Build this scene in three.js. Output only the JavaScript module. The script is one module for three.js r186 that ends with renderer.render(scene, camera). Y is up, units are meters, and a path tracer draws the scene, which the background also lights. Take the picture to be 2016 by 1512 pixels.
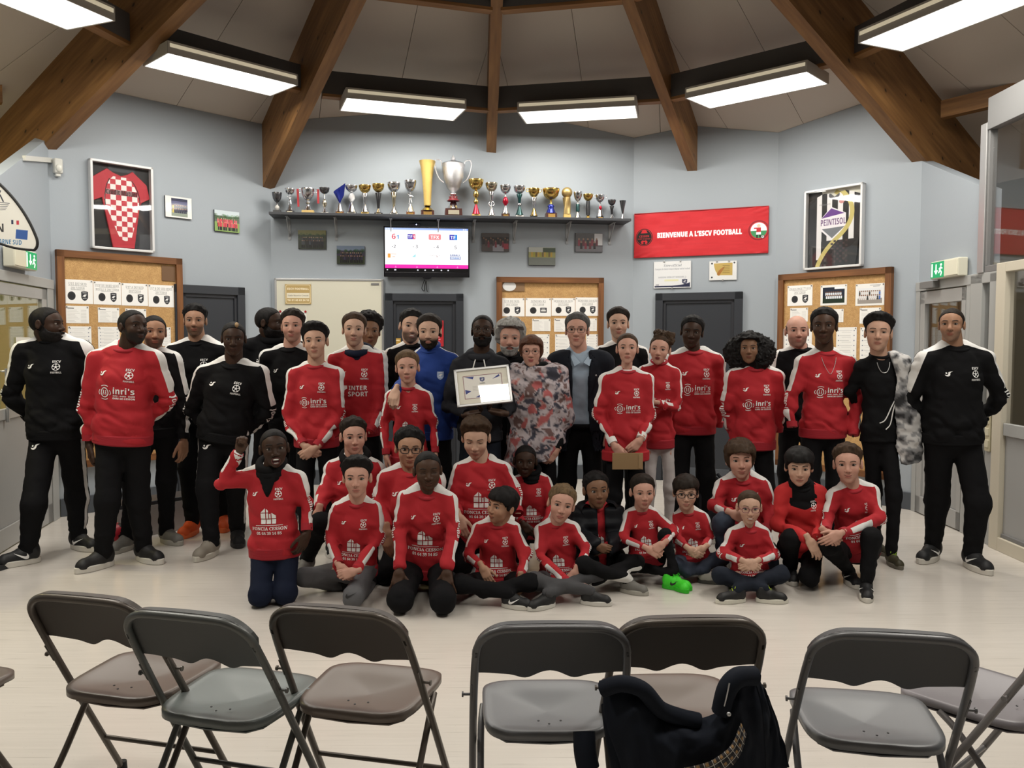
import * as THREE from 'three';
import { mergeGeometries, mergeVertices } from 'three/addons/utils/BufferGeometryUtils.js';
import { RoundedBoxGeometry } from 'three/addons/geometries/RoundedBoxGeometry.js';
import { RectAreaLightUniformsLib } from 'three/addons/lights/RectAreaLightUniformsLib.js';

// ---------- camera, exposure ----------
const W = 2016, H = 1512, FOC = 1631, PITCH = THREE.MathUtils.degToRad(3.02), EYE = 1.56;
const scene = new THREE.Scene();
scene.background = new THREE.Color(0x050608);
const camera = new THREE.PerspectiveCamera(2 * THREE.MathUtils.radToDeg(Math.atan(H / 2 / FOC)), W / H, 0.05, 60);
camera.position.set(0, EYE, 0);
camera.rotation.x = -PITCH;
const renderer = new THREE.WebGLRenderer({ antialias: true });
renderer.toneMapping = THREE.LinearToneMapping;
renderer.toneMappingExposure = 2.75;
renderer.shadowMap.enabled = true;
RectAreaLightUniformsLib.init();
const LAMP_POWER = 8.4, LAMP_GLOW = .7, LAMP_COLOR = new THREE.Color().setRGB(1.0, 0.955, 0.87);

// ---------- small helpers ----------
const V3 = (x = 0, y = 0, z = 0) => new THREE.Vector3(x, y, z);
let seed = 7;
function rnd() { seed = (seed * 1664525 + 1013904223) >>> 0; return seed / 4294967296; }
const rr = (a, b) => a + (b - a) * rnd();
const clamp = (x, a, b) => Math.min(b, Math.max(a, x));
const lerp = (a, b, t) => a + (b - a) * t;
const smooth = (a, b, x) => { const t = clamp((x - a) / (b - a), 0, 1); return t * t * (3 - 2 * t); };
function hash3(x, y, z) { let h = (x * 374761393 + y * 668265263 + z * 2147483647) | 0; h = Math.imul(h ^ (h >>> 13), 1274126177); return ((h ^ (h >>> 16)) >>> 0) / 4294967296; }
function noise3(x, y, z) {
  const i = Math.floor(x), j = Math.floor(y), k = Math.floor(z); let u = x - i, v = y - j, w = z - k;
  u = u * u * (3 - 2 * u); v = v * v * (3 - 2 * v); w = w * w * (3 - 2 * w);
  const L = (a, b, t) => a + (b - a) * t;
  return L(L(L(hash3(i, j, k), hash3(i + 1, j, k), u), L(hash3(i, j + 1, k), hash3(i + 1, j + 1, k), u), v),
    L(L(hash3(i, j, k + 1), hash3(i + 1, j, k + 1), u), L(hash3(i, j + 1, k + 1), hash3(i + 1, j + 1, k + 1), u), v), w) * 2 - 1;
}
// a pixel of the photograph as a direction in the room, and the point where that direction meets a plane or a depth
function ray(px, py) { return V3((px - W / 2) / FOC, -(py - H / 2) / FOC, -1).applyAxisAngle(V3(1, 0, 0), -PITCH); }
function atDepth(px, py, d) { const r = ray(px, py); return r.multiplyScalar(d / -r.z).add(V3(0, EYE, 0)); }
function atHeight(px, py, h) { const r = ray(px, py); return r.multiplyScalar((h - EYE) / r.y).add(V3(0, EYE, 0)); }
const groundDepth = (py) => -atHeight(W / 2, py, 0).z;

const used = {};
function numbered(name) { const n = used[name] = (used[name] ?? -1) + 1; return n ? name + '_' + String(n).padStart(3, '0') : name; }
function shade(o) { o.castShadow = true; o.receiveShadow = true; return o; }
function mesh(name, geo, mat, parent) {
  const m = shade(new THREE.Mesh(Array.isArray(geo) ? mergeGeometries(geo.map(plain)) : geo, mat));
  if (parent) { m.name = name; parent.add(m); } else { m.name = numbered(name); scene.add(m); }
  return m;
}
function plain(g) { // the same attributes everywhere, so that pieces can be joined
  const o = g.index ? g.toNonIndexed() : g;
  for (const k of Object.keys(o.attributes)) if (!['position', 'normal', 'uv'].includes(k)) o.deleteAttribute(k);
  if (!o.attributes.uv) o.setAttribute('uv', new THREE.BufferAttribute(new Float32Array(o.attributes.position.count * 2), 2));
  if (!o.attributes.normal) o.computeVertexNormals();
  return o;
}
function thing(name, label, category, pos, turn = 0, group) {
  const o = new THREE.Group(); o.name = numbered(name); scene.add(o);
  if (pos) o.position.copy(pos);
  o.rotation.y = turn; o.userData = { label, category }; if (group) o.userData.group = group;
  return o;
}
function tag(o, label, category, group) { o.userData = { ...o.userData, label, category }; if (group) o.userData.group = group; return o; }
function struct(o) { o.userData.kind = 'structure'; return o; }
function structGroup(name) { const o = new THREE.Group(); o.name = name; scene.add(o); return struct(o); }
function M(hex, rough = 0.6, metal = 0, extra = {}) {
  const m = new THREE.MeshPhysicalMaterial({ color: hex, roughness: rough, metalness: metal, side: THREE.DoubleSide, ...extra });
  return m;
}
const lin = (r, g, b) => new THREE.Color().setRGB(r, g, b);
const box = (w, h, d, x = 0, y = 0, z = 0, r = 0) => (r ? new RoundedBoxGeometry(w, h, d, 2, r) : new THREE.BoxGeometry(w, h, d)).translate(x, y, z);
function tube(points, r, seg = 24, rad = 8, closed = false) { return new THREE.TubeGeometry(new THREE.CatmullRomCurve3(points, closed, 'centripetal'), seg, r, rad, closed); }
function rod(a, b, r, rad = 10) {
  const d = b.clone().sub(a), g = new THREE.CylinderGeometry(r, r, d.length(), rad);
  g.applyQuaternion(new THREE.Quaternion().setFromUnitVectors(V3(0, 1, 0), d.clone().normalize()));
  return g.translate((a.x + b.x) / 2, (a.y + b.y) / 2, (a.z + b.z) / 2);
}
// a bar with four corners at each end; uv in metres along its length
function hexa(a, b) {
  const pos = [], uv = [], L = a[0].distanceTo(b[0]);
  const quad = (p, q, r, s, u) => { for (const [v, t] of [[p, u[0]], [q, u[1]], [r, u[2]], [p, u[0]], [r, u[2]], [s, u[3]]]) { pos.push(v.x, v.y, v.z); uv.push(...t); } };
  let acc = 0;
  for (let i = 0; i < 4; i++) { const j = (i + 1) % 4, w = a[i].distanceTo(a[j]); quad(a[i], b[i], b[j], a[j], [[0, acc], [L, acc], [L, acc + w], [0, acc + w]]); acc += w; }
  quad(a[0], a[1], a[2], a[3], [[0, 0], [.1, 0], [.1, .4], [0, .4]]); quad(b[3], b[2], b[1], b[0], [[0, 0], [.1, 0], [.1, .4], [0, .4]]);
  const g = new THREE.BufferGeometry();
  g.setAttribute('position', new THREE.Float32BufferAttribute(pos, 3)); g.setAttribute('uv', new THREE.Float32BufferAttribute(uv, 2)); g.computeVertexNormals();
  return g;
}
// a flat polygon given as points, with thickness along a direction
function slab(pts, thick, uvOf) {
  const pos = [], uv = [], n = pts.length, q = pts.map((p) => p.clone().add(thick));
  const tri = (a, b, c) => { for (const p of [a, b, c]) { pos.push(p.x, p.y, p.z); uv.push(...uvOf(p)); } };
  for (let i = 1; i < n - 1; i++) { tri(pts[0], pts[i], pts[i + 1]); tri(q[0], q[i + 1], q[i]); }
  for (let i = 0; i < n; i++) { const j = (i + 1) % n; tri(pts[i], q[i], q[j]); tri(pts[i], q[j], pts[j]); }
  const g = new THREE.BufferGeometry();
  g.setAttribute('position', new THREE.Float32BufferAttribute(pos, 3)); g.setAttribute('uv', new THREE.Float32BufferAttribute(uv, 2)); g.computeVertexNormals();
  return g;
}
// ---------- computed textures ----------
function canvas(w, h, draw) { const c = document.createElement('canvas'); c.width = w; c.height = h; draw(c.getContext('2d'), w, h); return c; }
function canvasTex(c, srgb = true, repeat = false) {
  const t = new THREE.CanvasTexture(c); if (srgb) t.colorSpace = THREE.SRGBColorSpace;
  if (repeat) t.wrapS = t.wrapT = THREE.RepeatWrapping; t.magFilter = THREE.LinearFilter; return t;
}
function dataTex(w, h, fn, srgb = true, rx = 1, ry = 1) {
  const d = new Uint8Array(w * h * 4);
  for (let y = 0; y < h; y++) for (let x = 0; x < w; x++) { const c = fn(x / w, y / h, x, y), i = (y * w + x) * 4; d[i] = clamp(c[0], 0, 255); d[i + 1] = clamp(c[1], 0, 255); d[i + 2] = clamp(c[2], 0, 255); d[i + 3] = 255; }
  const t = new THREE.DataTexture(d, w, h); t.wrapS = t.wrapT = THREE.RepeatWrapping; t.magFilter = THREE.LinearFilter; t.minFilter = THREE.LinearMipmapLinearFilter; t.generateMipmaps = true;
  if (srgb) t.colorSpace = THREE.SRGBColorSpace; t.repeat.set(rx, ry); t.needsUpdate = true; return t;
}
// noise that wraps on a period
function wrapNoise(u, v, fx, fy, s) {
  const x = u * fx, y = v * fy, i = Math.floor(x), j = Math.floor(y); let a = x - i, b = y - j; a = a * a * (3 - 2 * a); b = b * b * (3 - 2 * b);
  const h = (p, q) => hash3(((p % fx) + fx) % fx, ((q % fy) + fy) % fy, s);
  return lerp(lerp(h(i, j), h(i + 1, j), a), lerp(h(i, j + 1), h(i + 1, j + 1), a), b) * 2 - 1;
}
const woodTex = (c0, c1, knots) => dataTex(512, 256, (u, v) => {
  let g = wrapNoise(u, v, 3, 40, 1) * .5 + wrapNoise(u, v, 8, 90, 2) * .3 + wrapNoise(u, v, 2, 8, 3) * .55;
  let k = 0;
  for (const [a, b, r] of knots) { const dx = (u - a) * 2, dy = (v - b); const q = Math.hypot(dx * .55, dy * 1.4) / r; k = Math.max(k, smooth(1.3, .5, q)); g += Math.exp(-q * q * .3) * .35; }
  const t = clamp(.5 + g * .5, 0, 1); return [0, 1, 2].map((i) => lerp(c0[i], c1[i], t) * (1 - k * .6));
});
const knotList = [[.12, .3, .018], [.34, .7, .014], [.55, .2, .02], [.71, .55, .013], [.86, .85, .017], [.93, .4, .01], [.45, .45, .011]];
const T = {};
T.beam = woodTex([158, 116, 70], [108, 74, 42], knotList);
T.frame = woodTex([150, 98, 52], [96, 58, 28], []);
T.cork = dataTex(256, 256, (u, v) => { const n = wrapNoise(u, v, 64, 64, 5) * .5 + wrapNoise(u, v, 128, 128, 6) * .6 + wrapNoise(u, v, 12, 12, 7) * .3; const t = n * 24; return [190 + t, 150 + t, 98 + t * .8]; }, true, 3, 3);
T.floor = dataTex(1024, 1024, (u, v) => {
  const a = wrapNoise(u, v, 4, 160, 11) * .5 + wrapNoise(u, v, 10, 300, 12) * .45 + wrapNoise(u, v, 3, 6, 13) * .5;
  const st = smooth(.62, .95, wrapNoise(u, v, 9, 380, 14)) * .8; const sp = hash3(Math.floor(u * 1024), Math.floor(v * 1024), 3) > .9996 ? 40 : 0;
  const t = a * 4 - st * 18 - sp; return [208 + t, 202 + t, 194 + t];
}, true, .5, .5);
T.floorRough = dataTex(256, 256, (u, v) => { const a = 120 + wrapNoise(u, v, 3, 60, 21) * 24 + wrapNoise(u, v, 5, 5, 22) * 22; return [a, a, a]; }, false, .5, .5);
T.plaster = dataTex(256, 256, (u, v) => { const a = 128 + wrapNoise(u, v, 128, 128, 31) * 60 + wrapNoise(u, v, 40, 40, 32) * 50; return [a, a, a]; }, false, 1.2, 1.2);
T.weave = dataTex(128, 128, (u, v) => { const a = 128 + 60 * Math.sin(u * 6.283 * 32) * Math.sin(v * 6.283 * 32) + wrapNoise(u, v, 64, 64, 41) * 40; return [a, a, a]; }, false, 6, 6);
T.grain = dataTex(128, 128, (u, v) => { const a = 128 + wrapNoise(u, v, 64, 64, 51) * 90; return [a, a, a]; }, false, 8, 8);
const mat = {
  wall: M(lin(.345, .385, .425), .55, 0, { bumpMap: T.plaster, bumpScale: .0003 }),
  ceil: M(lin(.56, .50, .44), .8, 0, { bumpMap: T.plaster, bumpScale: .0003 }),
  floor: M(0xffffff, .42, 0, { map: T.floor, roughnessMap: T.floorRough, specularIntensity: .7 }),
  beam: M(0xffffff, .55, 0, { map: T.beam }),
  darkTimber: M(lin(.085, .082, .08), .6),
  board: M(0xffffff, .5, 0, { map: T.frame }),
  cork: M(0xffffff, .9, 0, { map: T.cork }),
  charcoal: M(lin(.028, .032, .040), .45), charcoal2: M(lin(.020, .022, .028), .5),
  alu: M(lin(.55, .55, .55), .35, .75), aluPaint: M(lin(.38, .385, .375), .45), aluDark: M(lin(.2, .2, .2), .45, .2),
  cream: M(lin(.62, .57, .46), .5), panelGrey: M(lin(.36, .36, .355), .5),
  white: M(lin(.75, .75, .74), .4), whitePlastic: M(lin(.62, .62, .58), .4), black: M(lin(.012, .012, .013), .4), gloss: M(lin(.01, .01, .012), .15),
  glass: M(0xffffff, .02, 0, { transmission: 1, thickness: 0, ior: 1.5, specularIntensity: 1 }),
  shelf: M(lin(.035, .038, .045), .5), bracket: M(lin(.32, .33, .34), .45, .3),
  lampBody: M(lin(.42, .40, .36), .5), lampReflector: M(lin(.85, .82, .7), .4, 0, { emissive: 0xfff0cc, emissiveIntensity: .12 }),
  rubber: M(lin(.01, .01, .01), .8),
};
// ---------- the room: a many-sided hall under a pyramid roof ----------
const CORNERS = [V3(-4.005, 0, -7.25), V3(-2.556, 0, -8.85), V3(1.359, 0, -9.35), V3(2.774, 0, -8.75), V3(3.69, 0, -7.55)];
const APEX = V3(-.02, 6.15, -5.22), SLOPE = .54, STEP = Math.PI / 6, AZ0 = THREE.MathUtils.degToRad(-3);
const outward = (az) => V3(Math.sin(az), 0, -Math.cos(az));
const facetAz = [...Array(12)].map((_, i) => AZ0 + (i + .5) * STEP);
function ceilingHeight(x, z) { let h = 9; for (const a of facetAz) { const n = outward(a); h = Math.min(h, APEX.y - SLOPE * ((x - APEX.x) * n.x + (z - APEX.z) * n.z)); } return Math.max(h, 3.2); }
// walls as planes: w(i) gives origin, direction along, and normal into the room
function plane(a, b) { const u = b.clone().sub(a); const L = u.length(); u.normalize(); const n = V3(-u.z, 0, u.x); return { a, b, u, n, L, turn: Math.atan2(n.x, n.z) }; }
const SIDE_A = plane(V3(-3.60, 0, -5.2), CORNERS[0]), SIDE_D = plane(CORNERS[4], V3(3.63, 0, -5.0));
const WL = plane(CORNERS[0], CORNERS[1]), WC = plane(CORNERS[1], CORNERS[2]), WB = plane(CORNERS[2], CORNERS[3]), WR = plane(CORNERS[3], CORNERS[4]);
for (const w of [WL, WC, WB, WR, SIDE_A, SIDE_D]) if (w.n.dot(V3(0, 0, -4).sub(w.a)) < 0) { w.n.negate(); w.turn = Math.atan2(w.n.x, w.n.z); }
function onWall(w, px, py) { const r = ray(px, py), e = V3(0, EYE, 0); const t = w.a.clone().sub(e).dot(w.n) / r.dot(w.n); return r.multiplyScalar(t).add(e); }
// the rectangle on a wall seen between two pixels: its middle, width and height
function rectOn(w, x0, y0, x1, y1, yTopRight = y0, yBotLeft = y1) {
  const a = onWall(w, x0, y0), b = onWall(w, x1, yTopRight), c = onWall(w, x0, yBotLeft), d = onWall(w, x1, y1);
  const top = (a.y + b.y) / 2, bot = (c.y + d.y) / 2, m = a.clone().add(b).multiplyScalar(.5); m.y = (top + bot) / 2;
  const p = w.u.dot(a.clone().sub(w.a)), q = w.u.dot(b.clone().sub(w.a));
  return { pos: m, w: Math.abs(q - p), h: top - bot };
}
function hang(name, label, category, w, r, off = 0, group) { return thing(name, label, category, r.pos.clone().addScaledVector(w.n, off), w.turn, group); }
function buildWall(name, a, b, topOf, thick = .14, base = -.02) {
  const p = plane(a, b), out = [], N = 14;
  const n = p.n.clone(); if (n.dot(V3(0, 0, -4).sub(a)) > 0) n.negate();
  const pts = [V3(a.x, base, a.z), V3(b.x, base, b.z)];
  for (let i = N; i >= 0; i--) { const q = a.clone().lerp(b, i / N); q.y = topOf(q.x, q.z, i / N); pts.push(q); }
  const ax = p.u; // fan from the middle of the base keeps the raked top clean
  return struct(mesh(name, slabWall(pts, n.multiplyScalar(thick), (v) => [v.clone().sub(a).dot(ax), v.y]), mat.wall));
}
function slabWall(pts, thick, uvOf) { // base edge 0-1, then the top from b back to a
  const parts = [], N = pts.length - 2;
  for (let i = 0; i < N - 1; i++) {
    const t0 = i / (N - 1), t1 = (i + 1) / (N - 1), b0 = pts[1].clone().lerp(pts[0], t0), b1 = pts[1].clone().lerp(pts[0], t1);
    parts.push(slab([b1, b0, pts[2 + i], pts[3 + i]], thick, uvOf));
  }
  return mergeGeometries(parts);
}
const toCeil = (x, z) => ceilingHeight(x, z) - .004;
buildWall('wall_left', CORNERS[0], CORNERS[1], toCeil);
buildWall('wall_back', CORNERS[1], CORNERS[2], toCeil);
buildWall('wall_back_right', CORNERS[2], CORNERS[3], toCeil);
buildWall('wall_right', CORNERS[3], CORNERS[4], toCeil);

// floor
{
  const g = new THREE.PlaneGeometry(18, 16, 1, 1).rotateX(-Math.PI / 2).translate(0, 0, -4.4);
  const uv = g.attributes.uv, p = g.attributes.position; for (let i = 0; i < uv.count; i++) uv.setXY(i, p.getX(i), p.getZ(i));
  const under = box(18, .1, 16, 0, -.055, -4.4);
  struct(mesh('floor', [g, under], mat.floor));
}
// ceiling: each facet of the roof in panels with open joints
{
  const c = structGroup('ceiling');
  const clipHalf = (poly, f) => { const out = []; for (let i = 0; i < poly.length; i++) { const a = poly[i], b = poly[(i + 1) % poly.length], fa = f(a), fb = f(b); if (fa >= 0) out.push(a); if ((fa >= 0) !== (fb >= 0)) out.push([lerp(a[0], b[0], fa / (fa - fb)), lerp(a[1], b[1], fa / (fa - fb))]); } return out; };
  const R = 5.6, half = R * Math.tan(STEP / 2);
  const backing = [];
  facetAz.forEach((az) => {
    const n = outward(az), e = V3(Math.cos(az), 0, Math.sin(az));
    const P = (s, r) => V3(APEX.x + n.x * r + e.x * s, APEX.y - SLOPE * r, APEX.z + n.z * r + e.z * s);
    const up = V3(n.x * SLOPE, 1, n.z * SLOPE).normalize();
    for (let k = -2; k < 2; k++) for (let row = 0; row < 1; row++) {
      const s0 = k * .78 + .0025, s1 = (k + 1) * .78 - .0025, r0 = 0, r1 = R;
      let poly = [[s0, r0], [s1, r0], [s1, r1], [s0, r1]];
      poly = clipHalf(poly, ([s, r]) => r * Math.tan(STEP / 2) - s); if (poly.length > 2) poly = clipHalf(poly, ([s, r]) => r * Math.tan(STEP / 2) + s);
      if (poly.length < 3) continue;
      mesh('ceiling_panel', slab(poly.map(([s, r]) => P(s, r)), up.clone().multiplyScalar(.03), (v) => [v.x, v.z]), mat.ceil, c);
    }
    backing.push(slab([P(0, 0), P(-half, R), P(half, R)].map((v) => v.addScaledVector(up, .035)), up.clone().multiplyScalar(.05), (v) => [v.x, v.z]));
  });
  mesh('ceiling_deck', backing, mat.darkTimber, c);
}
// low roof and walls of the rest of the hall, behind and beside the camera
struct(mesh('wall_rear', box(13, 4.2, .15, 0, 2.05, 2.6), M(lin(.06, .065, .07), .5)));
struct(mesh('wall_left_rear', box(.14, 3.4, 7.9, -5.1, 1.68, -1.4), mat.wall));
struct(mesh('wall_right_rear', box(.14, 3.4, 7.9, 5.1, 1.68, -1.4), mat.wall));
struct(mesh('ceiling_rear', box(11, .1, 3.2, 0, 3.42, 1.2), mat.ceil));

// roof beams meeting at a hub
{
  const hubLow = 5.5;
  const feet = [[-63, 5.75, 2.55, .13], [-35.2, 4.44, 3.15, .125], [-3, 3.97, 3.585, .105], [27, 4.36, 3.39, .105], [57.5, 5.4, 2.63, .13], [87, 4.6, 3.1, .12], [-93, 4.6, 3.1, .12], [117, 4.6, 3.1, .12], [-123, 4.6, 3.1, .12]];
  const labels = ['large timber roof beam crossing the top left corner of the room', 'timber roof beam ending on the wall just left of the trophy shelf', 'narrow timber roof beam above the middle of the trophy shelf', 'timber roof beam ending above the red welcome banner', 'large timber roof beam crossing the top right corner above the exit door', '', '', '', ''];
  const hubC = V3(APEX.x, 0, APEX.z), hubS = .12;
  feet.forEach(([deg, r, low, w], i) => {
    const az = THREE.MathUtils.degToRad(deg), n = outward(az), e = V3(Math.cos(az), 0, Math.sin(az)).multiplyScalar(w / 2);
    const topAt = (q) => APEX.y - SLOPE * Math.cos(STEP / 2) * q + .012;
    const end = (q, lo) => { const c = hubC.clone().addScaledVector(n, q); const hi = topAt(q); return [c.clone().sub(e).setY(lo), c.clone().add(e).setY(lo), c.clone().add(e).setY(hi), c.clone().sub(e).setY(hi)]; };
    const g = hexa(end(hubS, hubLow - (hubLow - low) * hubS / r), end(r, low));
    const m = struct(mesh('roof_beam', g, mat.beam)); if (labels[i]) m.userData.label = labels[i];
  });
  struct(mesh('roof_hub', new THREE.CylinderGeometry(.2, .2, .8, 12).translate(APEX.x, 5.72, APEX.z), mat.darkTimber));
  // purlins between the beams, in two rings
  for (const [r, lo, hi, list] of [[3.28, 3.915, 4.13, [-78, -48, -18, 12, 42, 72]], [2.15, 4.46, 4.66, [-48, -18, 12, 42]]]) for (const deg of list) {
    const az = THREE.MathUtils.degToRad(deg), n = outward(az), e = V3(Math.cos(az), 0, Math.sin(az)), hw = r * Math.tan(STEP / 2) - .05;
    const c = hubC.clone().addScaledVector(n, r);
    const end = (s) => [[-.05, lo], [.05, lo], [.05, hi], [-.05, hi]].map(([k, y]) => c.clone().addScaledVector(e, s).addScaledVector(n, k).setY(y));
    const g = new THREE.Group(); g.name = numbered('roof_purlin'); scene.add(g); struct(g);
    mesh('timber', hexa(end(-hw), end(hw)), mat.darkTimber, g);
    mesh('bottom_board', hexa(end(-hw).map((p, i) => p.clone().setY(lo - (i < 2 ? .028 : .001))), end(hw).map((p, i) => p.clone().setY(lo - (i < 2 ? .028 : .001)))), mat.beam, g);
  }
}
// ---------- the fluorescent fittings ----------
{
  const spots = [[-78, 'leftmost of the row, cut off by the top edge'], [-48, 'second ceiling light from the left, between two large timber beams'], [-18, 'ceiling light above the big gold and silver trophies'], [12, 'ceiling light above the right half of the trophy shelf'], [42, 'second ceiling light from the right, above the striped shirt frame'], [72, 'rightmost of the row, cut off by the top edge'], [102, ''], [132, ''], [-108, ''], [-138, ''], [172, '']];
  const fix = { '-18': [-1.065, -8.2, 19], '12': [.665, -8.385, -11.5], '-48': [-2.453, -7.168, 46], '42': [2.19, -7.6, -42], '-78': [-3.22, -5.5, 68], '72': [3.06, -5.95, -66] };
  spots.forEach(([deg, place]) => {
    const az = THREE.MathUtils.degToRad(deg), n = outward(az);
    const f = fix[deg], pos = f ? V3(f[0], 3.8, f[1]) : V3(APEX.x + n.x * 3.15, 3.8, APEX.z + n.z * 3.15), turn = f ? THREE.MathUtils.degToRad(f[2]) : -az;
    const t = thing('ceiling_light', place ? 'lit fluorescent fitting, ' + place : 'lit fluorescent fitting under the roof, behind the photographer', 'light', pos, turn, 'ceiling lights in a ring');
    const L = 1.15, Wd = .46, hh = .095;
    mesh('housing', [box(L, .008, Wd, 0, hh, 0), box(L, hh, .01, 0, hh / 2, Wd / 2), box(L, hh, .01, 0, hh / 2, -Wd / 2), box(.01, hh, Wd, L / 2, hh / 2, 0), box(.01, hh, Wd, -L / 2, hh / 2, 0)], mat.lampBody, t);
    for (const s of [-1, 1]) mesh('side_slot', box(L - .03, .028, .006, 0, hh - .03, s * (Wd / 2 + .006)), mat.lampReflector, t);
    for (const s of [-.35, .35]) mesh('bracket', box(.05, .03, .05, s, hh + .012, 0), mat.aluDark, t);
    const d = mesh('diffuser', box(L - .02, .006, Wd - .02, 0, .004, 0), M(lin(.8, .8, .78), .5, 0, { emissive: LAMP_COLOR.clone().lerp(new THREE.Color(1, 1, 1), .55), emissiveIntensity: LAMP_GLOW }), t);
    d.castShadow = false;
    const l = new THREE.RectAreaLight(LAMP_COLOR, LAMP_POWER, L - .04, Wd - .04); l.name = 'lamp_light'; l.position.set(0, -.004, 0); l.rotation.x = -Math.PI / 2; t.add(l);
  });
}
// ---------- sides: glazed doors left and right ----------
// sloping piers beside the outer beams
buildWall('wall_left_pier', V3(-3.735, 0, -5.9), CORNERS[0], (x, z, t) => lerp(2.62, 3.3, t), .1, 2.08);
buildWall('wall_right_pier', CORNERS[4], V3(3.66, 0, -6.43), (x, z, t) => lerp(3.17, 2.72, t), .1, 2.08);
// ---------- flat print: one sheet of 2048 x 2048 for papers, photos and signs ----------
const SHEET = document.createElement('canvas'); SHEET.width = SHEET.height = 2048;
const sx = SHEET.getContext('2d'); sx.fillStyle = '#ffffff'; sx.fillRect(0, 0, 2048, 2048);
let cx0 = 2, cy0 = 2, rowH = 0;
function cell(w, h, draw) {
  if (cx0 + w + 4 > 2048) { cx0 = 2; cy0 += rowH + 4; rowH = 0; }
  const x = cx0, y = cy0; cx0 += w + 4; rowH = Math.max(rowH, h);
  if (y + h > 2048) throw new Error('print sheet full');
  sx.save(); sx.beginPath(); sx.rect(x, y, w, h); sx.clip(); sx.translate(x, y); draw(sx, w, h); sx.restore();
  return { u0: (x + .5) / 2048, u1: (x + w - .5) / 2048, v0: 1 - (y + h - .5) / 2048, v1: 1 - (y + .5) / 2048, w, h };
}
const sheetTex = canvasTex(SHEET);
const printMat = M(0xffffff, .55, 0, { map: sheetTex }), printGloss = M(0xffffff, .25, 0, { map: sheetTex, clearcoat: .6, clearcoatRoughness: .05 });
function uvCell(g, c, w, h, ox = 0, oy = 0) { // uv from x, y of a flat piece w by h about (ox, oy)
  const p = g.attributes.position, uv = new Float32Array(p.count * 2);
  for (let i = 0; i < p.count; i++) { uv[2 * i] = lerp(c.u0, c.u1, clamp((p.getX(i) - ox) / w + .5, 0, 1)); uv[2 * i + 1] = lerp(c.v0, c.v1, clamp((p.getY(i) - oy) / h + .5, 0, 1)); }
  g.setAttribute('uv', new THREE.BufferAttribute(uv, 2)); return g;
}
const sheetGeo = (c, w, h, d = .0012) => uvCell(new THREE.BoxGeometry(w, h, d), c, w, h);
const txt = (g, s, x, y, size, color, font = 'sans-serif', weight = '', align = 'center', max) => { g.font = `${weight} ${size}px ${font}`; g.fillStyle = color; g.textAlign = align; g.textBaseline = 'middle'; g.fillText(s, x, y, max); };
function drawBall(g, x, y, r, line, fill) { // a football: ring, centre patch, seams
  g.lineWidth = r * .16; g.strokeStyle = line; g.fillStyle = fill ?? 'rgba(0,0,0,0)';
  g.beginPath(); g.arc(x, y, r, 0, 7); if (fill) g.fill(); g.stroke();
  const pent = (cx, cy, q, a) => { g.beginPath(); for (let i = 0; i < 5; i++) g.lineTo(cx + q * Math.sin(a + i * 1.2566), cy - q * Math.cos(a + i * 1.2566)); g.closePath(); };
  g.fillStyle = line; pent(x, y, r * .36, 0); g.fill();
  for (let i = 0; i < 5; i++) { const a = i * 1.2566, s = Math.sin(a), c = -Math.cos(a); g.beginPath(); g.moveTo(x + s * r * .36, y + c * r * .36); g.lineTo(x + s * r * .7, y + c * r * .7); g.stroke(); g.save(); g.beginPath(); g.arc(x, y, r, 0, 7); g.clip(); pent(x + s * r * .98, y + c * r * .98, r * .33, a + .63); g.fill(); g.restore(); }
}
function shield(g, x, y, w, h, col) {
  g.fillStyle = col; g.beginPath(); g.moveTo(x - w / 2, y - h / 2 + 2); g.quadraticCurveTo(x, y - h / 2 - 3, x + w / 2, y - h / 2 + 2); g.lineTo(x + w / 2, y + h * .12); g.quadraticCurveTo(x + w * .42, y + h * .38, x, y + h / 2); g.quadraticCurveTo(x - w * .42, y + h * .38, x - w / 2, y + h * .12); g.closePath(); g.fill();
  g.fillStyle = '#eee'; g.beginPath(); g.moveTo(x - w * .32, y + h * .1); g.quadraticCurveTo(x - w * .1, y - h * .3, x + w * .34, y - h * .16); g.quadraticCurveTo(x + w * .1, y - h * .02, x + w * .05, y + h * .14); g.lineTo(x - w * .1, y + h * .02); g.closePath(); g.fill();
  g.fillRect(x - w * .3, y - h * .38, w * .6, h * .06); g.fillRect(x - w * .28, y + h * .2, w * .56, h * .05);
}
const header = (l1, l2, kind = 0) => cell(190, 136, (g, w, h) => {
  g.fillStyle = '#f6f5f2'; g.fillRect(0, 0, w, h);
  txt(g, l1, w / 2, 24, 19, '#777', 'serif', '', 'center', w - 24); g.fillStyle = '#888'; g.fillRect(w * .2, 34, w * .6, 1.5);
  txt(g, l2, w / 2, 47, 18, '#777', 'serif', '', 'center', w - 30); g.fillRect(w * .28, 57, w * .44, 1.5);
  g.fillStyle = '#232326'; g.beginPath(); g.arc(w * .3, 92, 24, 0, 7); g.fill(); g.strokeStyle = '#444'; g.lineWidth = 1.5; g.beginPath(); g.arc(w * .3, 92, 19, 0, 7); g.stroke();
  if (kind) { g.fillStyle = '#2a2a33'; g.fillRect(w * .7 - 24, 72, 48, 36); g.fillStyle = '#f6f5f2'; g.fillRect(w * .7 - 15, 79, 30, 5); g.fillRect(w * .7 - 18, 90, 36, 9); } else shield(g, w * .72, 92, 42, 54, '#2b2c31');
});
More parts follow.
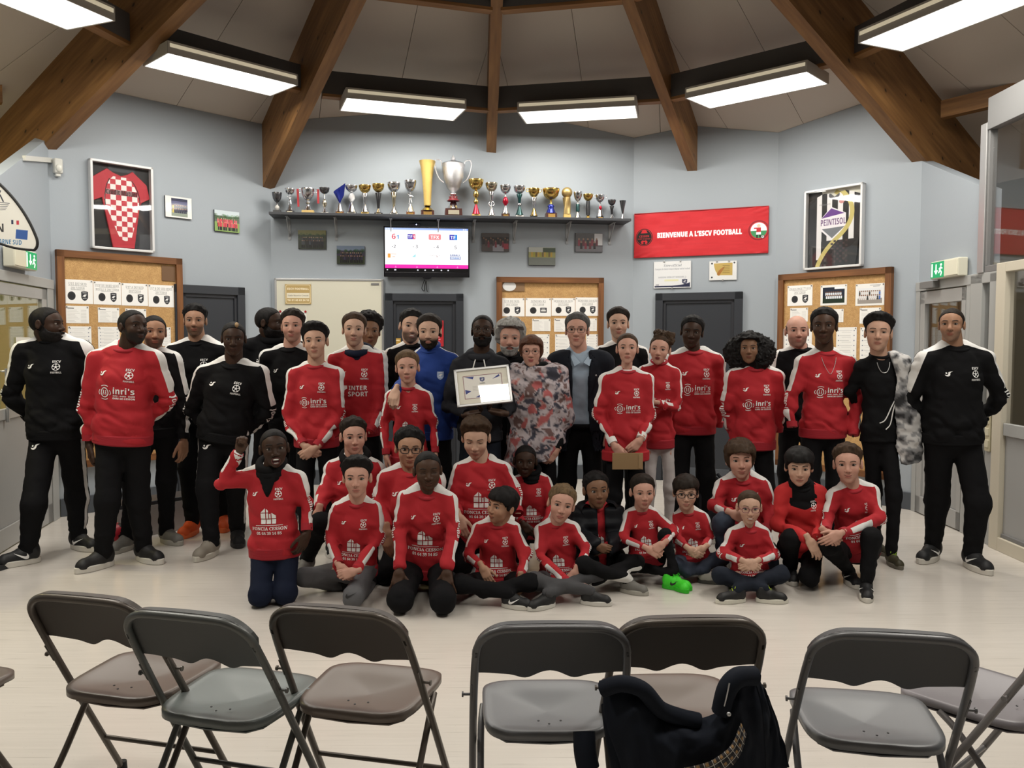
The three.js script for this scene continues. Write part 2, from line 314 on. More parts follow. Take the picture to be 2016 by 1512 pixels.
const listPaper = (seedN) => cell(110, 84, (g, w, h) => { g.fillStyle = '#f3f2ee'; g.fillRect(0, 0, w, h); g.fillStyle = '#555'; g.fillRect(10, 10, 30, 4); g.fillStyle = '#c7c6c3'; for (let i = 0; i < 9; i++) { g.fillRect(10, 20 + i * 7, 30 + ((i * 37 + seedN * 13) % 30), 1.6); g.fillRect(72, 20 + i * 7, 26, 1.6); } });
const tallPaper = (seedN) => cell(96, 130, (g, w, h) => { g.fillStyle = '#f3f2ee'; g.fillRect(0, 0, w, h); for (let i = 0; i < 6; i++) { g.fillStyle = '#55607a'; g.fillRect(9, 12 + i * 20, 4, 4); g.fillRect(82, 12 + i * 20, 4, 4); g.fillStyle = '#c0c0bf'; g.fillRect(16, 13 + i * 20, 60 - ((i + seedN) % 3) * 8, 1.5); g.fillRect(26, 20 + i * 20, 44, 1.2); } });
// a team photograph: background bands and rows of players
function teamPhoto(w, h, sky, mid, ground, shirts, rows, dark = 1) {
  return cell(w, h, (g) => {
    g.fillStyle = sky; g.fillRect(0, 0, w, h * .4); g.fillStyle = mid; g.fillRect(0, h * .26, w, h * .3); g.fillStyle = ground; g.fillRect(0, h * .55, w, h * .45);
    for (let k = 0; k < 60; k++) { g.fillStyle = `rgba(${(rnd() * 60) | 0},${(50 + rnd() * 50) | 0},30,.25)`; g.beginPath(); g.arc(rnd() * w, h * (.22 + rnd() * .2), 3 + rnd() * 6, 0, 7); g.fill(); }
    for (let r = 0; r < rows; r++) { const n = 11 + (r % 2), y = h * (.42 + r * .17), s = w / (n + 3);
      for (let i = 0; i < n; i++) { const x = s * (i + 2) + rr(-2, 2) + (r % 2) * s * .3, c = shirts[(rnd() * shirts.length) | 0]; g.fillStyle = c; g.fillRect(x - s * .42, y, s * .84, h * .2); g.fillStyle = '#15161c'; g.fillRect(x - s * .36, y + h * .19, s * .72, h * .16); g.fillStyle = ['#c99a7a', '#7a5038', '#e0b898'][(rnd() * 3) | 0]; g.beginPath(); g.arc(x, y - h * .03, s * .27, 0, 7); g.fill(); } }
    g.fillStyle = `rgba(0,0,0,${1 - dark})`; g.fillRect(0, 0, w, h);
  });
}
// ---------- doors in the walls ----------
function darkDoor(name, w, x0, x1, yT, label) {
  const a = onWall(w, x0, yT), b = onWall(w, x1, yT), top = (a.y + b.y) / 2, wid = a.clone().sub(b).setY(0).length();
  const t = structGroup(name); t.position.copy(a).add(b).multiplyScalar(.5).setY(0).addScaledVector(w.n, .002); t.rotation.y = w.turn;
  const f = .085;
  mesh('door_frame', [box(f, top, .05, -wid / 2 + f / 2, top / 2, .02, .006), box(f, top, .05, wid / 2 - f / 2, top / 2, .02, .006), box(wid, f, .05, 0, top - f / 2, .02, .006)], mat.charcoal, t);
  mesh('door_stop', [box(.03, top - f, .035, -wid / 2 + f + .015, (top - f) / 2, .012), box(.03, top - f, .035, wid / 2 - f - .015, (top - f) / 2, .012), box(wid - 2 * f, .03, .035, 0, top - f - .015, .012)], mat.charcoal2, t);
  mesh('door_leaf', box(wid - 2 * f - .05, top - f - .03, .02, 0, (top - f - .03) / 2 + .004, .006), mat.charcoal, t);
  const h = mesh('door_handle', [rod(V3(wid / 2 - .2, 1.03, .016), V3(wid / 2 - .2, 1.03, .06), .01), rod(V3(wid / 2 - .2, 1.03, .06), V3(wid / 2 - .32, 1.03, .06), .009), box(.04, .2, .006, wid / 2 - .2, 1.0, .018, .003)], mat.alu, t);
  return { t, wid, top };
}
const dL = darkDoor('door_1', WL, 340, 478, 563), dC = darkDoor('door_2', WC, 758, 912, 578), dR = darkDoor('door_3', WB, 1292, 1463, 576);
{ // red notice strip and yellow tag on the middle door
  const c = cell(40, 150, (g, w, h) => { g.fillStyle = '#b5202a'; g.fillRect(0, 0, w, h); g.fillStyle = '#e6d9d9'; for (let i = 0; i < 9; i++) g.fillRect(9 + (i % 2) * 6, 16 + i * 13, 10, 3); });
  const r = rectOn(WC, 857, 631, 873, 682); const t = hang('notice', 'narrow red notice on the dark middle door behind the man in blue', 'notice', WC, r, .03);
  mesh('sheet', sheetGeo(c, r.w, r.h, .002), printMat, t);
  const c2 = cell(30, 40, (g, w, h) => { g.fillStyle = '#b8913f'; g.fillRect(0, 0, w, h); g.fillStyle = '#f0e0b0'; g.fillRect(5, 8, 20, 5); });
  const r2 = rectOn(WC, 776, 666, 789, 682), t2 = hang('door_tag', 'small ochre tag on the left of the dark middle door', 'tag', WC, r2, .03); mesh('sheet', sheetGeo(c2, r2.w, r2.h, .002), printMat, t2);
}
// dark skirting along the base of the walls
[[WL, 'baseboard_left'], [WC, 'baseboard_back'], [WB, 'baseboard_back_right'], [WR, 'baseboard_right']].forEach(([w, name]) => {
  const g = box(w.L - .02, .16, .018, 0, .08, 0, .004), m = struct(mesh(name, g, M(lin(.07, .08, .095), .5)));
  m.position.copy(w.a).add(w.b).multiplyScalar(.5).addScaledVector(w.n, .012); m.rotation.y = w.turn;
});
// ---------- trophy shelf ----------
const shelfTop = onWall(WC, 890, 418).y + .0, SHELF_D = .30;
const shelfAt = (px, off = SHELF_D / 2) => { const q = onWall(WC, px, 420); return q.addScaledVector(WC.n, off); };
let shelfY;
{
  // the visible front edge gives the height: a point SHELF_D in front of the wall
  const pl = { ...WC, a: WC.a.clone().addScaledVector(WC.n, SHELF_D) };
  const a = onWall(pl, 529, 415), b = onWall(pl, 1243, 431.5); shelfY = (a.y + b.y) / 2;
  const mid = a.clone().add(b).multiplyScalar(.5).setY(shelfY), L = a.clone().sub(b).setY(0).length();
  const t = thing('wall_shelf', 'long dark grey shelf carrying the row of trophies', 'shelf', mid.addScaledVector(WC.n, -SHELF_D / 2), WC.turn);
  mesh('shelf_board', box(L, .028, SHELF_D, 0, -.014, 0, .003), mat.shelf, t);
  for (const px of [570, 662, 770, 862, 932, 1012, 1116, 1200]) {
    const q = onWall(WC, px, 450), s = WC.u.dot(q.clone().sub(WC.a)) - WC.u.dot(mid.clone().sub(WC.a)), x = -s * Math.sign(V3(1, 0, 0).applyAxisAngle(V3(0, 1, 0), WC.turn).dot(WC.u) * -1);
    mesh('shelf_bracket', [box(.028, .22, .006, x, -.14, -SHELF_D / 2 + .005), box(.028, .006, .24, x, -.033, -.03), hexa([V3(x - .004, -.04, .08), V3(x + .004, -.04, .08), V3(x + .004, -.05, .08), V3(x - .004, -.05, .08)].reverse(), [V3(x - .004, -.2, -.145), V3(x + .004, -.2, -.145), V3(x + .004, -.225, -.145), V3(x - .004, -.225, -.145)].reverse())], mat.bracket, t);
  }
}
// ---------- television ----------
{
  const pl = { ...WC, a: WC.a.clone().addScaledVector(WC.n, .09) };
  const r = rectOn(pl, 755, 444, 924, 548, 449, 543);
  const t = hang('television', 'flat television under the trophy shelf showing a channel menu', 'television', WC, { pos: r.pos }, 0);
  const w = r.w, h = r.h;
  mesh('tv_case', [box(w, h, .045, 0, 0, -.024, .008), box(w * .7, h * .6, .04, 0, -.02, -.06, .01)], mat.black, t);
  mesh('bezel', [box(w, .016, .01, 0, h / 2 - .008, .002, .003), box(w, .05, .01, 0, -h / 2 + .025, .002, .003), box(.014, h, .01, -w / 2 + .007, 0, .002, .003), box(.014, h, .01, w / 2 - .007, 0, .002, .003)], mat.gloss, t);
  const scr = canvas(1024, 600, (g, W_, H_) => {
    g.fillStyle = '#fff'; g.fillRect(0, 0, W_, H_); const gr = g.createLinearGradient(0, 0, W_, 0); gr.addColorStop(0, '#b9cdf2'); gr.addColorStop(1, '#7f9fe6'); g.fillStyle = gr; g.fillRect(0, 0, W_, 26);
    g.fillStyle = '#fff'; for (let i = 0; i < 4; i++) g.fillRect(12 + i * 24, 6, 13, 13); g.fillRect(960, 7, 18, 12); g.fillRect(988, 7, 14, 12);
    txt(g, '6', 108, 118, 96, '#dd5566', 'sans-serif', 'bold'); txt(g, '1', 160, 124, 74, '#5a9ad8', 'sans-serif', 'bold');
    g.fillStyle = '#3020a8'; g.fillRect(278, 84, 62, 66); g.fillStyle = '#d83a66'; g.fillRect(340, 84, 32, 66); txt(g, 'TF', 309, 120, 54, '#fff', 'sans-serif', 'bold'); txt(g, '1', 356, 120, 54, '#fff', 'sans-serif', 'bold');
    g.fillStyle = '#e88a8e'; g.beginPath(); g.roundRect(536, 80, 150, 76, 14); g.fill(); txt(g, 'TFX', 611, 121, 62, '#fff', 'sans-serif', 'bold');
    g.fillStyle = '#2a22b0'; g.fillRect(792, 84, 56, 70); g.fillStyle = '#2f86d8'; g.fillRect(848, 84, 40, 70); txt(g, 'TF', 836, 122, 60, '#fff', 'sans-serif', 'bold');
    [['-2', 110, 252], ['- 3', 372, 250], ['- 4', 628, 252], ['5', 868, 256]].forEach(([s, x, y]) => txt(g, s, x, y, 60, '#3a3340'));
    g.fillStyle = '#e9a24a'; g.fillRect(34, 350, 34, 56); g.fillStyle = '#d8b59a'; g.fillRect(76, 352, 62, 6); g.fillRect(90, 386, 34, 8);
    g.fillStyle = '#9fdfe6'; g.beginPath(); g.moveTo(330, 392); g.lineTo(378, 352); g.lineTo(372, 394); g.fill();
    g.fillStyle = '#b89a96'; for (let i = 0; i < 8; i++) g.fillRect(546 + i * 16, 364 + (i % 3) * 3, 9, 5); g.fillRect(632, 376, 10, 16);
    g.strokeStyle = '#2b4a9c'; g.lineWidth = 6; g.strokeRect(800, 384, 126, 34); txt(g, 'CANAL+', 860, 362, 34, '#27418f', 'sans-serif', 'bold'); txt(g, 'CINEMA', 862, 402, 27, '#2b6ac0', 'sans-serif', 'bold');
    txt(g, '- - - - - -', 86, 472, 26, '#555'); txt(g, '- - - - - -', 600, 478, 26, '#555');
    g.fillStyle = '#ff2fb0'; g.fillRect(0, 496, W_, 50); g.fillStyle = '#ff86d2'; for (const x of [130, 390, 640, 890]) { g.beginPath(); g.moveTo(x - 11, 538); g.lineTo(x, 508); g.lineTo(x + 11, 538); g.fill(); }
    g.fillStyle = '#050507'; g.fillRect(0, 546, W_, 54); g.fillStyle = '#e8e8ee'; g.fillRect(20, 562, 16, 14); g.fillRect(112, 560, 24, 18); for (const x of [400, 490, 588, 690, 774]) { g.beginPath(); g.arc(x, 570, 10, 0, 7); g.fill(); }
  });
  const st = canvasTex(scr), sm = M(0x050505, .2, 0, { emissive: 0xffffff, emissiveMap: st, emissiveIntensity: .42 });
  const sw = w - .026, sh = h - .066, sg = new THREE.PlaneGeometry(sw, sh).translate(0, .017, .0045);
  mesh('screen', sg, sm, t);
  const l = new THREE.RectAreaLight(0xdfe6ff, .2, sw, sh); l.name = 'screen_light'; l.position.set(0, .017, .012); l.rotation.y = Math.PI; t.add(l);
  mesh('sensor_tab', new THREE.CylinderGeometry(.05, .03, .02, 16).rotateX(Math.PI / 2).scale(1, .5, 1).translate(0, -h / 2, .0), mat.gloss, t);
  mesh('wall_mount', box(.2, .2, .05, 0, 0, -.085), mat.aluDark, t);
  const cam = thing('webcam', 'small webcam clipped on top of the television', 'webcam', r.pos.clone().addScaledVector(V3(1, 0, 0).applyAxisAngle(V3(0, 1, 0), WC.turn), -.03 - .1), WC.turn); cam.position.y += h / 2 + .016;
  mesh('body', box(.12, .03, .035, 0, .002, 0, .008), M(lin(.01, .01, .03), .3), cam); mesh('status_light', new THREE.SphereGeometry(.006, 10, 8).translate(.02, .004, .018), M(0xffffff, .3, 0, { emissive: 0xbfd0ff, emissiveIntensity: 1.5 }), cam);
  const cp = onWall(WC, 836, 553).addScaledVector(WC.n, .02), cb = thing('cable', 'short black cable looped below the television', 'cable', cp, WC.turn);
  mesh('cord', [tube([V3(.0, .01, 0), V3(-.02, -.04, .01), V3(-.03, -.09, .01), V3(-.005, -.11, 0), V3(.0, -.06, .012), V3(.015, -.0, .01), V3(.02, -.09, .0), V3(.03, -.12, 0)], .0045, 40, 6)], mat.black, cb);
}
// ---------- whiteboard ----------
{
  const r = rectOn(WC, 541, 547, 755, 905, 551, 900); const t = hang('whiteboard', 'large whiteboard on the back wall under the left half of the shelf', 'whiteboard', WC, r, .02);
  mesh('board', box(r.w - .03, r.h - .03, .016), M(lin(.66, .64, .53), .28), t);
  mesh('frame', [box(r.w, .022, .03, 0, r.h / 2 - .011, 0, .004), box(r.w, .022, .03, 0, -r.h / 2 + .011, 0, .004), box(.022, r.h, .03, -r.w / 2 + .011, 0, 0, .004), box(.022, r.h, .03, r.w / 2 - .011, 0, 0, .004)], mat.alu, t);
  mesh('maker_plate', box(.085, .022, .004, r.w / 2 - .09, r.h / 2 - .055, .01), mat.aluDark, t);
  const c = cell(240, 190, (g, w, h) => { g.fillStyle = '#b79c63'; g.fillRect(0, 0, w, h); g.strokeStyle = '#e9dcb8'; g.lineWidth = 4; g.beginPath(); g.roundRect(8, 8, w - 16, h - 16, 16); g.stroke(); g.fillStyle = '#e4dcc6'; g.fillRect(16, 84, w - 32, 48); txt(g, 'ESCV FOOTBALL', w / 2, 44, 27, '#f4ead0', 'sans-serif', 'bold', 'center', w - 40); txt(g, 'Stade Maurice Creuset', w / 2, 108, 19, '#6b655a', 'sans-serif', '', 'center', w - 44); txt(g, 'Tél 01 60 63 24 10', w / 2, 152, 25, '#f4ead0', 'sans-serif', 'bold', 'center', w - 40); });
  const q = rectOn(WC, 562, 560, 613, 599), p = hang('club_sign', 'gold club sign with phone number at the top left of the whiteboard', 'sign', WC, q, .0345); mesh('plate', sheetGeo(c, q.w, q.h, .004), printMat, p);
  const c2 = cell(100, 110, (g, w, h) => { g.fillStyle = '#ecebe4'; g.fillRect(0, 0, w, h); g.fillStyle = '#8a9aa0'; g.fillRect(50, 22, 34, 7); g.fillStyle = '#c9c9c4'; for (let i = 0; i < 8; i++) g.fillRect(14, 38 + i * 8, 64, 2); });
  const q2 = rectOn(WC, 551, 612, 604, 690), n = hang('pinned_paper', 'white paper held by red magnets on the whiteboard behind the players', 'paper', WC, q2, .031); mesh('sheet', sheetGeo(c2, q2.w, q2.h), printMat, n);
  for (const s of [-1, 1]) mesh('magnet', new THREE.CylinderGeometry(.012, .012, .008, 16).rotateX(Math.PI / 2).translate(s * (q2.w / 2 - .01), q2.h / 2 - .008, .005), M(0xa01820, .4), n);
}
// ---------- cork boards with their papers ----------
function corkBoard(w, rect, label) {
  const r = rectOn(w, ...rect); const t = hang('cork_board', label, 'notice board', w, r, .025);
  const f = .06;
  mesh('cork_panel', uvXY(box(r.w - f, r.h - f, .012, 0, 0, -.004)), mat.cork, t);
  const bars = [[V3(-r.w / 2, r.h / 2 - f / 2), V3(r.w / 2, r.h / 2 - f / 2)], [V3(-r.w / 2, -r.h / 2 + f / 2), V3(r.w / 2, -r.h / 2 + f / 2)], [V3(-r.w / 2 + f / 2, -r.h / 2), V3(-r.w / 2 + f / 2, r.h / 2)], [V3(r.w / 2 - f / 2, -r.h / 2), V3(r.w / 2 - f / 2, r.h / 2)]];
  for (const [a, b] of bars) { const hz = Math.abs(a.x - b.x) > Math.abs(a.y - b.y), e = hz ? V3(0, f / 2, 0) : V3(f / 2, 0, 0); const ends = (p) => [p.clone().sub(e).setZ(-.02), p.clone().add(e).setZ(-.02), p.clone().add(e).setZ(.028), p.clone().sub(e).setZ(.028)]; mesh('frame_bar', hexa(ends(a), ends(b)), mat.board, t); }
  return { t, r };
}
function uvXY(g) { const p = g.attributes.position, uv = g.attributes.uv; for (let i = 0; i < p.count; i++) uv.setXY(i, p.getX(i), p.getY(i)); return g; }
function paper(w, rect, c, label, off = .0285, pins = true, category = 'paper', m = printMat) {
  const r = rectOn(w, ...rect), t = hang(category === 'photo' ? 'pinned_photo' : 'pinned_paper', label, category, w, r, off); t.rotation.z = 0;
  mesh('sheet', sheetGeo(c, r.w, r.h), m, t);
  if (pins) for (const s of [-1, 1]) mesh('pin', new THREE.SphereGeometry(.006, 8, 6).translate(s * (r.w / 2 - .012), r.h / 2 - .01, .003), mat.aluDark, t);
  return t;
}
{
  const L = corkBoard(WL, [107, 488, 354, 905, 513, 918], 'cork board in a brown wooden frame on the left wall');
  mesh('corner_patch', box(.13, .14, .006, L.r.w / 2 - .13, L.r.h / 2 - .15, .006), M(lin(.16, .085, .04), .6), L.t);
  const on = (x0, yl0, x1, yl1, yr0, yr1) => [x0, yl0, x1, yr1, yr0, yl1];
  paper(WL, on(119, 549, 180, 597, 553, 599), header('U15 DU SUD', '2017/2018'), 'header sheet with a black disc, leftmost of the four on the left cork board');
  paper(WL, on(181, 553, 235, 599, 557, 601), header('U15F DU NORD SERIE', 'POULE E 2017/2018'), 'header sheet with a three-line heading, second on the left cork board');
  paper(WL, on(236, 557, 288, 601, 560, 603), header('U17 A DU SUD', '2017/2018'), 'header sheet, third of the four on the left cork board');
  paper(WL, on(289, 560, 339, 603, 563, 606), header('U17 B DU SUD SERIE', '2017/2018'), 'header sheet at the right end of the row on the left cork board');
  paper(WL, on(126, 602, 172, 636, 603, 637), listPaper(1), 'small printed list below the leftmost header on the left board');
  paper(WL, on(190, 605, 232, 634, 607, 636), listPaper(2), 'small printed list below the second header on the left board');
  paper(WL, on(244, 607, 285, 640, 609, 641), listPaper(3), 'small printed list below the third header, behind a man in red');
  paper(WL, on(131, 642, 177, 690, 643, 691), tallPaper(1), 'fixture sheet low on the left board beside the bearded man in black');
  paper(WL, on(190, 643, 233, 685, 644, 686), tallPaper(2), 'fixture sheet low on the left board beside the man in red');
  paper(WL, on(316, 644, 333, 681, 645, 682), tallPaper(4), 'narrow fixture sheet at the right side of the left board');
  const C = corkBoard(WC, [977, 546, 1187, 830, 547, 826], 'cork board in a brown frame in the middle of the back wall');
  mesh('corner_patch', box(.28, .11, .006, -C.r.w / 2 + .17, C.r.h / 2 - .1, .006), M(lin(.24, .14, .07), .6), C.t);
  mesh('torn_label', new THREE.CylinderGeometry(.065, .065, .003, 14).rotateX(Math.PI / 2).scale(1.15, .85, 1).translate(-C.r.w / 2 + .14, C.r.h / 2 - .1, .011), mat.white, C.t);
  paper(WC, [982, 587, 1032, 623], header('U19 DU SUD', '2017/2018'), 'header sheet with a black disc, leftmost on the middle cork board');
  paper(WC, [1034, 587, 1084, 623], header('SENIORS R3', '2017/2018', 1), 'seniors header sheet with a square emblem on the middle cork board');
  paper(WC, [1085, 587, 1131, 622], header('SENIORS D1 SUD', '2017/2018'), 'seniors header sheet, third on the middle cork board');
  paper(WC, [1132, 586, 1179, 622], header('SENIORS D3 SUD', '2017/2018'), 'seniors header sheet at the right end of the middle cork board');
  paper(WC, [988, 629, 1025, 655], listPaper(5), 'printed list above the grey curly haired man on the middle board');
  paper(WC, [1047, 628, 1083, 652], listPaper(6), 'printed list below the square emblem header on the middle board');
  paper(WC, [1090, 627, 1122, 653], listPaper(7), 'printed list left of the head of the man in the blazer');
  paper(WC, [1150, 627, 1174, 652], listPaper(8), 'printed list right of the head of the man in the blazer');
  paper(WC, [1046, 658, 1081, 722], tallPaper(5), 'tall fixture sheet beside the woman with the floral scarf');
  paper(WC, [1092, 658, 1124, 700], tallPaper(6), 'tall fixture sheet behind the left shoulder of the blazer man');
  paper(WC, [1153, 658, 1176, 690], tallPaper(7), 'tall fixture sheet behind the right shoulder of the blazer man');
  corkBoard(WR, [1538, 540, 1761, 940, 527, 920], 'cork board in a brown wooden frame on the right wall');
  paper(WR, [1554, 563, 1603, 601, 561, 603], header('CHALLENGE 77 SUD', '2017/2018'), 'header sheet with a black disc on the right cork board');
  const pw = (c, draw) => cell(180, 150, (g, w, h) => { g.fillStyle = '#efeeea'; g.fillRect(0, 0, w, h); draw(g, w, h); });
  const nightTeam = pw(0, (g, w, h) => { g.fillStyle = '#0d1a30'; g.fillRect(16, 18, w - 32, h - 34); g.fillStyle = '#0c2412'; g.fillRect(16, 92, w - 32, 42); g.fillStyle = '#fff'; g.fillRect(96, 18, 68, 14); for (let r = 0; r < 2; r++) for (let i = 0; i < 9; i++) { g.fillStyle = '#e8ecf2'; g.fillRect(34 + i * 12.5 + r * 4, 58 + r * 24, 9.5, 20); g.fillStyle = '#8a6248'; g.beginPath(); g.arc(39 + i * 12.5 + r * 4, 53 + r * 24, 4, 0, 7); g.fill(); } });
  const dayTeam = pw(0, (g, w, h) => { g.fillStyle = '#e6e8ea'; g.fillRect(14, 30, w - 28, h - 44); g.fillStyle = '#9a938c'; g.fillRect(14, 100, w - 28, 36); g.fillStyle = '#7b7f86'; g.fillRect(90, 10, 66, 3); g.fillRect(110, 18, 40, 3); for (let r = 0; r < 2; r++) for (let i = 0; i < 11; i++) { g.fillStyle = i === 10 ? '#3a62b0' : (r + i) % 5 === 0 ? '#333' : '#d9d4d2'; g.fillRect(22 + i * 12.4, 56 + r * 28, 9.5, 26); g.fillStyle = '#7a543c'; g.beginPath(); g.arc(27 + i * 12.4, 51 + r * 28, 4.4, 0, 7); g.fill(); } });
  paper(WR, [1619, 562, 1671, 600, 560, 602], nightTeam, 'photo of a team in white at night on the right cork board', .0285, true, 'photo');
  paper(WR, [1688, 560, 1745, 601, 557, 602], dayTeam, 'photo of a team on a pale pitch on the right cork board', .0285, true, 'photo');
  paper(WR, [1559, 607, 1594, 633, 606, 634], listPaper(10), 'printed list below the header on the right cork board');
  paper(WR, [1640, 609, 1664, 634, 608, 635], listPaper(11), 'printed list below the night team photo on the right board');
  paper(WR, [1696, 607, 1738, 636, 605, 638], listPaper(12), 'printed list below the day team photo on the right board');
  paper(WR, [1650, 645, 1690, 706, 644, 708], tallPaper(9), 'tall fixture sheet between two young men on the right board');
  paper(WR, [1697, 645, 1740, 706, 644, 708], tallPaper(10), 'tall fixture sheet behind the youth with the camouflage jacket');
  paper(WR, [1546, 648, 1602, 700, 647, 701], tallPaper(11), 'fixture sheet behind the bald man on the right board');
}
// ---------- pictures on the walls ----------
function wallPhoto(w, rect, c, label, m = printGloss) { const r = rectOn(w, ...rect), t = hang('wall_photo', label, 'photo', w, r, .012, 'team photos on the walls'); mesh('panel', box(r.w, r.h, .02, 0, 0, -.003, .002), mat.charcoal, t); mesh('print', sheetGeo(c, r.w * .995, r.h * .99, .001).translate(0, 0, .0085), m, t); return t; }
wallPhoto(WL, [323, 386, 375, 432, 390, 427], cell(160, 140, (g, w, h) => { g.fillStyle = '#e9e8e4'; g.fillRect(0, 0, w, h); g.save(); g.translate(36, 12); g.fillStyle = '#2a2c48'; g.fillRect(0, 0, 98, 118); g.fillStyle = '#55577c'; g.fillRect(0, 18, 98, 26); g.fillStyle = '#8f9a8c'; g.fillRect(0, 84, 98, 34); for (let r = 0; r < 2; r++) for (let i = 0; i < 8; i++) { g.fillStyle = i ? '#1c1d3a' : '#c9b23a'; g.fillRect(6 + i * 11, 48 + r * 24, 9, 24); g.fillStyle = '#8c6850'; g.beginPath(); g.arc(10 + i * 11, 44 + r * 24, 4, 0, 7); g.fill(); } g.restore(); }), 'white bordered team photo right of the framed checked shirt');
wallPhoto(WL, [420, 413, 469, 460, 418, 454], teamPhoto(130, 110, '#c9d6dc', '#5b6a58', '#86a35c', ['#cf4a55', '#d96670', '#c23c48'], 2), 'photo of a team in red on grass at the right of the left wall');
wallPhoto(WC, [587, 453, 642, 491, 454, 490], teamPhoto(150, 100, '#a9a860', '#4a5240', '#3a4238', ['#20242e', '#2d3342', '#50565e'], 2, .72), 'photo with a yellow sky, leftmost under the trophy shelf');
wallPhoto(WC, [663, 483, 718, 521, 486, 519], teamPhoto(150, 100, '#93a6c4', '#48405a', '#3c4630', ['#2a2638', '#3a3450', '#222'], 2, .72), 'photo of a dark team left of the television');
wallPhoto(WC, [948, 459, 1002, 496, 460, 495], cell(150, 100, (g, w, h) => { g.fillStyle = '#4a4445'; g.fillRect(0, 0, w, h); g.fillStyle = '#262428'; g.fillRect(0, 22, w, 40); g.fillStyle = '#83828a'; g.fillRect(60, 62, 60, 38); for (let i = 0; i < 11; i++) { g.fillStyle = ['#2b272b', '#3a2f30', '#6a2c38'][i % 3]; g.fillRect(6 + i * 13, 32 + (i % 3) * 8, 11, 30); g.fillStyle = '#7a5a48'; g.beginPath(); g.arc(11 + i * 13, 28 + (i % 3) * 8, 4.4, 0, 7); g.fill(); } g.fillStyle = '#8a3440'; g.fillRect(120, 56, 26, 30); }), 'dark indoor group photo just right of the television');
wallPhoto(WC, [1040, 487, 1093, 523, 487, 522], cell(150, 100, (g, w, h) => { g.fillStyle = '#a9aca6'; g.fillRect(0, 0, w, h * .3); g.fillStyle = '#3d4a3a'; g.fillRect(80, 4, 70, 30); g.fillStyle = '#8a8a5c'; g.fillRect(0, h * .28, w, h * .3); for (let i = 0; i < 10; i++) { g.fillStyle = ['#a88a3c', '#8f8a3a', '#6b5c3c'][i % 3]; g.fillRect(14 + i * 12, 28, 10, 26); } g.fillStyle = '#6b706a'; g.fillRect(0, h * .58, w, h * .42); }), 'team photo in yellow shirts above the middle cork board');
wallPhoto(WC, [1132, 460, 1186, 497, 459, 496], cell(150, 100, (g, w, h) => { g.fillStyle = '#454347'; g.fillRect(0, 0, w, h); g.fillStyle = '#c9c9cc'; g.fillRect(104, 2, 44, 62); g.fillStyle = '#6b6a70'; g.fillRect(0, 70, w, 30); for (let i = 0; i < 9; i++) { g.fillStyle = ['#7a2c3c', '#241f24', '#5c2430'][i % 3]; g.fillRect(14 + i * 12, 36 + (i % 2) * 16, 13, 32); g.fillStyle = '#8a6a58'; g.beginPath(); g.arc(20 + i * 12, 32 + (i % 2) * 16, 5, 0, 7); g.fill(); } }), 'photo of a team in dark red at the right end under the shelf');
// plaques under the banner
function plaque(rect, c, label) { const r = rectOn(WB, ...rect), t = hang('glass_plaque', label, 'plaque', WB, r, .01); mesh('print', sheetGeo(c, r.w, r.h, .006), printMat, t); mesh('glass_pane', box(r.w + .01, r.h + .01, .004, 0, 0, .007), mat.glass, t); for (const [a, b] of [[-.22, .5], [.22, .5], [0, -.5]]) mesh('clip', box(.016, .018, .016, a * r.w, b * r.h, .004, .002), mat.alu, t); return t; }
plaque([1288, 515, 1361, 567, 514, 567], cell(240, 180, (g, w, h) => { g.fillStyle = '#ecedee'; g.fillRect(0, 0, w, h); txt(g, 'Titre officiel', w / 2, 28, 20, '#666b78', 'serif', 'italic'); txt(g, 'Champion de District Seine-et-Marne Sud de Football', w / 2, 52, 14, '#777c8a', 'serif', '', 'center', w - 14); txt(g, 'SAISON 2006-07 SENIORS 2', w / 2, 106, 15, '#888c98', 'sans-serif', '', 'center', w - 60); g.fillStyle = '#e8e6c0'; g.fillRect(70, 122, 90, 12); g.fillStyle = '#232848'; g.beginPath(); g.moveTo(6, h - 16); g.lineTo(w * .5, h - 16); g.quadraticCurveTo(w * .8, h - 18, w - 6, h - 36); g.lineTo(w - 6, h - 6); g.lineTo(6, h - 6); g.fill(); shield(g, w - 40, h - 42, 32, 34, '#2b3050'); txt(g, 'FFF', 24, h - 22, 13, '#223', 'sans-serif', 'bold'); }), 'white glazed certificate on the wall under the red banner');
plaque([1397, 515, 1451, 552, 513, 551], cell(180, 130, (g, w, h) => { g.fillStyle = '#eceded'; g.fillRect(0, 0, w, h); g.fillStyle = '#c9ad62'; g.beginPath(); g.moveTo(30, 16); g.lineTo(152, 14); g.lineTo(152, 98); g.lineTo(72, 96); g.quadraticCurveTo(52, 108, 50, 80); g.quadraticCurveTo(34, 60, 30, 16); g.fill(); g.fillStyle = '#b1783a'; g.beginPath(); g.moveTo(52, 92); g.quadraticCurveTo(54, 60, 104, 36); g.quadraticCurveTo(90, 66, 66, 98); g.fill(); g.fillStyle = '#7d6a34'; for (let i = 0; i < 5; i++) g.fillRect(88, 30 + i * 12, 46, 2.5); for (const [x, y] of [[18, 16], [164, 14], [18, 110]]) { g.fillStyle = '#3a3f45'; g.beginPath(); g.arc(x, y, 6, 0, 7); g.fill(); } }), 'small white plaque with a gold panel under the red banner');
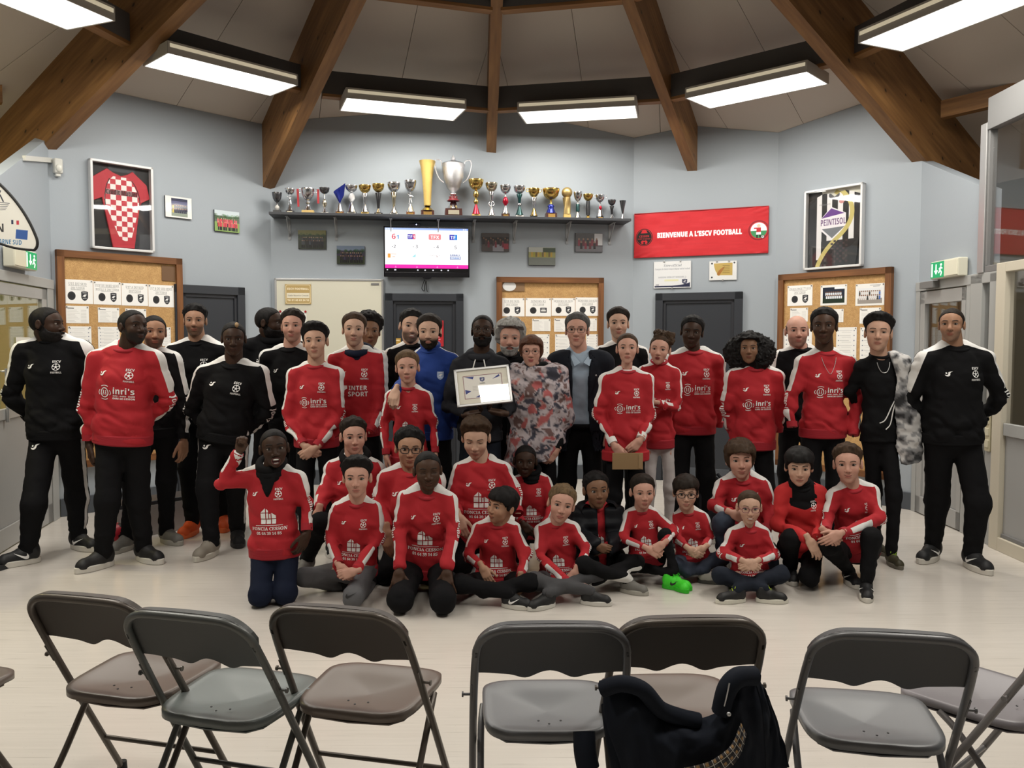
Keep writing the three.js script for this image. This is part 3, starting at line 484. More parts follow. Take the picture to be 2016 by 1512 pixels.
// the welcome banner
{
  const c = cell(900, 310, (g, w, h) => {
    g.fillStyle = '#c8222b'; g.fillRect(0, 0, w, h); for (let k = 0; k < 260; k++) { g.fillStyle = `rgba(${rnd() > .5 ? '255,120,120' : '90,0,0'},.03)`; g.fillRect(rnd() * w, rnd() * h, 40 + rnd() * 120, 4 + rnd() * 20); }
    g.fillStyle = '#15110f'; g.beginPath(); g.arc(70, 168, 60, 0, 7); g.fill(); g.strokeStyle = '#c8222b'; g.lineWidth = 3; g.beginPath(); g.arc(70, 168, 54, 0, 7); g.stroke();
    g.fillStyle = '#c8222b'; g.beginPath(); g.arc(70, 134, 20, Math.PI, 0); g.fill(); g.fillRect(46, 134, 48, 5); txt(g, 'CESSON', 70, 160, 19, '#c8222b', 'sans-serif', 'bold'); txt(g, 'VERT ST DENIS', 70, 178, 13, '#c8222b', 'sans-serif', 'bold', 'center', 92); g.beginPath(); g.arc(60, 202, 13, 0, 7); g.fill(); g.beginPath(); g.arc(80, 202, 13, 0, 7); g.fill(); g.fillStyle = '#15110f'; g.beginPath(); g.arc(70, 206, 7, 0, 7); g.fill();
    txt(g, 'BIENVENUE A L\u2019ESCV FOOTBALL', w * .495, 160, 46, '#ffffff', 'sans-serif', 'bold', 'center', 570); g.strokeStyle = '#fff'; g.lineWidth = 3; g.strokeText('BIENVENUE A L\u2019ESCV FOOTBALL', w * .495, 160, 570);
    g.strokeStyle = '#8d1420'; g.lineWidth = 9; g.beginPath(); g.arc(838, 158, 62, 0, 7); g.stroke(); g.save(); g.beginPath(); g.arc(838, 158, 52, 0, 7); g.clip(); g.fillStyle = '#f1f2f2'; g.fillRect(780, 100, 120, 62); g.fillStyle = '#3f8f5c'; g.fillRect(780, 162, 120, 60);
    // a plain player with a ball, no character
    g.fillStyle = '#e6c4a8'; g.beginPath(); g.arc(838, 128, 11, 0, 7); g.fill(); g.fillStyle = '#c02632'; g.fillRect(824, 140, 28, 30); g.fillRect(808, 140, 18, 9); g.fillStyle = '#fff'; g.fillRect(822, 170, 31, 17); g.fillStyle = '#222'; g.fillRect(823, 188, 10, 20); g.fillRect(842, 188, 10, 18); g.restore(); drawBall(g, 864, 202, 10, '#222', '#fff');
  });
  const r = rectOn(WB, 1250, 420, 1514, 500, 408, 506);
  const g = new THREE.PlaneGeometry(r.w, r.h, 60, 24), p = g.attributes.position;
  for (let i = 0; i < p.count; i++) { const x = p.getX(i) / r.w, y = p.getY(i) / r.h; p.setZ(i, .012 + .008 * Math.sin(x * 18 + y * 3) * (.5 - Math.abs(y)) + .006 * noise3(x * 9, y * 5, 2) + .008 * Math.exp(-((Math.abs(x) - .5) ** 2 + (Math.abs(y) - .5) ** 2) * 60) * Math.sin((Math.abs(x) - Math.abs(y)) * 60)); }
  uvCell(g, c, r.w, r.h); g.computeVertexNormals();
  const t = hang('banner', 'red cloth banner reading welcome to the football club', 'banner', WB, r, .006); mesh('cloth', g, M(0xffffff, .7, 0, { map: sheetTex }), t);
  mesh('hem', [box(r.w, .008, .006, 0, r.h / 2, .012), box(r.w, .008, .006, 0, -r.h / 2, .012), box(.006, r.h, .006, r.w / 2, 0, .012), box(.006, r.h, .006, -r.w / 2, 0, .012)], M(0x9a1820, .7), t);
}
// framed shirts
function shirtFrame(w, rect, label, drawMat, drawShirt, outline) {
  const r = rectOn(w, ...rect), t = hang('framed_shirt', label, 'framed shirt', w, r, .03), W_ = r.w, H_ = r.h, f = .022;
  mesh('frame', [box(W_, f, .06, 0, H_ / 2 - f / 2, 0, .004), box(W_, f, .06, 0, -H_ / 2 + f / 2, 0, .004), box(f, H_, .06, -W_ / 2 + f / 2, 0, 0, .004), box(f, H_, .06, W_ / 2 - f / 2, 0, 0, .004)], M(lin(.72, .72, .72), .35, .3), t);
  const iw = W_ - 2 * f, ih = H_ - 2 * f;
  mesh('backing', sheetGeo(cell(120, 180, drawMat), iw, ih, .004).translate(0, 0, -.022), printMat, t);
  const sh = new THREE.Shape(outline.map(([x, y]) => new THREE.Vector2((x - .5) * iw, (.5 - y) * ih)));
  const g = new THREE.ExtrudeGeometry(sh, { depth: .008, bevelEnabled: true, bevelSize: .004, bevelThickness: .006, bevelSegments: 2, curveSegments: 4 }).translate(0, 0, -.018);
  mesh('shirt', uvCell(g, cell(300, 450, drawShirt), iw, ih), printMat, t);
  mesh('glass_pane', box(iw, ih, .003, 0, 0, .022), mat.glass, t);
  return t;
}
shirtFrame(WL, [172, 311, 296, 498, 333, 490], 'framed red and white checked football shirt on the left wall',
  (g, w, h) => { g.fillStyle = '#17181a'; g.fillRect(0, 0, w, h); g.fillStyle = '#3b3f44'; g.fillRect(w * .3, 0, w * .45, h * .08); g.fillStyle = '#2b2e34'; g.fillRect(w * .62, h * .4, w * .38, h * .6); },
  (g, w, h) => {
    g.fillStyle = '#b9303c'; g.fillRect(0, 0, w, h); g.fillStyle = '#8c1f2c'; for (let k = 0; k < 40; k++) { g.globalAlpha = .2; g.fillRect(rnd() * w, rnd() * h, 4, 50); } g.globalAlpha = 1;
    g.save(); g.beginPath(); g.moveTo(w * .36, h * .14); g.lineTo(w * .63, h * .14); g.quadraticCurveTo(w * .82, h * .3, w * .8, h * .48); g.lineTo(w * .66, h * .86); g.quadraticCurveTo(w * .55, h * .95, w * .44, h * .86); g.lineTo(w * .2, h * .46); g.quadraticCurveTo(w * .2, h * .24, w * .36, h * .14); g.clip();
    for (let j = 0; j < 22; j++) for (let i = 0; i < 16; i++) { g.fillStyle = (i + j) % 2 ? '#c23a48' : '#f1ece8'; g.fillRect(i * 28 - 20, j * 28 - 6, 28, 28); } g.restore();
    g.strokeStyle = '#2a0d12'; g.lineWidth = 4; g.beginPath(); g.moveTo(w * .3, h * .17); g.quadraticCurveTo(w * .19, h * .3, w * .22, h * .5); g.stroke(); g.beginPath(); g.moveTo(w * .68, h * .17); g.quadraticCurveTo(w * .84, h * .3, w * .81, h * .5); g.stroke();
    g.fillStyle = 'rgba(70,20,25,.55)'; g.fillRect(w * .22, h * .3, w * .56, h * .06); txt(g, 'Crédit Mutuel', w * .5, h * .33, 36, '#22181a', 'sans-serif', 'bold', 'center', w * .54);
  }, [[.02, .18], [.26, .06], [.36, .1], [.5, .13], [.62, .1], [.7, .06], [.94, .2], [.99, .36], [.84, .42], [.8, .5], [.7, .985], [.34, .985], [.2, .5], [.17, .4], [.02, .45]]);
shirtFrame(WR, [1590, 378, 1705, 526, 360, 531], 'framed black and white striped shirt with purple print on the right wall',
  (g, w, h) => { g.fillStyle = '#101113'; g.fillRect(0, 0, w, h); g.fillStyle = '#d8d6c8'; g.beginPath(); g.moveTo(w * .25, 0); g.lineTo(w, 0); g.lineTo(w, h * .3); g.quadraticCurveTo(w * .9, h * .55, w * .6, h * .7); g.lineTo(w * .4, h * .4); g.fill(); g.strokeStyle = '#b7a860'; g.lineWidth = 10; g.beginPath(); g.moveTo(w * .5, h * .02); g.quadraticCurveTo(w * 1.12, h * .3, w * .6, h * .68); g.quadraticCurveTo(w * .3, h * .85, w * .2, h); g.stroke(); },
  (g, w, h) => {
    g.fillStyle = '#131316'; g.fillRect(0, 0, w, h); g.fillStyle = '#e4e2e2'; for (const x of [.18, .37, .57, .77]) g.fillRect(w * x, 0, w * .095, h * .66); g.fillRect(w * .18, h * .6, w * .09, h * .3);
    g.fillStyle = '#55565a'; g.beginPath(); g.ellipse(w * .5, h * .07, w * .1, h * .05, 0, 0, 7); g.fill(); g.fillStyle = '#c98a8a'; g.beginPath(); g.arc(w * .64, h * .16, 15, 0, 7); g.fill(); txt(g, 'PROVENCE', w * .33, h * .18, 13, '#999');
    g.fillStyle = '#e9e6ea'; g.beginPath(); g.moveTo(w * .25, h * .37); g.lineTo(w * .45, h * .22); g.lineTo(w * .72, h * .32); g.lineTo(w * .72, h * .5); g.lineTo(w * .47, h * .66); g.lineTo(w * .26, h * .52); g.fill();
    g.fillStyle = '#66398a'; g.beginPath(); g.moveTo(w * .27, h * .36); g.lineTo(w * .45, h * .24); g.lineTo(w * .69, h * .32); g.closePath(); g.fill(); g.fillStyle = '#70747a'; g.beginPath(); g.moveTo(w * .28, h * .5); g.lineTo(w * .7, h * .49); g.lineTo(w * .47, h * .63); g.closePath(); g.fill();
    txt(g, 'PEINTISOL', w * .485, h * .42, 50, '#6b4a78', 'sans-serif', 'bold', 'center', w * .47);
    g.strokeStyle = '#c6b870'; g.lineWidth = 24; g.beginPath(); g.moveTo(w * .6, 0); g.quadraticCurveTo(w * 1.05, h * .3, w * .62, h * .6); g.quadraticCurveTo(w * .3, h * .78, w * .2, h); g.stroke(); g.fillStyle = '#3c2a2c'; for (let j = 0; j < 9; j++) for (let i = 0; i < 6; i++) if ((i + j) % 2) g.fillRect(w * .45 + i * 16, h * .66 + j * 15, 13, 12);
  }, [[.03, .12], [.3, .04], [.42, .05], [.5, .1], [.6, .05], [.7, .03], [.97, .1], [.98, .5], [.9, .99], [.06, .99], [.03, .6]]);
// ---------- glazed doors and windows of the two side walls ----------
{
  const D = structGroup('door_4'); D.position.copy(SIDE_D.a); D.rotation.y = SIDE_D.turn;
  const s = (px) => SIDE_D.u.dot(onWall(SIDE_D, px, 800).sub(SIDE_D.a)) * Math.sign(SIDE_D.u.dot(V3(1, 0, 0).applyAxisAngle(V3(0, 1, 0), SIDE_D.turn)));
  const bar = (x0, x1, y0, y1, d = .05, z = 0) => box(Math.abs(s(x1) - s(x0)), y1 - y0, d, (s(x0) + s(x1)) / 2, (y0 + y1) / 2, z, .004);
  mesh('door_frame', [bar(1803, 1811, 0, 2.07), bar(1902, 1910, 0, 2.07), bar(1803, 1968, 2.0, 2.08, .06)], mat.aluPaint, D);
  const leaf = mesh('door_leaf', [bar(1812, 1821, .01, 1.99, .04, .005), bar(1893, 1901, .01, 1.99, .04, .005), bar(1812, 1901, 1.88, 1.99, .04, .005), bar(1812, 1901, .01, .16, .04, .005), bar(1812, 1901, .92, 1.0, .04, .005)], M(lin(.42, .42, .41), .4, .2), D);
  mesh('lower_panel', bar(1821, 1893, .16, .92, .012, 0), mat.panelGrey, D);
  mesh('glass_pane', bar(1821, 1893, 1.0, 1.88, .006, 0), mat.glass, D);
  mesh('door_closer', bar(1824, 1850, 2.01, 2.07, .06, .06), mat.aluDark, D);
  mesh('post', [bar(1911, 1934, 0, 2.07, .06), bar(1949, 1968, 0, 2.07, .06)], mat.aluPaint, D);
  mesh('side_light', bar(1934, 1949, .2, 2.0, .006), mat.glass, D); mesh('side_light_rail', bar(1934, 1949, 0, .2, .05), mat.aluPaint, D);
  mesh('mullion', bar(1925, 1937, 2.08, 3.22, .08), mat.alu, D);
  const s9 = 2100;
  mesh('second_leaf', [bar(1968, 1986, 0, 2.13, .07, .02), bar(1986, s9, 0, .1, .07, .02), bar(1986, s9, 2.06, 2.13, .07, .02)], mat.cream, D);
  mesh('mid_rail', bar(1987, s9, .86, .95, .05, .015), mat.aluPaint, D); mesh('kick_panel', bar(1987, s9, .1, .86, .012, .015), mat.panelGrey, D); mesh('kick_strip', bar(1987, s9, .1, .13, .03, .02), mat.aluDark, D);
  mesh('second_pane', bar(1987, s9, .95, 2.06, .006, .015), mat.glass, D);
  const Wd = structGroup('window_1'); Wd.position.copy(SIDE_D.a); Wd.rotation.y = SIDE_D.turn;
  mesh('window_frame', [bar(1938, s9, 3.16, 3.40, .08), bar(1938, s9, 2.08, 2.13, .06), bar(1938, 1941, 2.13, 3.16, .06)], mat.aluDark, Wd); mesh('glass_pane', bar(1941, s9, 2.13, 3.16, .006), mat.glass, Wd);
  { const e = (p) => [[-.05, 0], [.05, 0], [.05, .15], [-.05, .15]].map(([k, y]) => p.clone().add(V3(k * .6, y, -k * .8))); struct(mesh('eave_beam', hexa(e(V3(3.83, 3.53, -7.5)), e(V3(4.62, 3.57, -6.55))), mat.beam)); }
  // light switches on the post
  const p = onWall(SIDE_D, 1955, 850), sw = thing('light_switch', 'column of cream light switches on the right door post', 'switch', p.addScaledVector(SIDE_D.n, .036), SIDE_D.turn);
  mesh('plate', box(.075, .3, .016, 0, 0, 0, .006), M(lin(.6, .55, .38), .4), sw); for (const y of [.09, 0, -.09]) mesh('rocker', box(.05, .06, .012, 0, y, .01, .004), M(lin(.66, .62, .46), .35), sw);
  // passage behind
  struct(mesh('passage_wall_right', [box(.1, 3.6, 7, 6.4, 1.78, -5.4), box(2.8, 3.6, .1, 5.05, 1.78, -8.9), box(2.5, .1, 4.4, 5.25, 3.5, -4.1)], M(lin(.3, .26, .17), .7)));
}
{
  const A = structGroup('door_5'); A.position.copy(SIDE_A.a); A.rotation.y = SIDE_A.turn;
  const sg = Math.sign(SIDE_A.u.dot(V3(1, 0, 0).applyAxisAngle(V3(0, 1, 0), SIDE_A.turn)));
  const s = (px) => SIDE_A.u.dot(onWall(SIDE_A, px, 800).sub(SIDE_A.a)) * sg;
  const bar = (x0, x1, y0, y1, d = .05, z = 0) => box(Math.abs(s(x1) - s(x0)), y1 - y0, d, (s(x0) + s(x1)) / 2, (y0 + y1) / 2, z, .004);
  mesh('door_frame', [bar(94, 106, 0, 2.07), bar(-160, 106, 2.0, 2.08, .06)], mat.aluPaint, A);
  mesh('door_leaf', [bar(84, 93, .01, 1.99, .04), bar(-150, 93, 1.9, 1.99, .04), bar(-150, 93, .01, .17, .04), bar(-150, 93, .97, 1.05, .04)], M(lin(.42, .42, .41), .4, .2), A);
  mesh('lower_panel', bar(-150, 84, .17, .97, .012), mat.panelGrey, A); mesh('glass_pane', bar(-150, 84, 1.05, 1.9, .006), mat.glass, A);
  mesh('pull_handle', [rod(V3(s(6), .95, .03), V3(s(6), 1.35, .03), .012), rod(V3(s(6), .97, 0), V3(s(6), .97, .03), .008), rod(V3(s(6), 1.33, 0), V3(s(6), 1.33, .03), .008)], mat.alu, A);
  const c = cell(70, 110, (g, w, h) => { g.fillStyle = '#e4e1d6'; g.fillRect(0, 0, w, h); g.fillStyle = '#c9c6bb'; g.fillRect(0, 52, w, 2); txt(g, 'P', w / 2, 84, 34, '#333', 'sans-serif', 'bold'); g.strokeStyle = '#333'; g.strokeRect(18, 66, 34, 36); });
  const r = rectOn(SIDE_A, 29, 664, 57, 706), n = thing('door_notice', 'white notice taped to the left glass door behind the bearded man', 'notice', r.pos.addScaledVector(SIDE_A.n, .008), SIDE_A.turn); mesh('sheet', sheetGeo(c, r.w, r.h), printMat, n);
  struct(mesh('passage_wall_left', [box(.1, 3.6, 7, -6.2, 1.78, -5.6), box(2.4, 3.6, .1, -5.2, 1.78, -9), box(2.0, .1, 4.4, -5.25, 3.5, -4.1)], M(lin(.42, .42, .2), .7)));
  { const e = (p) => [[-.05, 0], [.05, 0], [.05, .15], [-.05, .15]].map(([k, y]) => p.clone().add(V3(k * .6, y, k * .8))); struct(mesh('eave_beam', hexa(e(V3(-4.3, 3.55, -7.1)), e(V3(-5.0, 3.57, -6.3))), mat.beam)); }
  const gl = thing('ceiling_light', 'passage light behind the left glass door', 'light', V3(-5.1, 3.39, -5.7));
  mesh('housing', box(.5, .05, .5, 0, .04, 0, .01), mat.lampBody, gl); mesh('diffuser', box(.46, .02, .46, 0, .006, 0, .004), M(0xffffff, .5, 0, { emissive: 0xfff0b0, emissiveIntensity: 1.2 }), gl);
  const l = new THREE.RectAreaLight(0xfff0b0, 34, .44, .44); l.name = 'lamp_light'; l.position.set(0, -.008, 0); l.rotation.x = -Math.PI / 2; gl.add(l);
}
// green exit signs
function exitSign(w, px, py, label, flip) {
  const p = onWall(w, px, py).addScaledVector(w.n, .05), t = thing('exit_sign', label, 'sign', p, w.turn), L = .46, Hh = .15;
  mesh('housing', box(L, Hh, .08, 0, 0, 0, .01), M(lin(.66, .64, .52), .35), t);
  const g = canvas(128, 128, (g, w_, h) => { g.fillStyle = '#12905a'; g.fillRect(0, 0, w_, h); g.fillStyle = '#f2fff0'; g.fillRect(46, 18, 12, 56); g.beginPath(); g.moveTo(32, 68); g.lineTo(72, 68); g.lineTo(52, 104); g.fill(); g.fillRect(6, 10, 14, 108); g.beginPath(); g.arc(98, 26, 10, 0, 7); g.fill(); g.lineWidth = 11; g.strokeStyle = '#f2fff0'; g.beginPath(); g.moveTo(98, 40); g.lineTo(90, 70); g.lineTo(104, 88); g.lineTo(96, 114); g.moveTo(90, 70); g.lineTo(76, 92); g.moveTo(112, 58); g.lineTo(94, 48); g.lineTo(80, 62); g.stroke(); });
  const tx = canvasTex(g), m = M(0xffffff, .3, 0, { map: tx, emissive: 0xffffff, emissiveMap: tx, emissiveIntensity: .25 });
  const pw = L * .5; mesh('pictogram', new THREE.PlaneGeometry(pw, Hh * .88).translate(flip * L * .24, 0, .0415), m, t);
  mesh('lens', box(L * .46, Hh * .84, .012, -flip * L * .25, 0, .04, .004), M(lin(.8, .78, .62), .2), t);
}
exitSign(SIDE_D, 1880, 529, 'green emergency exit sign above the right glass door', -1);
exitSign(SIDE_A, 26, 510, 'green emergency exit sign above the left glass door', 1);
// motion sensor and its conduit
{
  const p = onWall(WL, 111, 328).addScaledVector(WL.n, .03), t = thing('motion_sensor', 'white motion sensor at the corner left of the checked shirt', 'sensor', p, WL.turn);
  mesh('housing', box(.07, .13, .06, 0, 0, 0, .014), mat.whitePlastic, t); mesh('lens', new THREE.SphereGeometry(.028, 16, 12).scale(1, 1.3, .7).translate(0, -.02, .028), M(lin(.7, .7, .64), .3), t); mesh('joint', box(.04, .03, .04, 0, -.075, -.005, .006), mat.whitePlastic, t);
  const a = onWall(SIDE_A, 44, 311), b = onWall(SIDE_A, 104, 316); const q = thing('conduit', 'white cable conduit leading to the motion sensor', 'conduit', a.clone().addScaledVector(SIDE_A.n, .012), 0);
  mesh('channel', hexa([[-.014, -.02], [.014, -.02], [.014, .02], [-.014, .02]].map(([z, y]) => V3(z, y, 0)), [[-.014, -.02], [.014, -.02], [.014, .02], [-.014, .02]].map(([z, y]) => b.clone().sub(a).add(V3(z, y, 0)))), mat.whitePlastic, q);
}
// sail-shaped flag in the left corner
{
  const d = 5.6, k = d / FOC, o = atDepth(0, 420, d), t = thing('sail_flag', 'white sail-shaped advertising flag with black edging in the top left corner', 'flag', o);
  const P = (x, y) => [(x - 0) * k, -(y - 420) * k];
  const sh = new THREE.Shape(); sh.moveTo(...P(-46, 475)); sh.lineTo(...P(-46, 325)); sh.quadraticCurveTo(...P(-22, 338), ...P(0, 362)); sh.quadraticCurveTo(...P(50, 408), ...P(71, 470)); sh.quadraticCurveTo(...P(74, 484), ...P(66, 491)); sh.quadraticCurveTo(...P(30, 491), ...P(0, 479)); sh.lineTo(...P(-46, 475));
  const c = cell(460, 420, (g, w, h) => {
    const X = (px) => (px + 150) * 2, Y = (py) => (py - 290) * 2; g.fillStyle = '#e9e6dc'; g.fillRect(0, 0, w, h); g.lineWidth = 5; g.strokeStyle = '#3a3f48'; g.beginPath(); g.moveTo(X(-30), Y(380)); g.lineTo(X(2), Y(385)); g.lineTo(X(8), Y(398)); g.moveTo(X(3), Y(376)); g.lineTo(X(-4), Y(392)); g.lineTo(X(-20), Y(408)); g.stroke();
    g.lineWidth = 2; g.beginPath(); for (let i = 0; i < 5; i++) { g.moveTo(X(-10), Y(398 + i * 4)); g.lineTo(X(20 - i * 2), Y(401 + i * 3)); } g.stroke();
    g.fillStyle = '#2d3350'; g.fillRect(X(22), Y(433), 8, 16); g.fillStyle = '#c23a48'; g.fillRect(X(32), Y(434), 10, 16); g.fillStyle = '#3a5da0'; g.save(); g.translate(X(31), Y(451)); g.rotate(.1); g.fillRect(0, 0, 46, 36); g.restore();
    txt(g, 'N', X(0), Y(448), 44, '#333', 'sans-serif', 'bold'); g.save(); g.translate(X(-6), Y(474)); g.rotate(.06); txt(g, 'SEINE ET MARNE SUD', 0, 0, 25, '#4179a8', 'sans-serif', 'bold', 'center', 190); g.restore();
  });
  const geo = new THREE.ExtrudeGeometry(sh, { depth: .004, bevelEnabled: false, curveSegments: 16 }); uvCell(geo, c, 230 * k, 210 * k, -35 * k, -(395 - 420) * k); mesh('cloth', geo, M(0xffffff, .75, 0, { map: sheetTex, transmission: 0 }), t);
  const edge = sh.getSpacedPoints(80).map((q) => V3(q.x, q.y, .003)); mesh('edging', tube(edge, .009, 160, 6, true), mat.rubber, t);
  mesh('pole', tube([V3(-46 * k, -o.y + .02, .003), V3(-46 * k, -.2, .003), V3(-46 * k, .33, .003)], .012, 30, 8), mat.rubber, t);
  mesh('foot', new THREE.CylinderGeometry(.12, .14, .03, 20).translate(-46 * k, -o.y + .016, .003), mat.rubber, t);
}
// low grey bench standing before the left wall
{
  const a = atHeight(232, 1066, 0), b = atHeight(472, 1022, 0), c = a.clone().add(b).multiplyScalar(.5), u = b.clone().sub(a), L = u.length(), t = thing('bench', 'low grey bench against the wall behind the legs at left', 'bench', c, -Math.atan2(u.z, u.x));
  mesh('front_panel', box(L, .24, .02, 0, .125, 0, .004), mat.panelGrey, t); mesh('seat_board', box(L, .03, .26, 0, .262, -.12, .006), mat.charcoal, t); for (const s of [-1, 1]) mesh('side_panel', box(.02, .24, .22, s * (L / 2 - .02), .125, -.12), mat.panelGrey, t);
}
// small football behind the legs
{
  const g = atHeight(229, 1074, 0), r = .087, t = thing('football', 'small red and black football on the floor behind the men at left', 'ball', g.setY(r));
  const geo = new THREE.IcosahedronGeometry(r, 6), ico = new THREE.IcosahedronGeometry(1, 0), vs = []; { const p = ico.attributes.position; for (let i = 0; i < p.count; i++) { const v = V3().fromBufferAttribute(p, i); if (!vs.some((q) => q.distanceTo(v) < .01)) vs.push(v); } }
  const p = geo.attributes.position, parts = [[]]; for (let i = 0; i < p.count; i += 3) { const m = V3(); for (let k = 0; k < 3; k++) m.add(V3().fromBufferAttribute(p, i + k)); m.normalize(); const near = Math.max(...vs.map((v) => v.dot(m))); const q = near > .93 ? (parts[2 + vs.findIndex((v) => v.dot(m) === near)] ??= []) : parts[0]; for (let k = 0; k < 3; k++) q.push(p.getX(i + k), p.getY(i + k), p.getZ(i + k)); }
  parts.forEach((a, i) => { const gg = new THREE.BufferGeometry(); gg.setAttribute('position', new THREE.Float32BufferAttribute(a, 3)); gg.computeVertexNormals(); mesh(i ? 'dark_panel' : 'red_panels', gg, i ? mat.black : M(0xb02030, .4), t); });
}
// ---------- the trophies ----------
const metalM = { silver: M(lin(.72, .72, .74), .18, 1), gold: M(lin(.75, .52, .16), .2, 1), dark: M(lin(.16, .16, .17), .25, .9), pale: M(lin(.62, .56, .42), .2, 1), matteGold: M(lin(.52, .38, .16), .45, .8), red: M(lin(.4, .01, .03), .25, .5), blue: M(lin(.01, .02, .2), .25, .5), black: M(lin(.012, .012, .014), .3), green: M(lin(.01, .05, .05), .3, .4), wood: M(lin(.16, .06, .025), .35), brown: M(lin(.06, .022, .018), .3), marble: M(lin(.62, .6, .56), .3), ochre: M(lin(.55, .38, .12), .35), plate: M(lin(.6, .55, .42), .3, .6), plateGold: M(lin(.5, .3, .09), .3, .7), darkRed: M(lin(.16, .015, .02), .3), glitter: M(lin(.78, .55, .18), .3, 1, { bumpMap: T.grain, bumpScale: .003 }), chip: M(lin(.72, .72, .74), .2, 1, { bumpMap: T.grain, bumpScale: .002 }) };
const lathe = (pts, seg = 28) => new THREE.LatheGeometry(pts.map(([r, y]) => new THREE.Vector2(Math.max(r, 1e-4), y)), seg);
const bowlPts = (r, y0, h) => [[.004, y0], [r * .45, y0 + h * .08], [r * .82, y0 + h * .38], [r * .96, y0 + h * .75], [r, y0 + h], [r * .94, y0 + h], [r * .85, y0 + h * .7], [r * .6, y0 + h * .35], [.002, y0 + h * .25]];
const flarePts = (r0, r1, y0, h) => [[r0, y0], [r0 * 1.1, y0 + h * .3], [lerp(r0, r1, .45), y0 + h * .7], [r1, y0 + h], [r1 * .92, y0 + h], [r0 * .6, y0 + h * .5]];
const KPX = 5.55e-3;
function trophy(px, yT, yB, o, label) {
  const p = shelfAt(px, .15); const depth = -shelfAt(px, .15).z, k = depth / FOC; const Ht = (yB - yT) * k;
  const t = thing('trophy', label, 'trophy', V3(p.x, shelfY + .0005, p.z), WC.turn, undefined);
  const bw = o.bw * k, bh = o.bh * k; let y = 0;
  mesh('base', o.round ? lathe([[0, 0], [bw / 2, 0], [bw / 2 * .92, bh], [0, bh]]) : hexa([[-bw / 2, -bw / 2], [bw / 2, -bw / 2], [bw / 2, bw / 2], [-bw / 2, bw / 2]].map(([x, z]) => V3(x, 0, z * .8)).reverse(), [[-1, -1], [1, -1], [1, 1], [-1, 1]].map(([x, z]) => V3(x * bw * .47, bh, z * bw * .38)).reverse()), metalM[o.base], t);
  if (o.plate) mesh('name_plate', box(bw * .62, bh * .55, .003, 0, bh * .5, bw * .4 + .001), metalM[o.plate], t);
  y = bh; const r = o.r * k, ch = o.ch * k, st = Ht - bh - ch;
  const S = o.stem ?? [['silver', 1, 'cone']]; let acc = 0; const tot = S.reduce((q, s) => q + s[1], 0);
  for (const [m, f, kind] of S) {
    const h = st * f / tot, y0 = y + acc; acc += h; const w = (o.sw ?? 5) * k;
    const pr = { cone: [[w * 1.7, y0], [w * 1.2, y0 + h * .3], [w * .45, y0 + h], [0, y0 + h]], knob: [[w * .4, y0], [w * .95, y0 + h * .35], [w * .95, y0 + h * .65], [w * .4, y0 + h]], flare: [[w * .5, y0], [w * .7, y0 + h * .5], [w * 1.25, y0 + h * .96], [w * .3, y0 + h]], thin: [[w * .4, y0], [w * .3, y0 + h * .5], [w * .4, y0 + h]], col: [[w * .95, y0], [w * .95, y0 + h], [0, y0 + h]], collar: [[w * 1.5, y0], [w * 1.1, y0 + h * .35], [w * .8, y0 + h * .6], [w * 1.1, y0 + h * .8], [w * .5, y0 + h]], bulb: [[w * .3, y0], [w * 1.2, y0 + h * .4], [w * .9, y0 + h * .8], [w * .3, y0 + h]] }[kind];
    if (kind === 'figure') { // a small player figure
      mesh('figure', [new THREE.SphereGeometry(w * .35, 10, 8).translate(0, y0 + h * .88, 0), new THREE.SphereGeometry(w * .5, 10, 8).scale(1, 1.5, .7).translate(0, y0 + h * .62, 0), rod(V3(-w * .5, y0, 0), V3(-w * .15, y0 + h * .5, 0), w * .2), rod(V3(w * .5, y0 + h * .1, w * .3), V3(w * .15, y0 + h * .5, 0), w * .2), rod(V3(w * .3, y0 + h * .72, 0), V3(w * 1.1, y0 + h * .6, w * .2), w * .14), rod(V3(-w * .3, y0 + h * .72, 0), V3(-w * 1.1, y0 + h * .85, 0), w * .14)], metalM[m], t);
    } else if (kind === 'laurel') mesh('laurel', [new THREE.TorusGeometry(w * 1.1, w * .28, 8, 20).translate(0, y0 + h * .5, 0), rod(V3(0, y0, 0), V3(0, y0 + h, 0), w * .25)], metalM[m], t);
    else mesh('stem', lathe(pr, kind === 'col' ? 4 : 22), metalM[m], t);
  }
  y = Ht - ch;
  if (o.cup === 'bowl') mesh('cup', lathe(bowlPts(r, y, ch)), metalM[o.cm], t);
  if (o.cup === 'vase') mesh('cup', lathe([[r * .42, y], [r * .5, y + ch * .3], [r * .62, y + ch * .6], [r * .8, y + ch * .86], [r, y + ch], [r * .94, y + ch], [r * .7, y + ch * .8], [.002, y + ch * .5]]), metalM[o.cm], t);
  if (o.cup === 'flute') mesh('cup', lathe([[r * .25, y], [r * .6, y + ch * .5], [r, y + ch], [r * .93, y + ch], [r * .4, y + ch * .4], [.001, y + ch * .2]]), metalM[o.cm], t);
  if (o.cup === 'urn') mesh('cup', lathe([[r * .2, y], [r * .55, y + ch * .14], [r * .9, y + ch * .5], [r, y + ch * .86], [r * 1.02, y + ch], [r * .95, y + ch], [0, y + ch * .97]]), metalM[o.cm], t);
  if (o.cup === 'fan') { const sh = new THREE.Shape([[0, 0], [-r, ch * .55], [-r * .8, ch * .62], [r, ch], [r * .72, ch * .4]].map(([a, b]) => new THREE.Vector2(a, b))); mesh('fan', [new THREE.ExtrudeGeometry(sh, { depth: .01, bevelEnabled: true, bevelSize: .003, bevelThickness: .003, bevelSegments: 1 }).translate(0, y, -.005), new THREE.ExtrudeGeometry(sh, { depth: .006, bevelEnabled: false }).rotateY(.7).scale(.8, .9, 1).translate(.004, y, 0)], metalM[o.cm], t); }
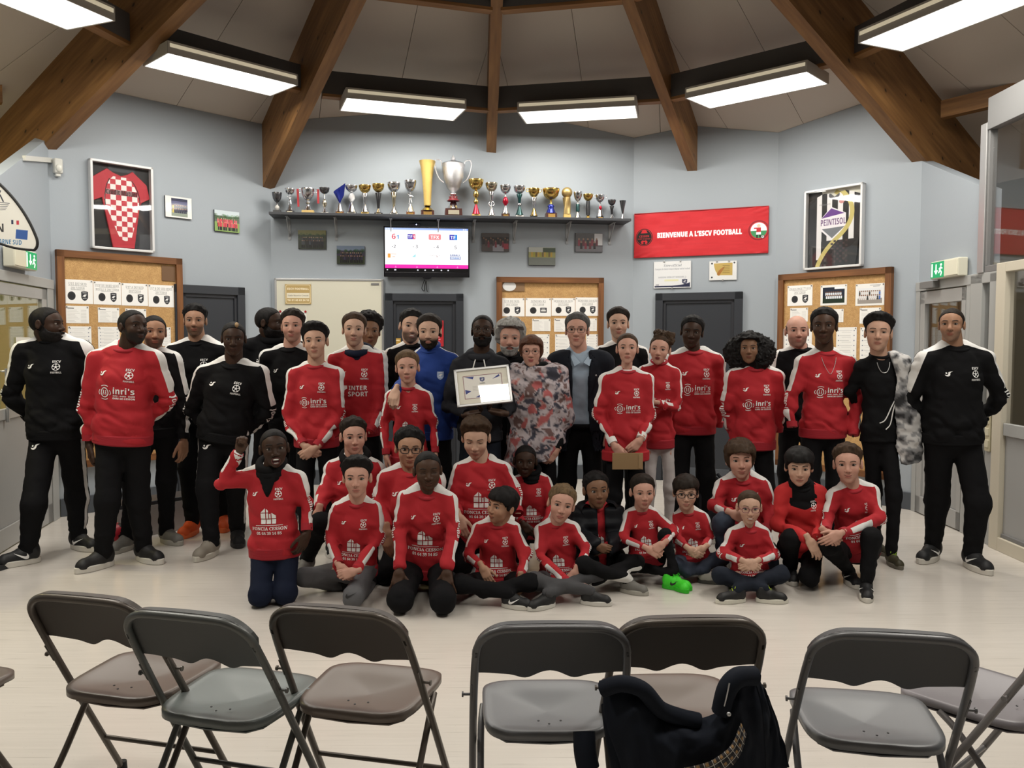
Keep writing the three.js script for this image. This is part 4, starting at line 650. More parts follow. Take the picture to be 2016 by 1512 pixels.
  if (o.cup === 'star') { mesh('cup', lathe(bowlPts(r, y, ch * .9)), metalM[o.cm], t); const sh = new THREE.Shape(); for (let i = 0; i < 10; i++) { const q = i % 2 ? r * .35 : r * .8, a = i * Math.PI / 5; sh.lineTo(q * Math.sin(a), q * Math.cos(a)); } mesh('star', new THREE.ExtrudeGeometry(sh, { depth: .006, bevelEnabled: true, bevelSize: .002, bevelThickness: .002 }).translate(0, y + ch * .6, r * .8), metalM.dark, t); }
  if (o.cup === 'ball') { mesh('twisted_stem', (() => { const g = new THREE.CylinderGeometry(r * .85, r * .72, ch * .62, 24, 20, false); const q = g.attributes.position; for (let i = 0; i < q.count; i++) { const yy = q.getY(i), f = 1 + .13 * Math.cos(Math.atan2(q.getZ(i), q.getX(i)) * 3 + yy * 26); const pinch = .78 + .25 * Math.abs(yy / ch); q.setX(i, q.getX(i) * f * pinch); q.setZ(i, q.getZ(i) * f * pinch); } g.computeVertexNormals(); return g.translate(0, y + ch * .3, 0); })(), metalM[o.cm], t); mesh('ball', new THREE.SphereGeometry(r, 26, 18).translate(0, y + ch - r, 0), metalM[o.cm], t); }
  if (o.handles) for (const s of [-1, 1]) mesh('handle', tube([V3(s * r * .85, y + ch * .35, 0), V3(s * r * 1.25, y + ch * .5, 0), V3(s * r * (o.handles + .1), y + ch * .95, 0), V3(s * r * o.handles, y + ch * 1.14, 0), V3(s * r * 1.05, y + ch * 1.1, 0), V3(s * r * 1.0, y + ch * .93, 0)], r * .05, 24, 6), metalM[o.cm], t);
  if (o.ears) for (const s of [-1, 1]) mesh('ear', new THREE.TorusGeometry(r * .3, r * .06, 6, 14).translate(s * r * 1.1, y + ch * .8, 0), metalM[o.cm], t);
  if (o.ribbon) for (const s of [-1, 1]) mesh('ribbon', hexa([[-.012, 0], [.012, 0], [.012, .004], [-.012, .004]].map(([x, z]) => V3(s * r * 1.5 + x, y + ch * .95, z)), [[-.006, 0], [.014, 0], [.014, .004], [-.006, .004]].map(([x, z]) => V3(s * r * 1.45 + x, y - ch * (s < 0 ? .5 : .2), z + .01))), M(0xa8222a, .6), t);
  if (o.badge) mesh('badge', new THREE.SphereGeometry(1, 12, 10).scale(o.badge * k, o.badge * k * 1.4, .008).translate(0, bh + st * .6, (o.sw ?? 5) * k * .9), metalM.red, t);
  if (o.lid) { mesh('lid', lathe([[r * 1.03, y + ch], [r * .95, y + ch * 1.03], [r * .4, y + ch * 1.1], [r * .14, y + ch * 1.16], [r * .22, y + ch * 1.2], [r * .06, y + ch * 1.28], [0, y + ch * 1.34]]), metalM[o.cm], t); }
  return t;
}
trophy(550, 371, 412, { bw: 15, bh: 7, base: 'black', r: 9.5, ch: 19, cup: 'bowl', cm: 'dark', stem: [['marble', 1, 'knob'], ['dark', .5, 'thin']], sw: 4.5 }, 'dark silver bowl trophy on a white knob, leftmost on the shelf');
trophy(575, 364, 413, { bw: 16, bh: 6, base: 'black', plate: 'plate', r: 9.5, ch: 12, cup: 'bowl', cm: 'silver', stem: [['silver', .6, 'cone'], ['silver', 1, 'figure']], sw: 4.5 }, 'silver figure trophy with a small bowl, second from the left');
trophy(610, 363, 413, { bw: 24, bh: 7, base: 'ochre', r: 13, ch: 24, cup: 'urn', cm: 'silver', ears: 1, ribbon: 1, stem: [['silver', 1, 'cone'], ['silver', .5, 'knob']], sw: 5.5 }, 'silver cup trophy with red ribbons on a light wooden base');
trophy(642, 362, 414, { bw: 15, bh: 4, base: 'marble', r: 10, ch: 12, cup: 'bowl', cm: 'dark', stem: [['silver', .6, 'cone'], ['pale', 1, 'bulb'], ['silver', .6, 'thin']], sw: 4 }, 'slim trophy with a flat dark bowl left of the blue fan trophy');
trophy(671, 354, 415, { bw: 16, bh: 6, base: 'wood', plate: 'plateGold', r: 11, ch: 38, cup: 'fan', cm: 'blue', stem: [['silver', 1, 'cone']], sw: 5 }, 'blue fan shaped trophy on a silver cone');
trophy(694, 359, 416, { bw: 17, bh: 5, base: 'marble', r: 12, ch: 13, cup: 'bowl', cm: 'silver', stem: [['silver', 1, 'cone'], ['chip', 1.1, 'bulb']], sw: 6 }, 'ornate silver bowl trophy right of the blue fan trophy');
trophy(720, 358, 416, { bw: 15, bh: 6, base: 'ochre', r: 12, ch: 15, cup: 'bowl', cm: 'gold', stem: [['silver', .7, 'cone'], ['silver', 1, 'flare']], sw: 5 }, 'gold bowl trophy on a silver flared stem and yellow base');
trophy(746, 356, 417, { bw: 16, bh: 5, base: 'black', plate: 'plate', r: 12, ch: 16, cup: 'bowl', cm: 'gold', stem: [['silver', .3, 'cone'], ['black', 1, 'flare']], sw: 5 }, 'gold bowl trophy on a tapered black stem');
trophy(776, 353, 417, { bw: 15, bh: 5, base: 'marble', r: 13, ch: 18, cup: 'bowl', cm: 'silver', stem: [['silver', .5, 'cone'], ['pale', 1, 'flare']], sw: 5 }, 'silver bowl trophy on a grey stem and white base');
trophy(808, 347, 418, { bw: 17, bh: 8, base: 'wood', plate: 'plateGold', r: 12, ch: 24, cup: 'star', cm: 'silver', stem: [['silver', .7, 'cone'], ['silver', 1, 'figure']], sw: 5 }, 'silver trophy with a star cup above a player figure');
trophy(841, 311, 418, { bw: 26, bh: 11, base: 'brown', plate: 'plateGold', r: 16, ch: 86, cup: 'vase', cm: 'glitter', stem: [['gold', 1, 'cone']], sw: 8 }, 'tall gold flared vase trophy beside the big silver cup');
trophy(891, 318, 420, { bw: 34, bh: 15, base: 'brown', plate: 'plate', r: 22, ch: 55, cup: 'urn', cm: 'chip', handles: 1.5, lid: 1, stem: [['silver', 1, 'cone'], ['darkRed', .6, 'collar'], ['silver', .4, 'knob']], sw: 8.5 }, 'largest silver cup with a lid and two thin handles');
trophy(935, 350, 423, { bw: 17, bh: 6, base: 'ochre', r: 15, ch: 20, cup: 'bowl', cm: 'gold', stem: [['red', 1, 'cone'], ['gold', .6, 'knob'], ['gold', .9, 'bulb']], sw: 5 }, 'gold bowl trophy with a red foot right of the big silver cup');
trophy(965, 355, 422, { bw: 13, bh: 5, base: 'marble', r: 12, ch: 17, cup: 'bowl', cm: 'pale', stem: [['silver', .8, 'cone'], ['silver', .7, 'laurel'], ['silver', .9, 'flare']], sw: 4.5 }, 'pale gold bowl trophy with a silver laurel ring');
trophy(992, 361, 424, { bw: 16, bh: 8, base: 'brown', plate: 'plateGold', r: 11, ch: 16, cup: 'bowl', cm: 'silver', stem: [['silver', .8, 'cone'], ['red', .9, 'bulb'], ['silver', .3, 'thin']], sw: 5 }, 'silver bowl trophy with a red heart shaped stem');
trophy(1019, 363, 425, { bw: 15, bh: 6, base: 'marble', r: 12, ch: 15, cup: 'bowl', cm: 'silver', stem: [['green', .8, 'cone'], ['silver', .3, 'knob'], ['green', .8, 'flare']], sw: 4.8 }, 'silver bowl trophy on a dark green stem');
trophy(1047, 367, 425, { bw: 13, bh: 5, base: 'black', r: 11, ch: 17, cup: 'urn', cm: 'gold', ears: 1, stem: [['gold', .7, 'cone'], ['silver', 1, 'flare']], sw: 4.5 }, 'gold cup trophy with two ears on a silver flare');
trophy(1080, 367, 425, { bw: 22, bh: 11, base: 'brown', plate: 'plateGold', r: 17, ch: 21, cup: 'bowl', cm: 'gold', stem: [['blue', 1, 'collar'], ['gold', .5, 'thin']], sw: 6.5 }, 'wide gold bowl trophy on a dark blue collar');
trophy(1111, 364, 426, { bw: 14, bh: 9, base: 'ochre', r: 10.5, ch: 52, cup: 'ball', cm: 'matteGold', stem: [['matteGold', 1, 'col']], sw: 5 }, 'matte gold trophy of a ball held on a twisted stem');
trophy(1132, 372, 425, { bw: 12, bh: 3, base: 'marble', r: 8.5, ch: 18, cup: 'urn', cm: 'silver', stem: [['silver', .7, 'cone'], ['green', .8, 'col'], ['silver', .3, 'thin']], sw: 4 }, 'small silver goblet trophy right of the matte gold ball');
trophy(1152, 376, 425, { bw: 14, bh: 2, base: 'marble', r: 10, ch: 13, cup: 'bowl', cm: 'gold', stem: [['gold', .25, 'cone'], ['black', 1, 'col']], sw: 4 }, 'gold bowl trophy on a square black column');
trophy(1175, 378, 426, { bw: 13, bh: 6, base: 'black', plate: 'plateGold', r: 9.5, ch: 14, cup: 'bowl', cm: 'silver', ears: 1, badge: 3, stem: [['silver', .9, 'cone'], ['silver', .4, 'thin']], sw: 4.5 }, 'silver bowl trophy with a small red badge');
trophy(1198, 387, 426, { bw: 12, bh: 2, base: 'marble', r: 8, ch: 11, cup: 'bowl', cm: 'dark', stem: [['silver', .5, 'cone'], ['black', 1, 'flare']], sw: 3.6 }, 'small dark bowl trophy, second from the right end');
trophy(1219, 388, 426, { bw: 10, bh: 2, base: 'marble', r: 6.5, ch: 25, cup: 'flute', cm: 'dark', stem: [['silver', 1, 'cone']], sw: 3 }, 'small grey flute trophy at the right end of the shelf');
// ---------- folding chairs ----------
const chairMats = { brown: [M(lin(.15, .12, .102), .36), M(lin(.10, .085, .072), .35, .3), M(lin(.05, .04, .034), .45)], grey: [M(lin(.16, .165, .175), .36), M(lin(.12, .12, .125), .35, .3), M(lin(.045, .046, .05), .45)], green: [M(lin(.145, .165, .162), .36), M(lin(.11, .115, .11), .35, .3), M(lin(.045, .048, .047), .45)], lilac: [M(lin(.22, .205, .22), .4), M(lin(.2, .19, .19), .35, .3), M(lin(.1, .1, .1), .45)] };  // last entry of each: seat plastic darkened, shade of the backrest's rear painted in
const chairGeo = (() => {
  const TOP = V3(0, .79, .09), FOOT = V3(0, .012, -.36), along = (y) => lerp(FOOT.z, TOP.z, (y - FOOT.y) / (TOP.y - FOOT.y));
  const on = (x, y) => V3(x, y, along(y));
  const wt = .212, out = {};
  // inverted U of flattened tube
  const pts = [on(-.232, .012), on(-.226, .3), on(-.218, .55), on(-wt, .66), on(-wt + .004, .70)];
  for (let a = 0; a <= 6; a++) { const q = a / 6 * Math.PI / 2; pts.push(on(-wt + .095 * (1 - Math.cos(q)) + .004, .70 + .083 * Math.sin(q))); }
  const full = [...pts, ...pts.slice().reverse().map((p) => V3(-p.x, p.y, p.z))];
  out.frame = tube(full, .0115, 120, 10);
  out.rear = (s) => tube([V3(s * .195, .425, -.25), V3(s * .2, .39, -.2), V3(s * .2, .2, -.04), V3(s * .205, .012, .13)], .0105, 24, 10);
  out.brace = rod(V3(-.203, .13, .035), V3(.203, .13, .035), .008); out.brace2 = rod(V3(-.228, .17, along(.17)), V3(.228, .17, along(.17)), .008);
  out.link = (s) => mergeGeometries([box(.004, .07, .018).rotateX(.52).translate(s * .2235, .56, along(.56) + .003), rod(V3(s * .222, .545, along(.545)), V3(s * .25, .545, along(.545)), .004), new THREE.CylinderGeometry(.008, .008, .005, 10).rotateZ(Math.PI / 2).translate(s * .25, .545, along(.545))].map(plain));
  out.foot = (x, z) => new THREE.CylinderGeometry(.016, .018, .035, 12).translate(x, .018, z);
  // seat: rounded trapezium, dished, with a turned-down rim
  const N = 40, MR = 12, pos = [], idx = [];
  const outline = (a) => { const c = Math.cos(a), s = Math.sin(a), e = .42; const x = Math.sign(c) * Math.abs(c) ** e, z = Math.sign(s) * Math.abs(s) ** (e * 1.15); const hw = lerp(.205, .185, (z + 1) / 2); return [x * hw, z * .2 - .2]; };
  for (let r = 0; r <= MR + 2; r++) for (let i = 0; i < N; i++) { const a = i / N * Math.PI * 2, [x, z] = outline(a), f = Math.min(1, r / MR); const dx = x * f, dz = (z + .2) * f - .2; let y = .455 - .02 * (1 - f * f) - .012 * Math.cos(clamp((dz + .2) * 9, -3, 3)) * (1 - f) ; y += .010 * smooth(-.3, -.4, dz) * -1 * f; if (f >= 1) y -= .004; let k = 1; if (r === MR + 1) { y -= .022; k = 1.0; } if (r === MR + 2) { y -= .024; k = .9; } pos.push(dx * k, y, (dz + .2) * k - .2); }
  for (let r = 0; r < MR + 2; r++) for (let i = 0; i < N; i++) { const a = r * N + i, b = r * N + (i + 1) % N, c = a + N, d = b + N; idx.push(a, b, c, b, d, c); }
  const sg = new THREE.BufferGeometry(); sg.setAttribute('position', new THREE.Float32BufferAttribute(pos, 3)); sg.setIndex(idx); sg.computeVertexNormals(); out.seat = mergeGeometries([sg, slab([0, 1, 2, 3, 4, 5, 6, 7, 8, 9, 10, 11].map((i) => { const [x, z] = outline(i / 12 * 6.2832); return V3(x * .9, .414, (z + .2) * .9 - .2); }), V3(0, -.004, 0), () => [0, 0])].map(plain));
  out.hole = (x, z) => new THREE.CylinderGeometry(.0035, .0035, .002, 8).translate(x, .4475, z);
  // backrest: curved panel with a scalloped lower edge, wrapped over the tube
  const bp = [], bi = [], NX = 48, NY = 10;
  const lower = (x) => { const u = Math.abs(x) / wt; return .615 - .018 * Math.exp(-(((u - .33) / .16) ** 2)) + .008 * Math.exp(-((u / .18) ** 2)) - .004 + .012 * smooth(.55, 1, u); };
  const upper = (x) => { const q = Math.max(0, Math.abs(x) - (wt - .095)) / .099; return .70 + .094 * Math.sqrt(Math.max(0, 1 - q * q)); };
  for (const side of [1, -1]) for (let j = 0; j <= NY; j++) for (let i = 0; i <= NX; i++) { const x = lerp(-wt, wt, i / NX), y = lerp(lower(x), upper(x), j / NY), wrap = smooth(.8, 1, j / NY) * .012; bp.push(x, y, along(y) - .010 - .022 * (1 - (x / wt) ** 2) + side * (.0035 + wrap * .8)); }
  const row = NX + 1, half = row * (NY + 1);
  for (const s of [0, 1]) for (let j = 0; j < NY; j++) for (let i = 0; i < NX; i++) { const a = s * half + j * row + i, b = a + 1, c = a + row, d = c + 1; s ? bi.push(a, c, b, b, c, d) : bi.push(a, b, c, b, d, c); }
  for (let i = 0; i < NX; i++) { bi.push(i, half + i, i + 1, i + 1, half + i, half + i + 1); const a = NY * row + i; bi.push(a, a + 1, half + a, a + 1, half + a + 1, half + a); }
  for (let j = 0; j < NY; j++) for (const i of [0, NX]) { const a = j * row + i; bi.push(a, a + row, half + a, a + row, half + a + row, half + a); }
  const bg = new THREE.BufferGeometry(); bg.setAttribute('position', new THREE.Float32BufferAttribute(bp, 3)); bg.setIndex(bi); out.back = bg.toNonIndexed(); out.back.computeVertexNormals(); out.back = mergeVertices(out.back, 1e-5); out.back.computeVertexNormals();
  return out;
})();
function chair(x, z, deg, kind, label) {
  const [pm, fm, shadedBackMat] = chairMats[kind], G = chairGeo, t = thing('folding_chair', label, 'chair', V3(x, 0, z), THREE.MathUtils.degToRad(deg), 'folding chairs in the front row');
  mesh('seat', G.seat, pm, t); mesh('backrest', G.back, shadedBackMat, t);
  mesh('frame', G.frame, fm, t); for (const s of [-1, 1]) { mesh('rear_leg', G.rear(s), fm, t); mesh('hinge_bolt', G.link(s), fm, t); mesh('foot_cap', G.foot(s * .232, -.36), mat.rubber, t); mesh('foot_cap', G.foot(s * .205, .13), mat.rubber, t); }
  mesh('cross_brace', G.brace, fm, t); mesh('cross_brace', G.brace2, fm, t); for (const [a, b] of [[-.03, -.09], [.0, -.07], [.035, -.09]]) mesh('drain_hole', G.hole(a, b), mat.black, t);
  return t;
}
const placeChair = (pxl, pxr, y, deg, kind, label) => { const a = atHeight((pxl + pxr) / 2, y, .79), r = THREE.MathUtils.degToRad(deg); return chair(a.x - Math.sin(r) * .09, a.z - Math.cos(r) * .09, deg, kind, label); };
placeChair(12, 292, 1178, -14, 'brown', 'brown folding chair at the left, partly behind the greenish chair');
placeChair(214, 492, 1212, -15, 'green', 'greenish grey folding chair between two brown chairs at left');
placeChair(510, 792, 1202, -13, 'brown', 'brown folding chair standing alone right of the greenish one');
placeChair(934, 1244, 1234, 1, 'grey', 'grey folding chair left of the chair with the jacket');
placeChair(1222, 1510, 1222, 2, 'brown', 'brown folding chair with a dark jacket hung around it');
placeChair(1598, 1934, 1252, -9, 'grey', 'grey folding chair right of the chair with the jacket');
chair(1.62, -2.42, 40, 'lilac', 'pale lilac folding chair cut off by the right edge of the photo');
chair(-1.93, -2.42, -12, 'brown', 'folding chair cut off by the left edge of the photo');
// ---------- dark jacket around the brown chair ----------
{
  const t = thing('jacket', 'dark navy jacket with checked lining hanging around the brown chair', 'jacket', V3(.5, 0, -2.2));
  const navy = M(lin(.010, .013, .021), .85, 0, { specularIntensity: .4 }), L = (px, py, d) => atDepth(px, py, d).sub(t.position);
  const sheet = (rows, nu, nv, thick, seedN, amp = .008) => { // rows of control points, smoothed across and down, with folds
    const cur = rows.map((r) => new THREE.CatmullRomCurve3(r)), pos = [], idx = [];
    for (const side of [0, 1]) for (let j = 0; j <= nv; j++) { const fj = j / nv; for (let i = 0; i <= nu; i++) { const c = new THREE.CatmullRomCurve3(cur.map((q) => q.getPoint(i / nu))).getPoint(fj); const w = amp * noise3(i / nu * 9 + seedN, fj * 4, seedN) + amp * .5 * noise3(i / nu * 22, fj * 9, seedN + 3); c.z += w + (side ? -thick : 0); c.y += w * .4; pos.push(c.x, c.y, c.z); } }
    const row = nu + 1, half = row * (nv + 1);
    for (const s of [0, 1]) for (let j = 0; j < nv; j++) for (let i = 0; i < nu; i++) { const a = s * half + j * row + i, b = a + 1, c = a + row, d = c + 1; s ? idx.push(a, b, c, b, d, c) : idx.push(a, c, b, b, c, d); }
    for (let i = 0; i < nu; i++) { idx.push(i, i + 1, half + i, i + 1, half + i + 1, half + i); const a = nv * row + i; idx.push(a, half + a, a + 1, a + 1, half + a, half + a + 1); }
    for (let j = 0; j < nv; j++) for (const i of [0, nu]) { const a = j * row + i; idx.push(a, half + a, a + row, a + row, half + a, half + a + row); }
    const g = new THREE.BufferGeometry(); g.setAttribute('position', new THREE.Float32BufferAttribute(pos, 3)); g.setIndex(idx); g.computeVertexNormals(); return g;
  };
  const d = 2.13;
  mesh('back_panel', sheet([[L(1188, 1352, d), L(1262, 1352, d - .03), L(1300, 1395, d), L(1370, 1418, d + .02), L(1420, 1400, d), L(1450, 1345, d - .03), L(1486, 1330, d)], [L(1192, 1420, d - .03), L(1262, 1420, d - .07), L(1310, 1440, d - .05), L(1370, 1452, d - .04), L(1425, 1432, d - .05), L(1462, 1400, d - .06), L(1500, 1400, d - .02)], [L(1222, 1512, d - .04), L(1270, 1520, d - .08), L(1320, 1520, d - .06), L(1380, 1510, d - .05), L(1430, 1490, d - .05), L(1470, 1490, d - .05), L(1508, 1490, d)], [L(1235, 1620, d), L(1280, 1640, d - .03), L(1330, 1640, d - .02), L(1380, 1640, d), L(1430, 1640, d), L(1470, 1620, d), L(1508, 1600, d + .02)]], 70, 36, .012, 3, .014), navy, t);
  mesh('front_flap', sheet([[L(1478, 1330, d + .0), L(1500, 1345, d + .06), L(1512, 1370, d + .1)], [L(1484, 1420, d), L(1520, 1430, d + .08), L(1538, 1440, d + .12)], [L(1480, 1520, d), L(1520, 1520, d + .08), L(1552, 1510, d + .12)]], 20, 20, .012, 8, .01), navy, t);
  mesh('collar', tube([L(1186, 1356, d - .015), L(1225, 1346, d - .04), L(1262, 1356, d - .05), L(1300, 1396, d - .03), L(1340, 1412, d - .01), L(1375, 1420, d)], .022, 40, 10), navy, t);
  mesh('hood_roll', tube([L(1420, 1402, d - .03), L(1434, 1352, d - .04), L(1452, 1334, d - .03), L(1484, 1330, d)], .026, 30, 10), navy, t);
  for (const [a, b, c] of [[[1150, 1440], [1152, 1480], [1158, 1512]], [[1205, 1385], [1212, 1440], [1225, 1520]]]) mesh('sleeve', tube([L(a[0], a[1], d + .03), L(b[0], b[1], d + .01), L(c[0], c[1], d)], .03, 20, 12), navy, t);
  const plaid = dataTex(96, 96, (u, v) => { const X = u * 96, Y = v * 96; let c = [30, 32, 40]; if ((X % 48) < 18 && (Y % 48) < 18) c = [178, 142, 96]; else if ((X % 48) < 18 || (Y % 48) < 18) c = [62, 58, 60]; if (Math.abs((X % 48) - 24) < 3 || Math.abs((Y % 48) - 24) < 3) c = [205, 200, 190]; return c; }, true, 1, 1);
  const lg = sheet([[L(1460, 1425, d - .075), L(1440, 1470, d - .09), L(1400, 1500, d - .09), L(1340, 1516, d - .085)], [L(1470, 1445, d - .07), L(1456, 1490, d - .085), L(1412, 1530, d - .085), L(1345, 1550, d - .08)]], 40, 6, .006, 5, .003);
  { const p = lg.attributes.position, uv = new Float32Array(p.count * 2), n = p.count / 2; for (let i = 0; i < p.count; i++) { const q = i % n; uv[2 * i] = (q % 41) / 40 * 5; uv[2 * i + 1] = Math.floor(q / 41) / 6; } lg.setAttribute('uv', new THREE.BufferAttribute(uv, 2)); }
  mesh('lining', lg, M(0xffffff, .8, 0, { map: plaid }), t);
  mesh('snap_button', new THREE.SphereGeometry(.006, 10, 8).translate(...L(1435, 1406, d - .075).toArray()), mat.alu, t);
  mesh('zip', tube([L(1426, 1390, d - .06), L(1432, 1365, d - .07), L(1436, 1345, d - .07)], .002, 12, 5), mat.alu, t);
}
// ---------- figures: every body is meshed from a smooth distance field about its joints ----------
const sminK = (a, b, k) => { const h = Math.max(k - Math.abs(a - b), 0) / k; return Math.min(a, b) - h * h * k * .25; };
const smaxK = (a, b, k) => -sminK(-a, -b, k);
function capsule(a, b, ra, rb) { // tapered
  const ax = a.x, ay = a.y, az = a.z, dx = b.x - ax, dy = b.y - ay, dz = b.z - az, dd = Math.max(dx * dx + dy * dy + dz * dz, 1e-9), dr = rb - ra;
  return (x, y, z) => { const px = x - ax, py = y - ay, pz = z - az; let t = (px * dx + py * dy + pz * dz) / dd; t = t < 0 ? 0 : t > 1 ? 1 : t; const qx = px - dx * t, qy = py - dy * t, qz = pz - dz * t; return Math.sqrt(qx * qx + qy * qy + qz * qz) - ra - dr * t; };
}
function ellipsoid(cx, cy, cz, rx, ry, rz) { return (x, y, z) => { const px = x - cx, py = y - cy, pz = z - cz; const k0 = Math.sqrt((px / rx) ** 2 + (py / ry) ** 2 + (pz / rz) ** 2), k1 = Math.sqrt((px / rx ** 2) ** 2 + (py / ry ** 2) ** 2 + (pz / rz ** 2) ** 2); return k1 < 1e-9 ? -Math.min(rx, ry, rz) : k0 * (k0 - 1) / k1; }; }
const table = (rows) => (t) => { if (t <= rows[0][0]) return rows[0][1]; for (let i = 1; i < rows.length; i++) if (t <= rows[i][0]) { const q = (t - rows[i - 1][0]) / (rows[i][0] - rows[i - 1][0]); return lerp(rows[i - 1][1], rows[i][1], q * q * (3 - 2 * q) * .5 + q * .5); } return rows[rows.length - 1][1]; };

function meshField(f, lo, hi, h) {
  const nx = Math.ceil((hi.x - lo.x) / h) + 2, ny = Math.ceil((hi.y - lo.y) / h) + 2, nz = Math.ceil((hi.z - lo.z) / h) + 2, B = 5;
  const v = new Float32Array(nx * ny * nz), R = B * h * .87 * 1.7;
  for (let k0 = 0; k0 < nz; k0 += B) for (let j0 = 0; j0 < ny; j0 += B) for (let i0 = 0; i0 < nx; i0 += B) {
    const c = f(lo.x + (i0 + B / 2) * h, lo.y + (j0 + B / 2) * h, lo.z + (k0 + B / 2) * h), far = Math.abs(c) > R;
    for (let k = k0; k < Math.min(nz, k0 + B); k++) for (let j = j0; j < Math.min(ny, j0 + B); j++) for (let i = i0; i < Math.min(nx, i0 + B); i++) v[(k * ny + j) * nx + i] = far ? c : f(lo.x + i * h, lo.y + j * h, lo.z + k * h);
  }
  const id = new Int32Array(nx * ny * nz).fill(-1), pos = [], idx = [];
  const off = [0, 1, nx, nx + 1, nx * ny, nx * ny + 1, nx * ny + nx, nx * ny + nx + 1];
  const E = [[0, 1], [2, 3], [4, 5], [6, 7], [0, 2], [1, 3], [4, 6], [5, 7], [0, 4], [1, 5], [2, 6], [3, 7]];
  for (let k = 0; k < nz - 1; k++) for (let j = 0; j < ny - 1; j++) for (let i = 0; i < nx - 1; i++) {
    const o = (k * ny + j) * nx + i; let m = 0; for (let c = 0; c < 8; c++) if (v[o + off[c]] < 0) m |= 1 << c;
    if (m === 0 || m === 255) continue;
    let sx_ = 0, sy = 0, sz = 0, n = 0;
    for (const [a, b] of E) { const A = (m >> a) & 1, Bb = (m >> b) & 1; if (A === Bb) continue; const va = v[o + off[a]], vb = v[o + off[b]], t = va / (va - vb); sx_ += lerp(a & 1, b & 1, t); sy += lerp((a >> 1) & 1, (b >> 1) & 1, t); sz += lerp(a >> 2, b >> 2, t); n++; }
    id[o] = pos.length / 3; pos.push(lo.x + (i + sx_ / n) * h, lo.y + (j + sy / n) * h, lo.z + (k + sz / n) * h);
  }
  const quad = (a, b, c, d, flip) => { if (a < 0 || b < 0 || c < 0 || d < 0) return; flip ? idx.push(a, c, b, b, c, d) : idx.push(a, b, c, b, d, c); };
  for (let k = 1; k < nz - 1; k++) for (let j = 1; j < ny - 1; j++) for (let i = 1; i < nx - 1; i++) {
    const o = (k * ny + j) * nx + i, s = v[o] < 0;
    if ((v[o + 1] < 0) !== s) quad(id[o - nx - nx * ny], id[o - nx * ny], id[o - nx], id[o], !s);
    if ((v[o + nx] < 0) !== s) quad(id[o - 1 - nx * ny], id[o - nx * ny], id[o - 1], id[o], s);
    if ((v[o + nx * ny] < 0) !== s) quad(id[o - 1 - nx], id[o - nx], id[o - 1], id[o], !s);
  }
  return { pos: new Float32Array(pos), idx };
}
function toGeo(m) { const g = new THREE.BufferGeometry(); g.setAttribute('position', new THREE.BufferAttribute(m.pos, 3)); g.setIndex(m.idx); g.computeVertexNormals(); return g; }
function displace(g, fn) { const p = g.attributes.position, n = g.attributes.normal; for (let i = 0; i < p.count; i++) { const d = fn(p.getX(i), p.getY(i), p.getZ(i)); p.setXYZ(i, p.getX(i) + n.getX(i) * d, p.getY(i) + n.getY(i) * d, p.getZ(i) + n.getZ(i) * d); } g.computeVertexNormals(); return g; }
function paint(g, fn) { const p = g.attributes.position, c = new Float32Array(p.count * 3); for (let i = 0; i < p.count; i++) { const q = fn(p.getX(i), p.getY(i), p.getZ(i), i); c[3 * i] = q[0]; c[3 * i + 1] = q[1]; c[3 * i + 2] = q[2]; } g.setAttribute('color', new THREE.BufferAttribute(c, 3)); return g; }
function joinColored(list) { return mergeGeometries(list.map((g) => { const o = g.index ? g.toNonIndexed() : g; for (const k of Object.keys(o.attributes)) if (!['position', 'normal', 'color'].includes(k)) o.deleteAttribute(k); return o; })); }
// light and dark locks
function locks(g) { return paint(g, (x, y, z) => { const v = .42 + .5 * (noise3(x * 190, y * 50, z * 190) * .5 + .5) + .14 * noise3(x * 60, y * 30, z * 60); return [v, v, v]; }); }
function partition(g, fn) { const p = g.attributes.position, n = g.attributes.normal, out = {}; const c = V3(); for (let i = 0; i < p.count; i += 3) { c.set(0, 0, 0); for (let k = 0; k < 3; k++) c.add(V3(p.getX(i + k), p.getY(i + k), p.getZ(i + k))); c.multiplyScalar(1 / 3); const o = out[fn(c)] ??= [[], []]; for (let k = 0; k < 3; k++) { o[0].push(p.getX(i + k), p.getY(i + k), p.getZ(i + k)); o[1].push(n.getX(i + k), n.getY(i + k), n.getZ(i + k)); } } for (const k in out) { const q = new THREE.BufferGeometry(); q.setAttribute('position', new THREE.Float32BufferAttribute(out[k][0], 3)); q.setAttribute('normal', new THREE.Float32BufferAttribute(out[k][1], 3)); out[k] = q; } return out; }
